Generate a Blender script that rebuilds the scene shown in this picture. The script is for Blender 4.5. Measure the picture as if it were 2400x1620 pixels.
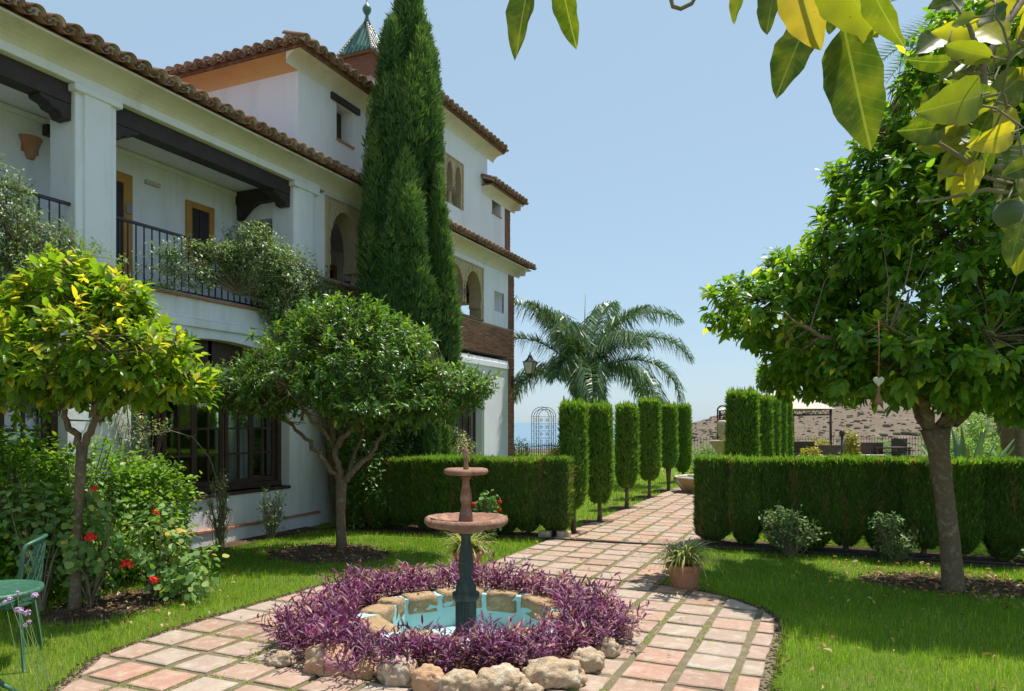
import bpy, bmesh, math, random
import numpy as np
from mathutils import Vector, Matrix, noise

random.seed(7); RNG = np.random.default_rng(11)
SC = bpy.context.scene
for o in list(bpy.data.objects): bpy.data.objects.remove(o)
R = math.radians

# ---------------------------------------------------------------- camera
YAW = math.atan(760/1723.0); SA, CA = math.sin(YAW), math.cos(YAW)
cam_d = bpy.data.cameras.new('camera'); cam = bpy.data.objects.new('camera', cam_d)
SC.collection.objects.link(cam); SC.camera = cam
cam.location = (0, 0, 1.6); cam.rotation_euler = (R(90), 0, YAW)
cam_d.sensor_width = 36; cam_d.lens = 25.845; cam_d.shift_y = 0.075
cam_d.clip_start = 0.05; cam_d.clip_end = 60000

# ---------------------------------------------------------------- sky, sun, exposure
SUN = Vector((0.17, 0.31, 0.96)).normalized()
world = bpy.data.worlds.new('World'); SC.world = world; world.use_nodes = True
wn = world.node_tree.nodes; wl = world.node_tree.links
bg = wn['Background']; bg.inputs['Strength'].default_value = 0.135
sky = wn.new('ShaderNodeTexSky'); sky.sky_type = 'NISHITA'; sky.sun_disc = False
sky.sun_elevation = math.asin(SUN.z); sky.sun_rotation = math.atan2(SUN.x, SUN.y)
sky.air_density = 1.0; sky.dust_density = 0.6; sky.ozone_density = 2.0; sky.altitude = 0
hz = wn.new('ShaderNodeMix'); hz.data_type = 'RGBA'; hz.inputs['Factor'].default_value = 0.80      # even summer haze over the clear sky
hz.inputs['B'].default_value = (1.68, 2.32, 2.85, 1); wl.new(sky.outputs[0], hz.inputs['A'])
wl.new(hz.outputs['Result'], bg.inputs['Color'])
sun_d = bpy.data.lights.new('sun', 'SUN'); sun = bpy.data.objects.new('sun', sun_d)
SC.collection.objects.link(sun); sun_d.energy = 3.6; sun_d.angle = R(0.53); sun_d.color = (1, 0.95, 0.87)
sun.rotation_euler = SUN.to_track_quat('Z', 'Y').to_euler()
SC.view_settings.view_transform = 'Standard'; SC.view_settings.look = 'None'
SC.view_settings.exposure = 0.86; SC.view_settings.gamma = 1.0
SC.view_settings.use_curve_mapping = False
SC.render.engine = 'CYCLES'
SC.cycles.max_bounces = 10; SC.cycles.transparent_max_bounces = 12
SC.cycles.diffuse_bounces = 7; SC.cycles.glossy_bounces = 3; SC.cycles.transmission_bounces = 4
SC.cycles.sample_clamp_indirect = 6.0; SC.cycles.use_denoising = True
COL = SC.collection

# camera frame: lateral l (to the right), distance d -> world ground point
def LD(l, d): return (-SA*d + CA*l, CA*d + SA*l)
Rv = np.array([CA, SA, 0.0]); Fv = np.array([-SA, CA, 0.0]); Uv = np.array([0, 0, 1.0])

# ---------------------------------------------------------------- object helpers
def tag(o, label=None, cat=None, group=None, kind=None):
    if label: o['label'] = label
    if cat: o['category'] = cat
    if group: o['group'] = group
    if kind: o['kind'] = kind
    return o
def empty(name, loc, label=None, cat=None, group=None, kind=None, rz=0):
    o = bpy.data.objects.new(name, None); COL.objects.link(o)
    o.location = loc; o.rotation_euler = (0, 0, rz); o.empty_display_size = 0.1
    return tag(o, label, cat, group, kind)
def keep(o, parent):
    """parent o to a thing keeping world coordinates of o's data"""
    o.parent = parent
    M = Matrix.Identity(4); q = parent; chain = []
    while q is not None: chain.append(q); q = q.parent
    for q in reversed(chain):
        M = M @ q.matrix_parent_inverse @ Matrix.LocRotScale(q.location, q.rotation_euler, q.scale)
    o.matrix_parent_inverse = M.inverted()
    return o

class MB:
    """collects solids, builds ONE mesh object (world coordinates)"""
    def __init__(s): s.v = []; s.f = []; s.sm = []
    def add(s, vs, fs, smooth=False):
        n = len(s.v); s.v += [tuple(p) for p in vs]
        s.f += [tuple(i+n for i in f) for f in fs]; s.sm += [smooth]*len(fs)
        return s
    def box(s, x0, x1, y0, y1, z0, z1):
        vs = [(x0,y0,z0),(x1,y0,z0),(x1,y1,z0),(x0,y1,z0),(x0,y0,z1),(x1,y0,z1),(x1,y1,z1),(x0,y1,z1)]
        return s.add(vs, [(0,3,2,1),(4,5,6,7),(0,1,5,4),(1,2,6,5),(2,3,7,6),(3,0,4,7)])
    def obox(s, c, ax, ay, az, hx, hy, hz):
        c = Vector(c); ax = Vector(ax).normalized()*hx; ay = Vector(ay).normalized()*hy; az = Vector(az).normalized()*hz
        vs = [c-ax-ay-az, c+ax-ay-az, c+ax+ay-az, c-ax+ay-az, c-ax-ay+az, c+ax-ay+az, c+ax+ay+az, c-ax+ay+az]
        return s.add(vs, [(0,3,2,1),(4,5,6,7),(0,1,5,4),(1,2,6,5),(2,3,7,6),(3,0,4,7)])
    def tube(s, pts, rad, n=6, cap=True, smooth=True):
        pts = [Vector(p) for p in pts]
        if not hasattr(rad, '__len__'): rad = [rad]*len(pts)
        vs = []; fs = []; up = None
        for i, p in enumerate(pts):
            t = (pts[min(i+1, len(pts)-1)] - pts[max(i-1, 0)])
            if t.length < 1e-9: t = Vector((0,0,1))
            t.normalize()
            if up is None:
                up = t.orthogonal().normalized()
            else:
                up = (up - t*up.dot(t))
                if up.length < 1e-6: up = t.orthogonal()
                up.normalize()
            b = t.cross(up)
            for k in range(n):
                a = 2*math.pi*k/n
                vs.append(p + (up*math.cos(a) + b*math.sin(a))*rad[i])
        for i in range(len(pts)-1):
            for k in range(n):
                k2 = (k+1) % n
                fs.append((i*n+k, i*n+k2, (i+1)*n+k2, (i+1)*n+k))
        if cap:
            fs.append(tuple(range(n-1, -1, -1))); fs.append(tuple((len(pts)-1)*n+k for k in range(n)))
        return s.add(vs, fs, smooth)
    def lathe(s, c, prof, n=24, smooth=True, wob=0, flutes=0, fd=0):
        """prof list of (r, z); closed top and bottom"""
        vs = []; fs = []
        for (r, z) in prof:
            for k in range(n):
                a = 2*math.pi*k/n
                rr = r*(1 + wob*math.sin(3*a+z*9)*0.5)
                if flutes: rr -= fd*(0.5+0.5*math.cos(a*flutes))
                vs.append((c[0]+rr*math.cos(a), c[1]+rr*math.sin(a), c[2]+z))
        for i in range(len(prof)-1):
            for k in range(n):
                k2 = (k+1) % n
                fs.append((i*n+k, i*n+k2, (i+1)*n+k2, (i+1)*n+k))
        fs.append(tuple(range(n-1, -1, -1))); fs.append(tuple((len(prof)-1)*n+k for k in range(n)))
        return s.add(vs, fs, smooth)
    def prism(s, poly, axis, a0, a1):
        """poly in the two other axes (in order), extruded along axis between a0 and a1"""
        n = len(poly); vs = []
        for a in (a0, a1):
            for (p, q) in poly:
                vs.append({'x': (a, p, q), 'y': (p, a, q), 'z': (p, q, a)}[axis])
        fs = [tuple(range(n-1, -1, -1)), tuple(range(n, 2*n))]
        fs += [(i, (i+1) % n, n+(i+1) % n, n+i) for i in range(n)]
        return s.add(vs, fs)
    def build(s, name, mat, parent=None, bevel=0, jit=0):
        me = bpy.data.meshes.new(name)
        me.from_pydata(s.v, [], s.f)
        me.polygons.foreach_set('use_smooth', s.sm)
        me.materials.append(mat)
        bm = bmesh.new(); bm.from_mesh(me)
        bmesh.ops.recalc_face_normals(bm, faces=bm.faces)
        bm.to_mesh(me); bm.free()
        o = bpy.data.objects.new(name, me); COL.objects.link(o)
        if bevel:
            b = o.modifiers.new('bevel', 'BEVEL'); b.width = bevel; b.segments = 2; b.limit_method = 'ANGLE'
        if parent is not None: keep(o, parent)
        return o

def recentre(o):
    """give a top-level mesh an origin at its base centre"""
    me = o.data; n = len(me.vertices); co = np.empty(n*3); me.vertices.foreach_get('co', co); co = co.reshape(-1, 3)
    c = np.array([(co[:,0].min()+co[:,0].max())/2, (co[:,1].min()+co[:,1].max())/2, co[:,2].min()])
    me.vertices.foreach_set('co', (co-c).ravel()); me.update(); o.location = Vector(c)
    return o

def npmesh(name, V, T, mat, rnd=None, smooth=False, parent=None):
    """triangle mesh from arrays"""
    V = np.asarray(V, dtype=np.float32); T = np.asarray(T, dtype=np.int32)
    me = bpy.data.meshes.new(name)
    me.vertices.add(len(V)); me.vertices.foreach_set('co', V.ravel())
    me.loops.add(T.size); me.loops.foreach_set('vertex_index', T.ravel())
    me.polygons.add(len(T)); me.polygons.foreach_set('loop_start', np.arange(0, T.size, 3, dtype=np.int32))
    me.polygons.foreach_set('loop_total', np.full(len(T), 3, dtype=np.int32))
    if smooth: me.polygons.foreach_set('use_smooth', np.ones(len(T), dtype=bool))
    if rnd is not None:
        at = me.attributes.new('rnd', 'FLOAT', 'POINT'); at.data.foreach_set('value', np.asarray(rnd, dtype=np.float32))
    me.update(calc_edges=True); me.validate()
    me.materials.append(mat)
    o = bpy.data.objects.new(name, me); COL.objects.link(o)
    if parent is not None: keep(o, parent)
    return o

def unit(a): return a/np.maximum(np.linalg.norm(a, axis=-1, keepdims=True), 1e-9)
def frames(y, nrm):
    """matrices with columns x,y,z : y = length direction, z about nrm"""
    y = unit(y); x = unit(np.cross(y, nrm)); z = np.cross(x, y)
    return np.stack([x, y, z], axis=-1)
def scat(tv, tt, M, P):
    tv = np.asarray(tv, float); tt = np.asarray(tt)
    V = np.einsum('nij,kj->nki', M, tv) + P[:, None, :]
    N = len(P); T = tt[None] + (np.arange(N)*len(tv))[:, None, None]
    return V.reshape(-1, 3), T.reshape(-1, 3)
class Cloud:
    """accumulates scattered templates"""
    def __init__(s): s.V = []; s.T = []; s.R = []; s.n = 0
    def add(s, tv, tt, M, P, rnd):
        V, T = scat(tv, tt, M, P); s.V.append(V); s.T.append(T+s.n); s.R.append(np.repeat(rnd, len(tv))); s.n += len(V)
    def raw(s, V, T, rnd):
        V = np.asarray(V, float).reshape(-1, 3); T = np.asarray(T)
        s.V.append(V); s.T.append(T+s.n); s.R.append(np.full(len(V), rnd) if np.ndim(rnd) == 0 else rnd); s.n += len(V)
    def build(s, name, mat, parent=None, smooth=False):
        return npmesh(name, np.concatenate(s.V), np.concatenate(s.T), mat, np.concatenate(s.R), smooth, parent)

# templates ---------------------------------------------------------
def leaf_t(w=0.42, droop=0.18, fold=0.10, st=3):
    """leaf of unit length along +y, width w, folded along the midrib, tip drooping in -z"""
    vs = [(0, 0, 0)]; ts = []
    sh = {1: [0.5], 2: [0.3, 0.7], 3: [0.22, 0.5, 0.78], 5: [0.1, 0.25, 0.45, 0.65, 0.85]}[st]
    for t in sh:
        hw = w/2*math.sin(math.pi*t**0.85)**0.8; z = -droop*t*t
        vs += [(-hw, t, z+fold*hw*2), (0, t, z), (hw, t, z+fold*hw*2)]
    vs.append((0, 1, -droop))
    last = len(vs)-1
    ts += [(0, 2, 1), (0, 3, 2)]
    for i in range(len(sh)-1):
        a = 1+3*i; b = a+3
        ts += [(a, a+1, b+1), (a, b+1, b), (a+1, a+2, b+2), (a+1, b+2, b+1)]
    a = 1+3*(len(sh)-1)
    ts += [(a, a+1, last), (a+1, a+2, last)]
    return np.array(vs, float), np.array(ts)
def blade_t(w=0.08, bend=0.25):
    vs = [(-w/2, 0, 0), (w/2, 0, 0), (-w*0.35, 0.55, bend*0.25), (w*0.35, 0.55, bend*0.25), (0, 1, bend)]
    return np.array(vs, float), np.array([(0, 1, 3), (0, 3, 2), (2, 3, 4)])

# ---------------------------------------------------------------- materials
MATS = {}
def nmat(name):
    m = bpy.data.materials.new(name); m.use_nodes = True
    n = m.node_tree.nodes; l = m.node_tree.links
    return m, n, l, n['Principled BSDF'], n['Material Output']
def ramp(n, stops, interp='LINEAR'):
    r = n.new('ShaderNodeValToRGB'); cr = r.color_ramp; cr.interpolation = interp
    while len(cr.elements) < len(stops): cr.elements.new(0.5)
    for e, (p, c) in zip(cr.elements, stops): e.position = p; e.color = (*c, 1) if len(c) == 3 else c
    return r
def surf(name, c1, c2=None, scale=6.0, rough=0.8, bump=0.15, bscale=None, spec=0.3, detail=6, metallic=0.0,
         stain=None, stain_scale=1.2, stain_amt=0.5, objrand=None, bdist=0.01, c3=None):
    """noise-mixed surface with bump and optional stains / per-object random colour"""
    m, n, l, p, out = nmat(name)
    tc = n.new('ShaderNodeTexCoord'); geo = n.new('ShaderNodeNewGeometry')
    vec = geo.outputs['Position']
    c2 = c2 or tuple(x*0.8 for x in c1)
    nz = n.new('ShaderNodeTexNoise'); nz.inputs['Scale'].default_value = scale; nz.inputs['Detail'].default_value = detail
    nz.inputs['Roughness'].default_value = 0.65
    l.new(vec, nz.inputs['Vector'])
    st = [(0.3, c1), (0.7, c2)] if c3 is None else [(0.28, c1), (0.5, c2), (0.72, c3)]
    rp = ramp(n, st); l.new(nz.outputs['Fac'], rp.inputs['Fac']); col = rp.outputs['Color']
    if objrand:
        oi = n.new('ShaderNodeObjectInfo'); r2 = ramp(n, objrand); l.new(oi.outputs['Random'], r2.inputs['Fac'])
        mx = n.new('ShaderNodeMix'); mx.data_type = 'RGBA'; mx.blend_type = 'MULTIPLY'; mx.inputs['Factor'].default_value = 1
        l.new(col, mx.inputs['A']); l.new(r2.outputs['Color'], mx.inputs['B']); col = mx.outputs['Result']
    if stain:
        n2 = n.new('ShaderNodeTexNoise'); n2.inputs['Scale'].default_value = stain_scale; n2.inputs['Detail'].default_value = 8
        n2.inputs['Roughness'].default_value = 0.7
        mp = n.new('ShaderNodeMapping'); mp.inputs['Scale'].default_value = (2.2, 2.2, 0.35); l.new(vec, mp.inputs['Vector']); l.new(mp.outputs[0], n2.inputs['Vector'])
        r3 = ramp(n, [(0.50, (0, 0, 0)), (0.68, (1, 1, 1))]); l.new(n2.outputs['Fac'], r3.inputs['Fac'])
        mu = n.new('ShaderNodeMath'); mu.operation = 'MULTIPLY'; mu.inputs[1].default_value = stain_amt; l.new(r3.outputs['Color'], mu.inputs[0])
        mx = n.new('ShaderNodeMix'); mx.data_type = 'RGBA'; l.new(mu.outputs[0], mx.inputs['Factor']); l.new(col, mx.inputs['A'])
        mx.inputs['B'].default_value = (*stain, 1); col = mx.outputs['Result']
    l.new(col, p.inputs['Base Color'])
    p.inputs['Roughness'].default_value = rough; p.inputs['Specular IOR Level'].default_value = spec; p.inputs['Metallic'].default_value = metallic
    if bump:
        nb = n.new('ShaderNodeTexNoise'); nb.inputs['Scale'].default_value = bscale or scale*4; nb.inputs['Detail'].default_value = 8
        nb.inputs['Roughness'].default_value = 0.7
        l.new(vec, nb.inputs['Vector'])
        b = n.new('ShaderNodeBump'); b.inputs['Strength'].default_value = bump; b.inputs['Distance'].default_value = bdist
        l.new(nb.outputs['Fac'], b.inputs['Height']); l.new(b.outputs[0], p.inputs['Normal'])
    MATS[name] = m
    return m
def leafmat(name, stops, rough=0.42, trans=0.42, tboost=(1.25, 1.35, 0.5), spec=0.45, hue=None):
    """two-sided leaf: reflects and lets light through; colour varies per leaf through the rnd attribute"""
    m, n, l, p, out = nmat(name)
    at = n.new('ShaderNodeAttribute'); at.attribute_name = 'rnd'
    rp = ramp(n, stops); l.new(at.outputs['Fac'], rp.inputs['Fac'])
    l.new(rp.outputs['Color'], p.inputs['Base Color'])
    p.inputs['Roughness'].default_value = rough; p.inputs['Specular IOR Level'].default_value = spec
    tr = n.new('ShaderNodeBsdfTranslucent')
    mu = n.new('ShaderNodeMix'); mu.data_type = 'RGBA'; mu.blend_type = 'MULTIPLY'; mu.inputs['Factor'].default_value = 1
    l.new(rp.outputs['Color'], mu.inputs['A']); mu.inputs['B'].default_value = (*tboost, 1); mu.clamp_result = False
    l.new(mu.outputs['Result'], tr.inputs['Color'])
    mx = n.new('ShaderNodeMixShader'); mx.inputs[0].default_value = trans
    l.new(p.outputs[0], mx.inputs[1]); l.new(tr.outputs[0], mx.inputs[2]); l.new(mx.outputs[0], out.inputs['Surface'])
    MATS[name] = m
    return m

M_WHITE = surf('limewash', (0.82, 0.825, 0.87), (0.77, 0.775, 0.82), scale=2.5, rough=0.9, bump=0.35, bscale=22, stain=(0.56, 0.545, 0.50), stain_scale=1.2, stain_amt=0.5, spec=0.15, bdist=0.012)
M_TOWERW = surf('limewash_upper', (0.81, 0.79, 0.82), (0.77, 0.75, 0.79), scale=1.5, rough=0.9, bump=0.25, bscale=18, spec=0.15, bdist=0.01, stain=(0.56, 0.54, 0.53), stain_scale=1.1, stain_amt=0.35)
M_CREAMTRIM = surf('cream_cornice', (0.76, 0.71, 0.60), (0.70, 0.64, 0.53), scale=4, rough=0.9, bump=0.2, spec=0.15, stain=(0.42, 0.38, 0.30), stain_amt=0.35)
M_CORNGLOW = surf('cornice_roof_bounce', (0.70, 0.42, 0.20), (0.60, 0.36, 0.17), scale=4, rough=0.9, bump=0.2, spec=0.15)  # orange light bounced off the roof tiles, painted into the cornice colour
M_OCHREW = surf('ochre_door_surround', (0.50, 0.27, 0.075), (0.40, 0.21, 0.06), scale=5, rough=0.8, bump=0.2, spec=0.2)
M_STONE = surf('sand_stone', (0.52, 0.42, 0.27), (0.42, 0.33, 0.20), scale=7, rough=0.9, bump=0.5, bscale=40, spec=0.15)
M_TILE = surf('clay_tile', (0.27, 0.145, 0.10), (0.19, 0.10, 0.07), scale=9, rough=0.85, bump=0.4, bscale=50, spec=0.2, stain=(0.33, 0.30, 0.24), stain_scale=5, stain_amt=0.6,
              objrand=[(0, (0.7, 0.65, 0.6)), (0.5, (1, 0.95, 0.9)), (1, (1.2, 1.15, 1.1))])
M_TILEW = surf('limewashed_tile', (0.66, 0.60, 0.53), (0.52, 0.44, 0.37), scale=6, rough=0.9, bump=0.4, bscale=50, spec=0.15, stain=(0.30, 0.15, 0.10), stain_scale=9, stain_amt=0.6,
              objrand=[(0, (0.6, 0.55, 0.52)), (0.5, (1, 0.97, 0.95)), (1, (1.2, 1.2, 1.2))])
M_MORTAR = surf('white_mortar', (0.60, 0.56, 0.50), (0.50, 0.46, 0.40), scale=12, rough=0.95, bump=0.5, bscale=60, spec=0.1, stain=(0.30, 0.22, 0.17), stain_scale=4, stain_amt=0.5)
M_BRICK = surf('brick', (0.36, 0.17, 0.105), (0.27, 0.115, 0.075), scale=10, rough=0.9, bump=0.5, bscale=60, spec=0.15,
               objrand=[(0, (0.62, 0.6, 0.6)), (0.4, (0.95, 0.9, 0.88)), (0.75, (1.15, 1.1, 1.05)), (1, (1.35, 1.3, 1.15))])
M_BRICKJ = surf('brick_mortar', (0.42, 0.34, 0.27), (0.34, 0.27, 0.21), scale=14, rough=0.95, bump=0.5, spec=0.1)
M_WOOD = surf('dark_beam_wood', (0.050, 0.036, 0.034), (0.028, 0.020, 0.020), scale=8, rough=0.6, bump=0.4, bscale=30, spec=0.35)
M_WOODF = surf('brown_window_wood', (0.085, 0.048, 0.032), (0.045, 0.026, 0.019), scale=9, rough=0.5, bump=0.4, bscale=35, spec=0.4)
M_IRON = surf('black_iron', (0.018, 0.019, 0.022), (0.030, 0.029, 0.030), scale=20, rough=0.45, bump=0.15, spec=0.5)
M_RUSTIRON = surf('brown_iron', (0.05, 0.033, 0.025), (0.03, 0.022, 0.018), scale=20, rough=0.6, bump=0.15)
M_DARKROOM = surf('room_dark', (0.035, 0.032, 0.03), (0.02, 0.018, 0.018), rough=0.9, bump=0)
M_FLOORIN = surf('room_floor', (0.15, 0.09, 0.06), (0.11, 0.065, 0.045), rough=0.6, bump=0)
M_CURTAIN = surf('net_curtain', (0.62, 0.64, 0.62), (0.52, 0.54, 0.53), scale=3, rough=0.9, bump=0.3, bscale=12, bdist=0.03)
M_PAVER = surf('terracotta_paver', (0.42, 0.285, 0.225), (0.36, 0.225, 0.168), scale=7, rough=0.85, bump=0.35, bscale=55, spec=0.2, bdist=0.006,
               stain=(0.46, 0.37, 0.28), stain_scale=5, stain_amt=0.85,
               objrand=[(0, (0.78, 0.76, 0.72)), (0.2, (0.95, 0.98, 0.98)), (0.45, (0.98, 1.14, 1.18)), (0.6, (1.04, 0.92, 0.86)), (0.8, (1.0, 1.22, 1.30)), (1, (0.88, 1.02, 1.05))], c3=(0.46, 0.34, 0.265))
M_SOIL = surf('garden_soil', (0.17, 0.115, 0.075), (0.10, 0.066, 0.044), scale=14, rough=1.0, bump=1.0, bscale=60, spec=0.05, c3=(0.26, 0.185, 0.13), bdist=0.03)
M_JOINT = surf('joint_soil', (0.34, 0.28, 0.19), (0.23, 0.19, 0.12), scale=10, rough=1.0, bump=1.0, bscale=70, spec=0.05, c3=(0.20, 0.20, 0.095), bdist=0.02)
M_LAWN = surf('lawn_ground', (0.13, 0.20, 0.035), (0.17, 0.23, 0.045), scale=5, rough=1.0, bump=1.0, bscale=50, spec=0.05, c3=(0.20, 0.22, 0.07), bdist=0.03)
M_TERR = surf('terracotta', (0.50, 0.235, 0.135), (0.40, 0.175, 0.10), scale=9, rough=0.85, bump=0.35, bscale=50, spec=0.2, stain=(0.50, 0.36, 0.27), stain_scale=7, stain_amt=0.55)
M_BOWL = surf('weathered_terracotta', (0.46, 0.245, 0.155), (0.25, 0.125, 0.085), scale=7, rough=0.8, bump=0.9, bscale=60, spec=0.2, stain=(0.30, 0.21, 0.17), stain_scale=9, stain_amt=0.55, c3=(0.50, 0.30, 0.20))
M_GREENP = surf('dark_green_paint', (0.030, 0.045, 0.040), (0.045, 0.062, 0.055), scale=14, rough=0.6, bump=0.6, bscale=60, spec=0.35, stain=(0.16, 0.16, 0.12), stain_scale=12, stain_amt=0.4)
M_AQUA = surf('aqua_paint', (0.34, 0.58, 0.58), (0.42, 0.63, 0.62), scale=6, rough=0.55, bump=0.5, bscale=25, spec=0.3, stain=(0.55, 0.72, 0.70), stain_scale=5, stain_amt=0.6)
M_RUBBLE = surf('basin_stone', (0.55, 0.38, 0.21), (0.40, 0.27, 0.15), scale=18, rough=0.95, bump=1.0, bscale=50, spec=0.1, c3=(0.62, 0.46, 0.29), bdist=0.02)
M_ROCKO = surf('orange_rock', (0.70, 0.45, 0.27), (0.58, 0.35, 0.20), scale=9, rough=0.95, bump=1.0, bscale=24, spec=0.1, c3=(0.76, 0.60, 0.44), bdist=0.03)
M_ROCKC = surf('cream_rock', (0.72, 0.56, 0.38), (0.50, 0.36, 0.23), scale=9, rough=0.95, bump=1.0, bscale=22, spec=0.1, c3=(0.78, 0.70, 0.56), bdist=0.03)
M_BARK = surf('orange_bark', (0.25, 0.180, 0.115), (0.16, 0.112, 0.072), scale=16, rough=0.95, bump=0.8, bscale=45, spec=0.1, c3=(0.33, 0.28, 0.20), bdist=0.015)
M_TWIG = surf('pale_twig', (0.30, 0.25, 0.17), (0.20, 0.16, 0.10), scale=16, rough=0.9, bump=0.4, spec=0.15)
M_PALMT = surf('palm_trunk', (0.20, 0.17, 0.14), (0.12, 0.095, 0.075), scale=10, rough=0.95, bump=0.8, bscale=30, bdist=0.03)
M_PALMB = surf('palm_boots', (0.24, 0.17, 0.10), (0.15, 0.10, 0.06), scale=12, rough=0.95, bump=0.8, bscale=30, bdist=0.03)
M_CHAIR = surf('green_cast_metal', (0.028, 0.100, 0.058), (0.040, 0.13, 0.078), scale=14, rough=0.42, bump=0.3, bscale=45, spec=0.5, stain=(0.16, 0.30, 0.24), stain_scale=9, stain_amt=0.4)
M_CANVAS = surf('cream_canvas', (0.58, 0.51, 0.42), (0.54, 0.47, 0.38), scale=1.2, rough=0.9, bump=0.1)
M_WICK = surf('dark_wicker', (0.05, 0.035, 0.03), (0.08, 0.055, 0.045), scale=30, rough=0.8, bump=0.3)
M_HEART = surf('heart_wood', (0.66, 0.60, 0.50), (0.52, 0.46, 0.37), scale=30, rough=0.85, bump=0.4, bscale=90)
M_TASSEL = surf('tassel_rope', (0.34, 0.18, 0.09), (0.25, 0.12, 0.06), scale=60, rough=0.95, bump=0.6, bscale=120)
M_GTILE = surf('green_glazed_tile', (0.035, 0.115, 0.080), (0.065, 0.17, 0.12), scale=20, rough=0.3, bump=0.4, spec=0.6)
M_WTILE = surf('white_glazed_tile', (0.50, 0.47, 0.40), (0.36, 0.30, 0.24), scale=20, rough=0.4, bump=0.4, spec=0.5)
M_METALP = surf('lamp_bulkhead', (0.09, 0.06, 0.04), (0.06, 0.04, 0.03), rough=0.6)
M_PLAQ = surf('glazed_plaque', (0.16, 0.18, 0.22), (0.25, 0.26, 0.28), scale=60, rough=0.3, bump=0)
M_DRYLEAF = surf('fallen_leaf', (0.40, 0.22, 0.09), (0.28, 0.13, 0.055), scale=20, rough=0.8, bump=0.2, c3=(0.52, 0.38, 0.22))
M_HILL = surf('dry_scrub_hillside', (0.23, 0.155, 0.115), (0.14, 0.110, 0.075), scale=0.22, rough=1.0, bump=0.8, bscale=0.6, bdist=1.2, detail=12, c3=(0.27, 0.19, 0.145))
M_HOUSEW = surf('far_house_wall', (0.62, 0.56, 0.50), (0.55, 0.50, 0.44), scale=1, rough=0.9, bump=0)
M_ROOFR = surf('far_house_roof', (0.36, 0.17, 0.11), (0.30, 0.14, 0.09), scale=2, rough=0.9, bump=0)
M_RED = surf('red_petal', (0.82, 0.035, 0.012), (0.70, 0.02, 0.01), scale=40, rough=0.6, bump=0)
M_PINK = surf('lilac_petal', (0.62, 0.36, 0.62), (0.70, 0.48, 0.70), scale=40, rough=0.6, bump=0)

def glass(name, tint=(0.9, 0.95, 0.95), refl=0.16):
    m, n, l, p, out = nmat(name)
    n.remove(p)
    tr = n.new('ShaderNodeBsdfTransparent'); tr.inputs[0].default_value = (*tint, 1)
    gl = n.new('ShaderNodeBsdfGlossy'); gl.inputs['Roughness'].default_value = 0.03
    fr = n.new('ShaderNodeFresnel'); fr.inputs[0].default_value = 1.5
    ad = n.new('ShaderNodeMath'); ad.operation = 'ADD'; ad.inputs[1].default_value = refl; ad.use_clamp = True
    l.new(fr.outputs[0], ad.inputs[0])
    mx = n.new('ShaderNodeMixShader'); l.new(ad.outputs[0], mx.inputs[0]); l.new(tr.outputs[0], mx.inputs[1]); l.new(gl.outputs[0], mx.inputs[2])
    l.new(mx.outputs[0], out.inputs['Surface'])
    return m
M_GLASS = glass('window_glass')
M_FROST = surf('frosted_lamp_glass', (0.62, 0.58, 0.46), (0.55, 0.50, 0.38), rough=0.25, bump=0)
def sea():
    m, n, l, p, out = nmat('sea_water')
    p.inputs['Base Color'].default_value = (0.13, 0.22, 0.29, 1); p.inputs['Roughness'].default_value = 0.35
    nb = n.new('ShaderNodeTexNoise'); nb.inputs['Scale'].default_value = 0.02; nb.inputs['Detail'].default_value = 8
    geo = n.new('ShaderNodeNewGeometry'); l.new(geo.outputs['Position'], nb.inputs['Vector'])
    b = n.new('ShaderNodeBump'); b.inputs['Strength'].default_value = 0.5; b.inputs['Distance'].default_value = 1.0
    l.new(nb.outputs['Fac'], b.inputs['Height']); l.new(b.outputs[0], p.inputs['Normal'])
    return m
M_SEA = sea()
M_WATER, _n, _l, _p, _o = nmat('basin_water'); _p.inputs['Base Color'].default_value = (0.05, 0.30, 0.42, 1); _p.inputs['Roughness'].default_value = 0.08

L_ORANGE = leafmat('orange_leaves_bright', [(0, (0.098, 0.196, 0.019)), (0.45, (0.208, 0.336, 0.029)), (0.72, (0.373, 0.447, 0.036)), (0.88, (0.744, 0.578, 0.049)), (1, (0.900, 0.670, 0.097))], trans=0.54, rough=0.38)
L_DARK = leafmat('orange_leaves_dark', [(0, (0.065, 0.142, 0.035)), (0.5, (0.122, 0.233, 0.044)), (0.85, (0.214, 0.343, 0.048)), (1, (0.466, 0.520, 0.064))], trans=0.42, rough=0.36, spec=0.5)
L_RIGHT = leafmat('orange_leaves_mid', [(0, (0.061, 0.154, 0.020)), (0.5, (0.136, 0.275, 0.026)), (0.8, (0.259, 0.400, 0.037)), (0.93, (0.606, 0.625, 0.041)), (1, (0.900, 0.875, 0.082))], trans=0.56, rough=0.34, spec=0.5)
L_BIG = leafmat('overhanging_leaves', [(0, (0.030, 0.066, 0.008)), (0.4, (0.062, 0.108, 0.010)), (0.65, (0.24, 0.28, 0.018)), (0.85, (0.60, 0.50, 0.03)), (1, (0.40, 0.26, 0.06))], trans=0.58, rough=0.42, tboost=(1.35, 1.35, 0.6))
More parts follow.
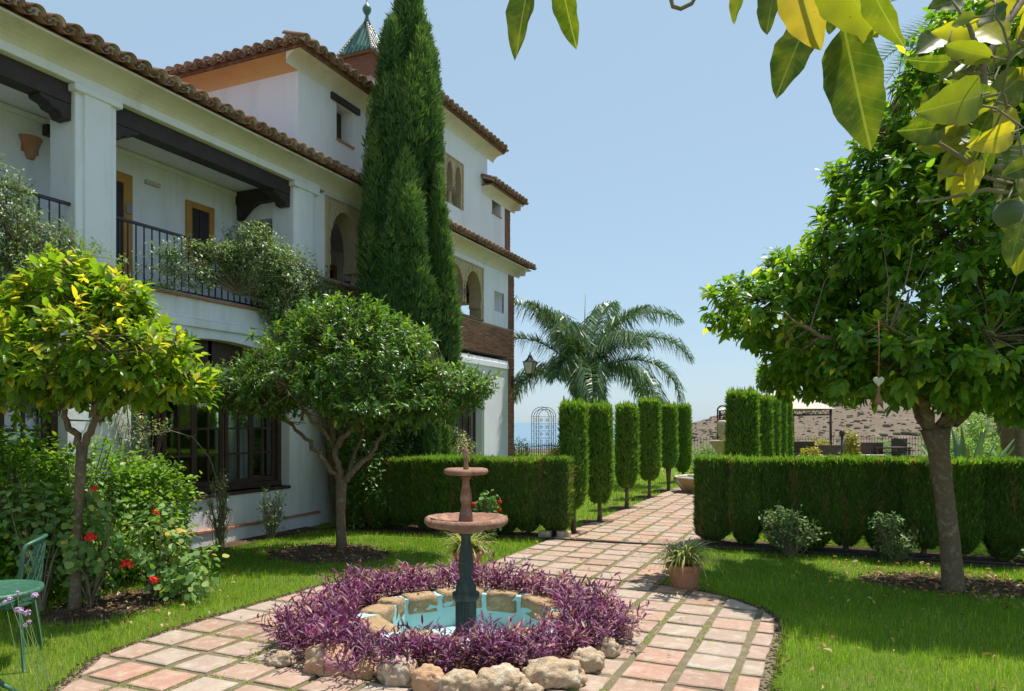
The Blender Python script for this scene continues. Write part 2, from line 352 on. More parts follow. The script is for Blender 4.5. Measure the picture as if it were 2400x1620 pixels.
def veined(m):
    n = m.node_tree.nodes; l = m.node_tree.links; p = n['Principled BSDF']
    rp = [x for x in n if x.type == 'VALTORGB'][0]; tc = n.new('ShaderNodeTexCoord'); sx = n.new('ShaderNodeSeparateXYZ'); l.new(tc.outputs['Object'], sx.inputs[0])
    ab = n.new('ShaderNodeMath'); ab.operation = 'ABSOLUTE'; l.new(sx.outputs['X'], ab.inputs[0])
    mid = n.new('ShaderNodeMath'); mid.operation = 'LESS_THAN'; mid.inputs[1].default_value = 0.009; l.new(ab.outputs[0], mid.inputs[0])
    # side veins: y - 0.75|x| repeated
    m1 = n.new('ShaderNodeMath'); m1.operation = 'MULTIPLY_ADD'; m1.inputs[1].default_value = -0.8; l.new(ab.outputs[0], m1.inputs[0]); l.new(sx.outputs['Y'], m1.inputs[2])
    m2 = n.new('ShaderNodeMath'); m2.operation = 'MULTIPLY'; m2.inputs[1].default_value = 72.0; l.new(m1.outputs[0], m2.inputs[0])
    m3 = n.new('ShaderNodeMath'); m3.operation = 'SINE'; l.new(m2.outputs[0], m3.inputs[0]); m4 = n.new('ShaderNodeMath'); m4.operation = 'GREATER_THAN'; m4.inputs[1].default_value = 0.93; l.new(m3.outputs[0], m4.inputs[0])
    m5 = n.new('ShaderNodeMath'); m5.operation = 'MULTIPLY'; m5.inputs[1].default_value = 0.14; l.new(m4.outputs[0], m5.inputs[0])
    mx0 = n.new('ShaderNodeMath'); mx0.operation = 'MAXIMUM'; mm = n.new('ShaderNodeMath'); mm.operation = 'MULTIPLY'; mm.inputs[1].default_value = 0.6; l.new(mid.outputs[0], mm.inputs[0]); l.new(mm.outputs[0], mx0.inputs[0]); l.new(m5.outputs[0], mx0.inputs[1])
    def mix(fac, a, bcol):
        q = n.new('ShaderNodeMix'); q.data_type = 'RGBA'
        l.new(fac, q.inputs['Factor']); l.new(a, q.inputs['A']); q.inputs['B'].default_value = (*bcol, 1); return q.outputs['Result']
    col = rp.outputs['Color']
    nz = n.new('ShaderNodeTexNoise'); nz.inputs['Scale'].default_value = 5; nz.inputs['Detail'].default_value = 4; l.new(tc.outputs['Object'], nz.inputs['Vector']); oi = n.new('ShaderNodeObjectInfo')
    nz.noise_dimensions = '4D'; wm = n.new('ShaderNodeMath'); wm.operation = 'MULTIPLY'; wm.inputs[1].default_value = 37; l.new(oi.outputs['Random'], wm.inputs[0]); l.new(wm.outputs[0], nz.inputs['W'])
    r1 = ramp(n, [(0.42, (0, 0, 0)), (0.70, (0.55, 0.55, 0.55))]); l.new(nz.outputs['Fac'], r1.inputs['Fac']); col = mix(r1.outputs['Color'], col, (0.26, 0.27, 0.02))
    n2 = n.new('ShaderNodeTexNoise'); n2.noise_dimensions = '4D'; n2.inputs['Scale'].default_value = 16; n2.inputs['Detail'].default_value = 3; l.new(tc.outputs['Object'], n2.inputs['Vector']); l.new(wm.outputs[0], n2.inputs['W'])
    r2 = ramp(n, [(0.66, (0, 0, 0)), (0.72, (0.8, 0.8, 0.8))]); l.new(n2.outputs['Fac'], r2.inputs['Fac']); col = mix(r2.outputs['Color'], col, (0.20, 0.13, 0.04))
    col = mix(mx0.outputs[0], col, (0.28, 0.32, 0.08))
    l.new(col, p.inputs['Base Color'])
    for q in n:
        if q.type == 'MIX' and q.blend_type == 'MULTIPLY': l.new(col, q.inputs['A'])
    b = n.new('ShaderNodeBump'); b.inputs['Strength'].default_value = 0.6; b.inputs['Distance'].default_value = 0.004; l.new(mx0.outputs[0], b.inputs['Height']); l.new(b.outputs[0], p.inputs['Normal'])
veined(L_BIG)
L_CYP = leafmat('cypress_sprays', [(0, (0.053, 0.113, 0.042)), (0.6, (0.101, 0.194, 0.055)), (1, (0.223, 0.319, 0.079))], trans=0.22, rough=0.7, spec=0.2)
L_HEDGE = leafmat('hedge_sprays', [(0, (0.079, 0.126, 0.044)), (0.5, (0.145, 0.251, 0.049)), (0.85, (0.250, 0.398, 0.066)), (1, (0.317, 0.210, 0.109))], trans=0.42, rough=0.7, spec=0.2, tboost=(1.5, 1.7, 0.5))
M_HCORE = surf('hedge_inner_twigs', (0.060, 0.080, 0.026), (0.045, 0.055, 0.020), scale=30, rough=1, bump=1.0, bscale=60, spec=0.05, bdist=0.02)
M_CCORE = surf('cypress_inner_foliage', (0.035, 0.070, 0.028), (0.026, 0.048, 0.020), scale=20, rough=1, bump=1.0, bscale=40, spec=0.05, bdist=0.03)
L_GRASS = leafmat('grass_blades', [(0, (0.095, 0.186, 0.021)), (0.5, (0.201, 0.342, 0.031)), (0.85, (0.355, 0.490, 0.053)), (1, (0.900, 0.705, 0.264))], trans=0.5, rough=0.5, spec=0.25, tboost=(1.5, 1.6, 0.6))
L_PURPLE = leafmat('purple_leaves', [(0, (0.072, 0.024, 0.053)), (0.5, (0.168, 0.048, 0.119)), (0.85, (0.320, 0.124, 0.249)), (1, (0.437, 0.276, 0.150))], trans=0.28, rough=0.45, spec=0.4, tboost=(1.7, 0.6, 1.1))
L_JAS = leafmat('climber_leaves', [(0, (0.105, 0.177, 0.061)), (0.5, (0.211, 0.304, 0.114)), (0.85, (0.386, 0.456, 0.194)), (1, (0.597, 0.473, 0.281))], trans=0.35, rough=0.4, spec=0.5, tboost=(1.2, 1.3, 0.7))
L_HIB = leafmat('bush_leaves', [(0, (0.069, 0.152, 0.016)), (0.5, (0.156, 0.312, 0.020)), (1, (0.292, 0.439, 0.031))], trans=0.42, rough=0.42, spec=0.35)
L_GER = leafmat('geranium_leaves', [(0, (0.091, 0.201, 0.050)), (0.6, (0.200, 0.333, 0.092)), (0.9, (0.364, 0.455, 0.151)), (1, (0.619, 0.455, 0.101))], trans=0.38, rough=0.6, spec=0.3)
L_PALM = leafmat('palm_leaflets', [(0, (0.064, 0.134, 0.054)), (0.6, (0.126, 0.216, 0.090)), (0.9, (0.234, 0.306, 0.154)), (1, (0.648, 0.522, 0.126))], trans=0.28, rough=0.38, spec=0.5, tboost=(1.2, 1.2, 0.7))
L_SPID = leafmat('spider_plant_leaves', [(0, (0.12, 0.19, 0.045)), (0.5, (0.35, 0.37, 0.12)), (1, (0.58, 0.50, 0.22))], trans=0.4, rough=0.45)
L_ROSE = leafmat('rose_leaves', [(0, (0.065, 0.172, 0.037)), (0.6, (0.142, 0.263, 0.068)), (1, (0.306, 0.389, 0.137))], trans=0.3, rough=0.48, spec=0.4, tboost=(1, 1, 0.8))
L_AGAVE = leafmat('agave_leaves', [(0, (0.09, 0.17, 0.07)), (0.5, (0.15, 0.25, 0.10)), (1, (0.30, 0.36, 0.24))], trans=0.2, rough=0.5)
L_YEL = leafmat('croton_leaves', [(0, (0.20, 0.22, 0.02)), (0.6, (0.42, 0.36, 0.03)), (1, (0.40, 0.14, 0.03))], trans=0.4, rough=0.4)

# ================================================================ GROUND
def grid_sheet(name, xs, ys, hf, mat, kind='structure'):
    xs = np.array(xs); ys = np.array(ys); X, Y = np.meshgrid(xs, ys, indexing='ij')
    Z = hf(X, Y); V = np.stack([X, Y, Z], -1).reshape(-1, 3); nx, ny = len(xs), len(ys)
    I = (np.arange(nx-1)[:, None]*ny+np.arange(ny-1)[None]).ravel()
    T = np.concatenate([np.stack([I, I+ny, I+ny+1], 1), np.stack([I, I+ny+1, I+1], 1)])
    o = npmesh(name, V, T, mat, smooth=True); o['kind'] = kind
    return o
def vnoise(X, Y, s, seed=0):
    out = np.zeros_like(X, dtype=float)
    r = np.random.default_rng(seed)
    for k in range(7):
        a = r.uniform(0, 6.28); f = s*(1.0+k*0.73); ph = r.uniform(0, 6.28)
        out += np.sin((X*math.cos(a)+Y*math.sin(a))*f+ph+1.3*np.sin((X*math.sin(a)-Y*math.cos(a))*f*0.61+ph*2))/(1+0.6*k)
    return out/3.0
ground = grid_sheet('lawn', np.linspace(-26, 24, 101), np.linspace(-12, 36, 97), lambda X, Y: np.zeros_like(X)+0.012*vnoise(X, Y, 0.9), M_LAWN)
def punch(o, cx, cy, rad):
    bm = bmesh.new(); bm.from_mesh(o.data)
    bmesh.ops.delete(bm, geom=[f for f in bm.faces if math.hypot(f.calc_center_median().x-cx, f.calc_center_median().y-cy) < rad], context='FACES'); bm.to_mesh(o.data); bm.free()
punch(ground, -2.58, 4.98, 0.95)
ground['label'] = 'green garden lawn around the brick path'

def terr_h(X, Y):
    d = -SA*X+CA*Y; l = CA*X+SA*Y
    t = np.clip((d-33)/60, 0, 1)
    h = -0.25-7.5*t*t*(3-2*t)
    h = h - 50*np.clip((d-260)/900, 0, 1)*(1/(1+np.exp((l-60)/40)))
    th = l/np.maximum(d, 1)
    # hillside to the right
    up = np.clip((d-120)/300, 0, 1); up = up*up*(3-2*up)
    prof = np.clip((th-0.19)/0.30, 0, 1.0); prof = prof**0.75
    h = h + (36*prof+1.1*vnoise(X, Y, 0.05, 3)*np.clip(prof*3, 0, 1)+0.5*vnoise(X, Y, 0.17, 5)*np.clip(prof*3, 0, 1))*up
    h = np.where(d < 33, -0.25, h)
    far = np.clip((d-700)/900, 0, 1)
    return h-60*far*np.clip(1.3-th, 0, 1)
def terrain():
    ds = np.concatenate([np.linspace(33.0, 120, 30), np.linspace(126, 520, 90), np.geomspace(540, 2600, 24)])
    th = np.linspace(-1.35, 1.35, 200)
    D, TH = np.meshgrid(ds, th, indexing='ij'); L = D*TH
    X = -SA*D+CA*L; Y = CA*D+SA*L
    Z = terr_h(X, Y); V = np.stack([X, Y, Z], -1).reshape(-1, 3); nx, ny = D.shape
    I = (np.arange(nx-1)[:, None]*ny+np.arange(ny-1)[None]).ravel()
    T = np.concatenate([np.stack([I, I+1, I+ny+1], 1), np.stack([I, I+ny+1, I+ny], 1)])
    o = npmesh('hillside', V, T, M_HILL, smooth=True)
    tag(o, 'dry brown scrub hillside behind the garden fence', kind='structure')
terrain()
o = MB().add([(-40000,-200,-46), (40000,-200,-46), (40000,52000,-46), (-40000,52000,-46)], [(0,1,2,3)]).build('sea', M_SEA)
tag(o, 'strip of blue sea on the horizon', kind='structure')
o = MB().add([(-60,-60,-0.3), (60,-60,-0.3), (60,37,-0.3), (-60,37,-0.3)], [(0,1,2,3)]).build('ground', M_SOIL)
tag(o, 'bare earth under and around the garden', kind='structure')

# ---- paving -------------------------------------------------------
PC = (-2.58, 4.98)                                   # fountain axis
PAVE_A = [(-0.41, 1.5), (-0.42, 4.6), (-0.43, 5.9), (-0.46, 6.25), (-0.60, 6.52), (-0.95, 6.86), (-1.25, 7.0), (-1.62, 7.09),
          (-3.95, 7.02), (-4.35, 6.45), (-4.52, 5.8), (-4.58, 5.0), (-4.60, 4.1), (-4.50, 3.4), (-4.15, 2.85), (-3.4, 2.1), (-2.6, 1.6)]
PAVE_B = [(-1.62, 7.09), (-1.62, 17.8), (-3.52, 17.8), (-3.52, 7.02)]
def area2(p): return sum(p[i][0]*p[(i+1) % len(p)][1]-p[(i+1) % len(p)][0]*p[i][1] for i in range(len(p)))
def clip_poly(subj, clipc):
    """Sutherland-Hodgman; clipc convex, counter-clockwise"""
    out = subj
    for i in range(len(clipc)):
        a, b = clipc[i], clipc[(i+1) % len(clipc)]
        inp, out = out, []
        if not inp: break
        def side(p): return (b[0]-a[0])*(p[1]-a[1])-(b[1]-a[1])*(p[0]-a[0])
        for j in range(len(inp)):
            p, q = inp[j], inp[(j+1) % len(inp)]; sp, sq = side(p), side(q)
            if sp >= 0: out.append(p)
            if (sp >= 0) != (sq >= 0):
                t = sp/(sp-sq); out.append((p[0]+(q[0]-p[0])*t, p[1]+(q[1]-p[1])*t))
    return out
def ccw(p): return p if area2(p) > 0 else p[::-1]
def inpoly(poly, X, Y):
    X = np.asarray(X); ins = np.zeros(X.shape, bool); n = len(poly)
    for i in range(n):
        x1, y1 = poly[i]; x2, y2 = poly[(i+1) % n]
        c = ((y1 > Y) != (y2 > Y)) & (X < (x2-x1)*(Y-y1)/((y2-y1) if y2 != y1 else 1e-9)+x1)
        ins ^= c
    return ins
def offset_poly(p, d):
    p = ccw(p); n = len(p); out = []
    for i in range(n):
        a = Vector(p[i-1]); b = Vector(p[i]); c = Vector(p[(i+1) % n])
        n1 = Vector(((b-a).y, -(b-a).x)).normalized(); n2 = Vector(((c-b).y, -(c-b).x)).normalized()
        m = (n1+n2); m = m.normalized() if m.length > 1e-6 else n1
        out.append(tuple(b+m*d/max(0.5, m.dot(n1))))
    return out
path = empty('path', (PC[0], PC[1], 0), 'terracotta tile paving round the fountain and up the garden path', kind='structure')
mb = MB()
for P_ in (offset_poly(PAVE_A, 0.06), offset_poly(PAVE_B, 0.04)):
    P_ = ccw(P_); z = 0.018 if len(P_) > 5 else 0.0175
    if z == 0.018:
        hole = [(PC[0]+1.0*math.cos(R(k*15)), PC[1]+1.0*math.sin(R(k*15))) for k in range(24)]
        allp = [Vector((x, y, z)) for x, y in P_]+[Vector((x, y, z)) for x, y in hole]
        from mathutils.geometry import tessellate_polygon
        mb.add(allp, [tuple(t) for t in tessellate_polygon([allp[:len(P_)], allp[len(P_):]])])
    else: mb.add([(x, y, z) for x, y in P_], [tuple(range(len(P_)))])
    n = len(P_); mb.add([(x, y, z) for x, y in P_]+[(x, y, -0.05) for x, y in P_], [(i, n+i, n+(i+1) % n, (i+1) % n) for i in range(n)])
mb.build('joint_bed', M_JOINT, path)
def paver_mesh(poly, rng, h=0.014):
    """slab with worn, slightly irregular edge: top face, bevel ring, sides"""
    n0 = len(poly); cx = sum(p[0] for p in poly)/n0; cy = sum(p[1] for p in poly)/n0
    pts = []
    for i in range(n0):
        a, b = poly[i], poly[(i+1) % n0]
        L = math.hypot(b[0]-a[0], b[1]-a[1]); k = 3 if L > 0.2 else 1
        nx, ny = (b[1]-a[1])/(L+1e-9), -(b[0]-a[0])/(L+1e-9)
        for j in range(k):
            t = j/k + (rng.uniform(-0.08, 0.08) if j else 0); w = rng.uniform(-0.007, 0.004)
            if j == 0: pts.append((a[0]+(cx-a[0])*0.03*rng.random(), a[1]+(cy-a[1])*0.03*rng.random()))
            else: pts.append((a[0]+(b[0]-a[0])*t+nx*w, a[1]+(b[1]-a[1])*t+ny*w))
    n = len(pts)
    ins = lambda q, d: (q[0]+(cx-q[0])*d/math.hypot(q[0]-cx, q[1]-cy), q[1]+(cy-q[1])*d/math.hypot(q[0]-cx, q[1]-cy))
    vs = [(*ins(q, 0.009+rng.uniform(0, 0.004)), h) for q in pts]+[(*q, h-0.006) for q in pts]+[(*q, 0.0-0.02) for q in pts]
    fs = [tuple(range(n))]
    for r in (0, 1):
        for i in range(n): fs.append((r*n+i, (r+1)*n+i, (r+1)*n+(i+1) % n, r*n+(i+1) % n))
    return vs, fs
def mesh_from(name, vs, fs, mat):
    me = bpy.data.meshes.new(name); me.from_pydata(vs, [], fs); me.materials.append(mat); return me
rp_ = random.Random(5)
PIT = 0.336; HS = 0.142
var = []
for i in range(14):
    vs, fs = paver_mesh([(-HS, -HS), (HS, -HS), (HS, HS), (-HS, HS)], rp_); var.append(mesh_from('paver', vs, fs, M_PAVER))
slots = []
cA, cB = ccw(PAVE_A), ccw(PAVE_B)
for iy in range(-10, 41):
    for ix in range(-10, 3):
        cx = -1.25+PIT*(ix+0.5)+0.0; cy = 4.43+PIT*(iy+0.5)
        if math.hypot(cx-PC[0], cy-PC[1]) < 1.02 or cy < 1.2: continue
        sq = [(cx-HS, cy-HS), (cx+HS, cy-HS), (cx+HS, cy+HS), (cx-HS, cy+HS)]
        reg = cA if cy < 7.05 else cB
        q = clip_poly(sq, reg)
        if len(q) < 3: continue
        ar = abs(area2(q))/2
        if ar < 0.018: continue
        slots.append((math.hypot(cx, cy-1), cx, cy, q, ar > 0.0855))
def visible(cx, cy):
    d = -SA*cx+CA*cy; l = CA*cx+SA*cy
    if d < 0.5: return False
    u = 1200+1723*l/d; v = 990+1723*1.6/d
    return -60 < u < 2460 and v < 1700
slots.sort(key=lambda s: (not visible(s[1], s[2]), s[0]))
rest = MB(); cnt = 0
for (dist, cx, cy, q, whole) in slots:
    tilt = (rp_.uniform(-0.012, 0.012), rp_.uniform(-0.012, 0.012), rp_.uniform(-0.03, 0.03)); zz = 0.012+rp_.uniform(0, 0.008)
    if cnt < 300 and visible(cx, cy):
        if whole: me = rp_.choice(var)
        else:
            vs, fs = paver_mesh([(x-cx, y-cy) for x, y in q], rp_); me = mesh_from('paver', vs, fs, M_PAVER)
        o = bpy.data.objects.new('paver', me); COL.objects.link(o); o.location = (cx, cy, zz)
        o.rotation_euler = (tilt[0], tilt[1], tilt[2]+(rp_.randrange(4)*math.pi/2 if whole else 0)); keep(o, path); cnt += 1
    else:
        vs, fs = paver_mesh([(x-cx, y-cy) for x, y in q], rp_); rest.add([(x+cx, y+cy, z+zz) for x, y, z in vs], fs)
if rest.v:
    o = rest.build('far_paver', M_PAVER, path); o['kind'] = 'stuff'

# bare soil patches: (cx, cy, rx, ry)
SOILS = [(-5.72, 4.45, 0.42, 0.62), (-5.62, 7.25, 0.78, 0.62), (1.15, 8.30, 0.95, 0.46), (-3.46, 9.95, 0.27, 0.27), (-3.5, 11.25, 0.30, 0.27), (-3.58, 13.3, 0.32, 0.3),
         (-3.66, 15.45, 0.32, 0.3), (-3.62, 17.1, 0.32, 0.3), (-3.78, 19.8, 0.32, 0.3)]
def soil_patch(cx, cy, rx, ry, seed):
    r = random.Random(seed); n = 36
    vs = [(cx, cy, 0.035)]; fs = []
    for ring, (f, z) in enumerate([(0.55, 0.034), (0.88, 0.028), (1.0, 0.008), (1.03, -0.03)]):
        for k in range(n):
            a = 2*math.pi*k/n; w = 1+0.07*math.sin(3*a+seed)+0.05*math.sin(7*a+2*seed)
            vs.append((cx+rx*f*w*math.cos(a), cy+ry*f*w*math.sin(a), z+r.uniform(-0.004, 0.004)*(ring < 2)))
    for k in range(n): fs.append((0, 1+k, 1+(k+1) % n))
    for ring in range(3):
        for k in range(n): fs.append((1+ring*n+k, 1+(ring+1)*n+k, 1+(ring+1)*n+(k+1) % n, 1+ring*n+(k+1) % n))
    return vs, fs
for i, s in enumerate(SOILS):
    vs, fs = soil_patch(*s, i+1); m = MB().add(vs, fs, True)
    tag(m.build('soil', M_SOIL), kind='structure')
STRIPS = [[(-1.62, 9.50), (-1.62, 10.28), (2.3, 10.28), (2.3, 9.48)], [(-7.0, 8.86), (-6.9, 9.6), (-3.35, 9.92), (-3.35, 9.22)], [(-7.5, 2.0), (-7.5, 9.0), (-6.98, 8.8), (-7.05, 2.0)]]
for s in STRIPS:
    s = ccw(s); n = len(s)
    m = MB().add([(x, y, 0.022) for x, y in s]+[(x, y, -0.03) for x, y in s], [tuple(range(n))]+[(i, n+i, n+(i+1) % n, (i+1) % n) for i in range(n)])
    tag(m.build('soil', M_SOIL), kind='structure')
# black edging strip laid across the path along the hedge feet
mb = MB(); pts = [(-4.6, 9.05, 0.035), (-3.6, 9.22, 0.045), (-2.6, 9.30, 0.04), (-1.6, 9.42, 0.035), (-0.4, 9.56, 0.035), (1.9, 9.66, 0.035)]
mb.tube(pts, 0.014, 6)
tag(recentre(mb.build('hose', M_IRON)), 'thin black hose lying across the brick path between the two hedges', 'hose')
for i, (x, y, w) in enumerate([(-3.66, 9.42, 0.08), (-3.42, 9.52, 0.09)]):
    mb = MB().box(x-w, x+w, y-0.06, y+0.06, 0.0, 0.11)
    tag(recentre(mb.build('edging_stone', M_ROCKC, bevel=0.012)), ['small pale edging stone left of the other by the left hedge end', 'small pale edging stone at the foot of the nearest trimmed column'][i], 'stone', 'edging stones at the left hedge end')

# ================================================================ BUILDING
W = -7.4; BK = -8.43
house = empty('house', (W, 9.0, 0), 'white Andalusian villa with clay tile eaves, timber gallery and brick bands', 'house')
def plane_wall(name, mat, y0, y1, z0, z1, holes, x0=W-0.28, x1=W, parent=house, axis='x'):
    """wall in the YZ plane (axis x) or XZ plane (axis y) with rectangular holes (a0,a1,z0,z1)"""
    ys = sorted(set([y0, y1]+[v for h in holes for v in h[:2] if y0 < v < y1]))
    zs = sorted(set([z0, z1]+[v for h in holes for v in h[2:] if z0 < v < z1]))
    # extra cuts for shading/bump are not needed
    fill = {}
    for i in range(len(ys)-1):
        for j in range(len(zs)-1):
            cy, cz = (ys[i]+ys[i+1])/2, (zs[j]+zs[j+1])/2
            fill[i, j] = not any(h[0] < cy < h[1] and h[2] < cz < h[3] for h in holes)
    vs = {}; V = []; F = []
    def vid(i, j, k):
        if (i, j, k) not in vs:
            vs[i, j, k] = len(V); x = (x0, x1)[k]
            V.append((x, ys[i], zs[j]) if axis == 'x' else (ys[i], x, zs[j]))
        return vs[i, j, k]
    for (i, j), f in fill.items():
        if not f: continue
        for k in (0, 1):
            q = [vid(i, j, k), vid(i+1, j, k), vid(i+1, j+1, k), vid(i, j+1, k)]; F.append(tuple(q if k else q[::-1]))
        for (di, dj, a, b) in ((-1, 0, (0, 0), (0, 1)), (1, 0, (1, 0), (1, 1)), (0, -1, (0, 0), (1, 0)), (0, 1, (0, 1), (1, 1))):
            if not fill.get((i+di, j+dj), False):
                F.append((vid(i+a[0], j+a[1], 0), vid(i+b[0], j+b[1], 0), vid(i+b[0], j+b[1], 1), vid(i+a[0], j+a[1], 1)))
    return MB().add(V, F).build(name, mat, parent)
def arch_fill(yc, hw, zs, zt, ztop, n=16, horseshoe=0.0, hw_out=None):
    """two spandrel polygons (y,z) filling a rectangular hole above an arch: returns list of polys"""
    ho = hw_out or hw
    L = [(yc-ho, zs)]; 
    arc = []
    for k in range(n+1):
        a = math.pi*(1-k/n)
        arc.append((yc+hw*math.cos(a), zs+(zt-zs)*math.sin(a)))
    left = [(yc-ho, ztop), (yc-ho, zs)]+arc[:n//2+1]+[(yc, ztop)]
    right = [(yc, ztop)]+arc[n//2:]+[(yc+ho, zs), (yc+ho, ztop)]
    def dd(p):
        out = []
        for q in p:
            if not out or (abs(q[0]-out[-1][0])+abs(q[1]-out[-1][1])) > 1e-5: out.append(q)
        return out
    return [dd(left), dd(right)]
def prism_strip(mb, arc, ztop, x0, x1):
    """fills between an arc (list of (y,z)) and a flat line ztop with quads, front x1 back x0"""
    for i in range(len(arc)-1):
        a, b = arc[i], arc[i+1]
        mb.add([(x0, a[0], a[1]), (x0, b[0], b[1]), (x0, b[0], ztop), (x0, a[0], ztop), (x1, a[0], a[1]), (x1, b[0], b[1]), (x1, b[0], ztop), (x1, a[0], ztop)],
               [(0, 1, 5, 4), (4, 5, 6, 7), (0, 3, 2, 1)]+([(3, 7, 6, 2)]))
def arc_pts(yc, hw, zs, zt, n=18):
    return [(yc-hw*math.cos(math.pi*k/n), zs+(zt-zs)*math.sin(math.pi*k/n)) for k in range(n+1)]

Y0, Y1 = 1.0, 16.92
WINS = [(2.52, 5.19), (5.95, 8.62)]
WZ0, WZ1 = 0.67, 2.70
DOOR = (13.3, 15.08, 0.0, 2.45)
plane_wall('wall', M_WHITE, Y0, 16.53, 0, 3.10, [(a, b, WZ0, WZ1) for a, b in WINS]+[DOOR])
for a, b in WINS:                                        # segmental arch heads
    mb = MB(); yc, hw = (a+b)/2, (b-a)/2
    prism_strip(mb, [(yc-hw+2*hw*k/20, 2.30+0.38*math.sqrt(max(0, 1-((k-10)/10.0)**2))**1.0 if 0 < k < 20 else 2.30) for k in range(21)], WZ1+0.002, W-0.278, W+0.0015)
    mb.build('arch_head', M_WHITE, house)
MB().box(W-0.03, W+0.055, Y0, 9.26, 0.0, 0.19).build('plinth', M_WHITE, house, bevel=0.008)
mb = MB()                                               # clay ledge on the plinth, tile by tile
for k in range(33):
    mb.box(W+0.001, W+0.075, 1.0+k*0.25+0.004, 1.25+k*0.25-0.004, 0.193, 0.216+0.003*(k % 3))
o = mb.build('ledge_tiles', M_TERR, house)
MB().box(W, W+0.035, Y0, 9.26, 2.80, 2.90).box(W, W+0.02, Y0, 9.26, 2.903, 2.93).box(W, W+0.04, 13.2, 16.5, 2.90, 3.02).build('moulding', M_WHITE, house, bevel=0.006)
# upper floor: deck edge, pillars, entablature
plane_wall('wall', M_WHITE, 9.26, 13.3, 3.1, 3.22, [])
MB().box(BK, W, Y0, 9.26, 3.10, 3.155).build('gallery_floor', M_WHITE, house)
mb = MB()
for k in range(28): mb.box(W-0.3, W+0.045, 1.0+k*0.295+0.004, 1.295+k*0.295-0.004, 3.157, 3.185)
mb.build('floor_edge_tiles', M_TERR, house)
for yc in (2.09, 5.525, 8.965):
    m = MB().box(W-0.42, W-0.004, yc-0.245, yc+0.245, 3.186, 5.2)
    m.box(W-0.37, W+0.030, yc-0.16, yc+0.16, 3.186, 5.2)
    m.box(W-0.40, W+0.055, yc-0.285, yc+0.285, 5.12, 5.20)
    m.build('pillar', M_WHITE, house, bevel=0.014)
MB().box(W-0.43, W-0.003, 8.965+0.247, 9.44, 3.186, 5.2).build('wall', M_WHITE, house)
MB().box(W-0.45, W+0.028, Y0, 9.30, 5.203, 5.30).box(W-0.45, W+0.01, Y0, 16.92, 5.303, 5.40).build('entablature', M_WHITE, house, bevel=0.008)
# coved cornice under the eaves
def cove(name, mat, y0, y1, zc, x0, out, h, parent=house, axis='x', sgn=1):
    prof = [(0, 0)]+[(out*(1-math.cos(t*math.pi/2/6)), h*math.sin(t*math.pi/2/6)) for t in range(1, 7)]+[(0, h)]
    mb = MB()
    poly = [(x0+sgn*p, zc+q) for p, q in prof]
    mb.prism(poly, 'y' if axis == 'x' else 'x', y0, y1)
    return mb.build(name, mat, parent)
cove('cornice', M_CREAMTRIM, Y0, 17.2, 5.25, W+0.012, 0.30, 0.17)
for y in (16.92,):
    cove('cornice', M_CREAMTRIM, -9.6, W+0.3, 5.25, y+0.002, 0.26, 0.17, axis='y')
MB().box(W-0.2, W+0.325, Y0, 17.25, 5.421, 5.448).build('eave_board', M_CREAMTRIM, house)
# roof slabs
def slab(name, pts, mat, th=0.08):
    n = len(pts); vs = [Vector(p) for p in pts]+[Vector(p)-Vector((0, 0, th)) for p in pts]
    fs = [tuple(range(n)), tuple(range(2*n-1, n-1, -1))]+[(i, n+i, n+(i+1) % n, (i+1) % n) for i in range(n)]
    return MB().add(vs, fs).build(name, mat, house)
def tile_mesh(r0, r1, L, up=True, th=0.014, n=8):
    """half-round clay tile along +y (down-slope end at y=0)"""
    vs = []; fs = []
    for y, r in ((0, r0), (L, r1)):
        for rr in (r, r-th):
            for k in range(n+1):
                a = math.pi*k/n; z = rr*math.sin(a)*(1 if up else -1)
                vs.append((rr*math.cos(a), y, z))
    m = n+1
    for k in range(n):
        fs += [(k, k+1, 2*m+k+1, 2*m+k), (m+k, 3*m+k, 3*m+k+1, m+k+1), (k, m+k, m+k+1, k+1), (2*m+k, 2*m+k+1, 3*m+k+1, 3*m+k)]
    fs += [(0, 2*m, 3*m, m), (n, m+n, 3*m+n, 2*m+n)]
    return vs, fs
tv, tf = tile_mesh(0.088, 0.072, 0.42); T_COVER = mesh_from('roof_tile', tv, tf, M_TILEW)
T_COVER.materials.append(M_TILE)
for p_ in T_COVER.polygons:                          # bare clay on the broken front rim and inside, limewash on the back
    ys_ = [T_COVER.vertices[v].co.y for v in p_.vertices]
    if max(ys_) < 0.001 or p_.normal.dot(Vector((p_.center.x, 0, p_.center.z))) < 0: p_.material_index = 1
tv2, tf2 = tile_mesh(0.080, 0.090, 0.42, up=False); T_CHAN = mesh_from('channel_tile', tv2, tf2, M_TILE)
for me in (T_COVER, T_CHAN): me.polygons.foreach_set('use_smooth', [True]*len(me.polygons))
mv = []; 
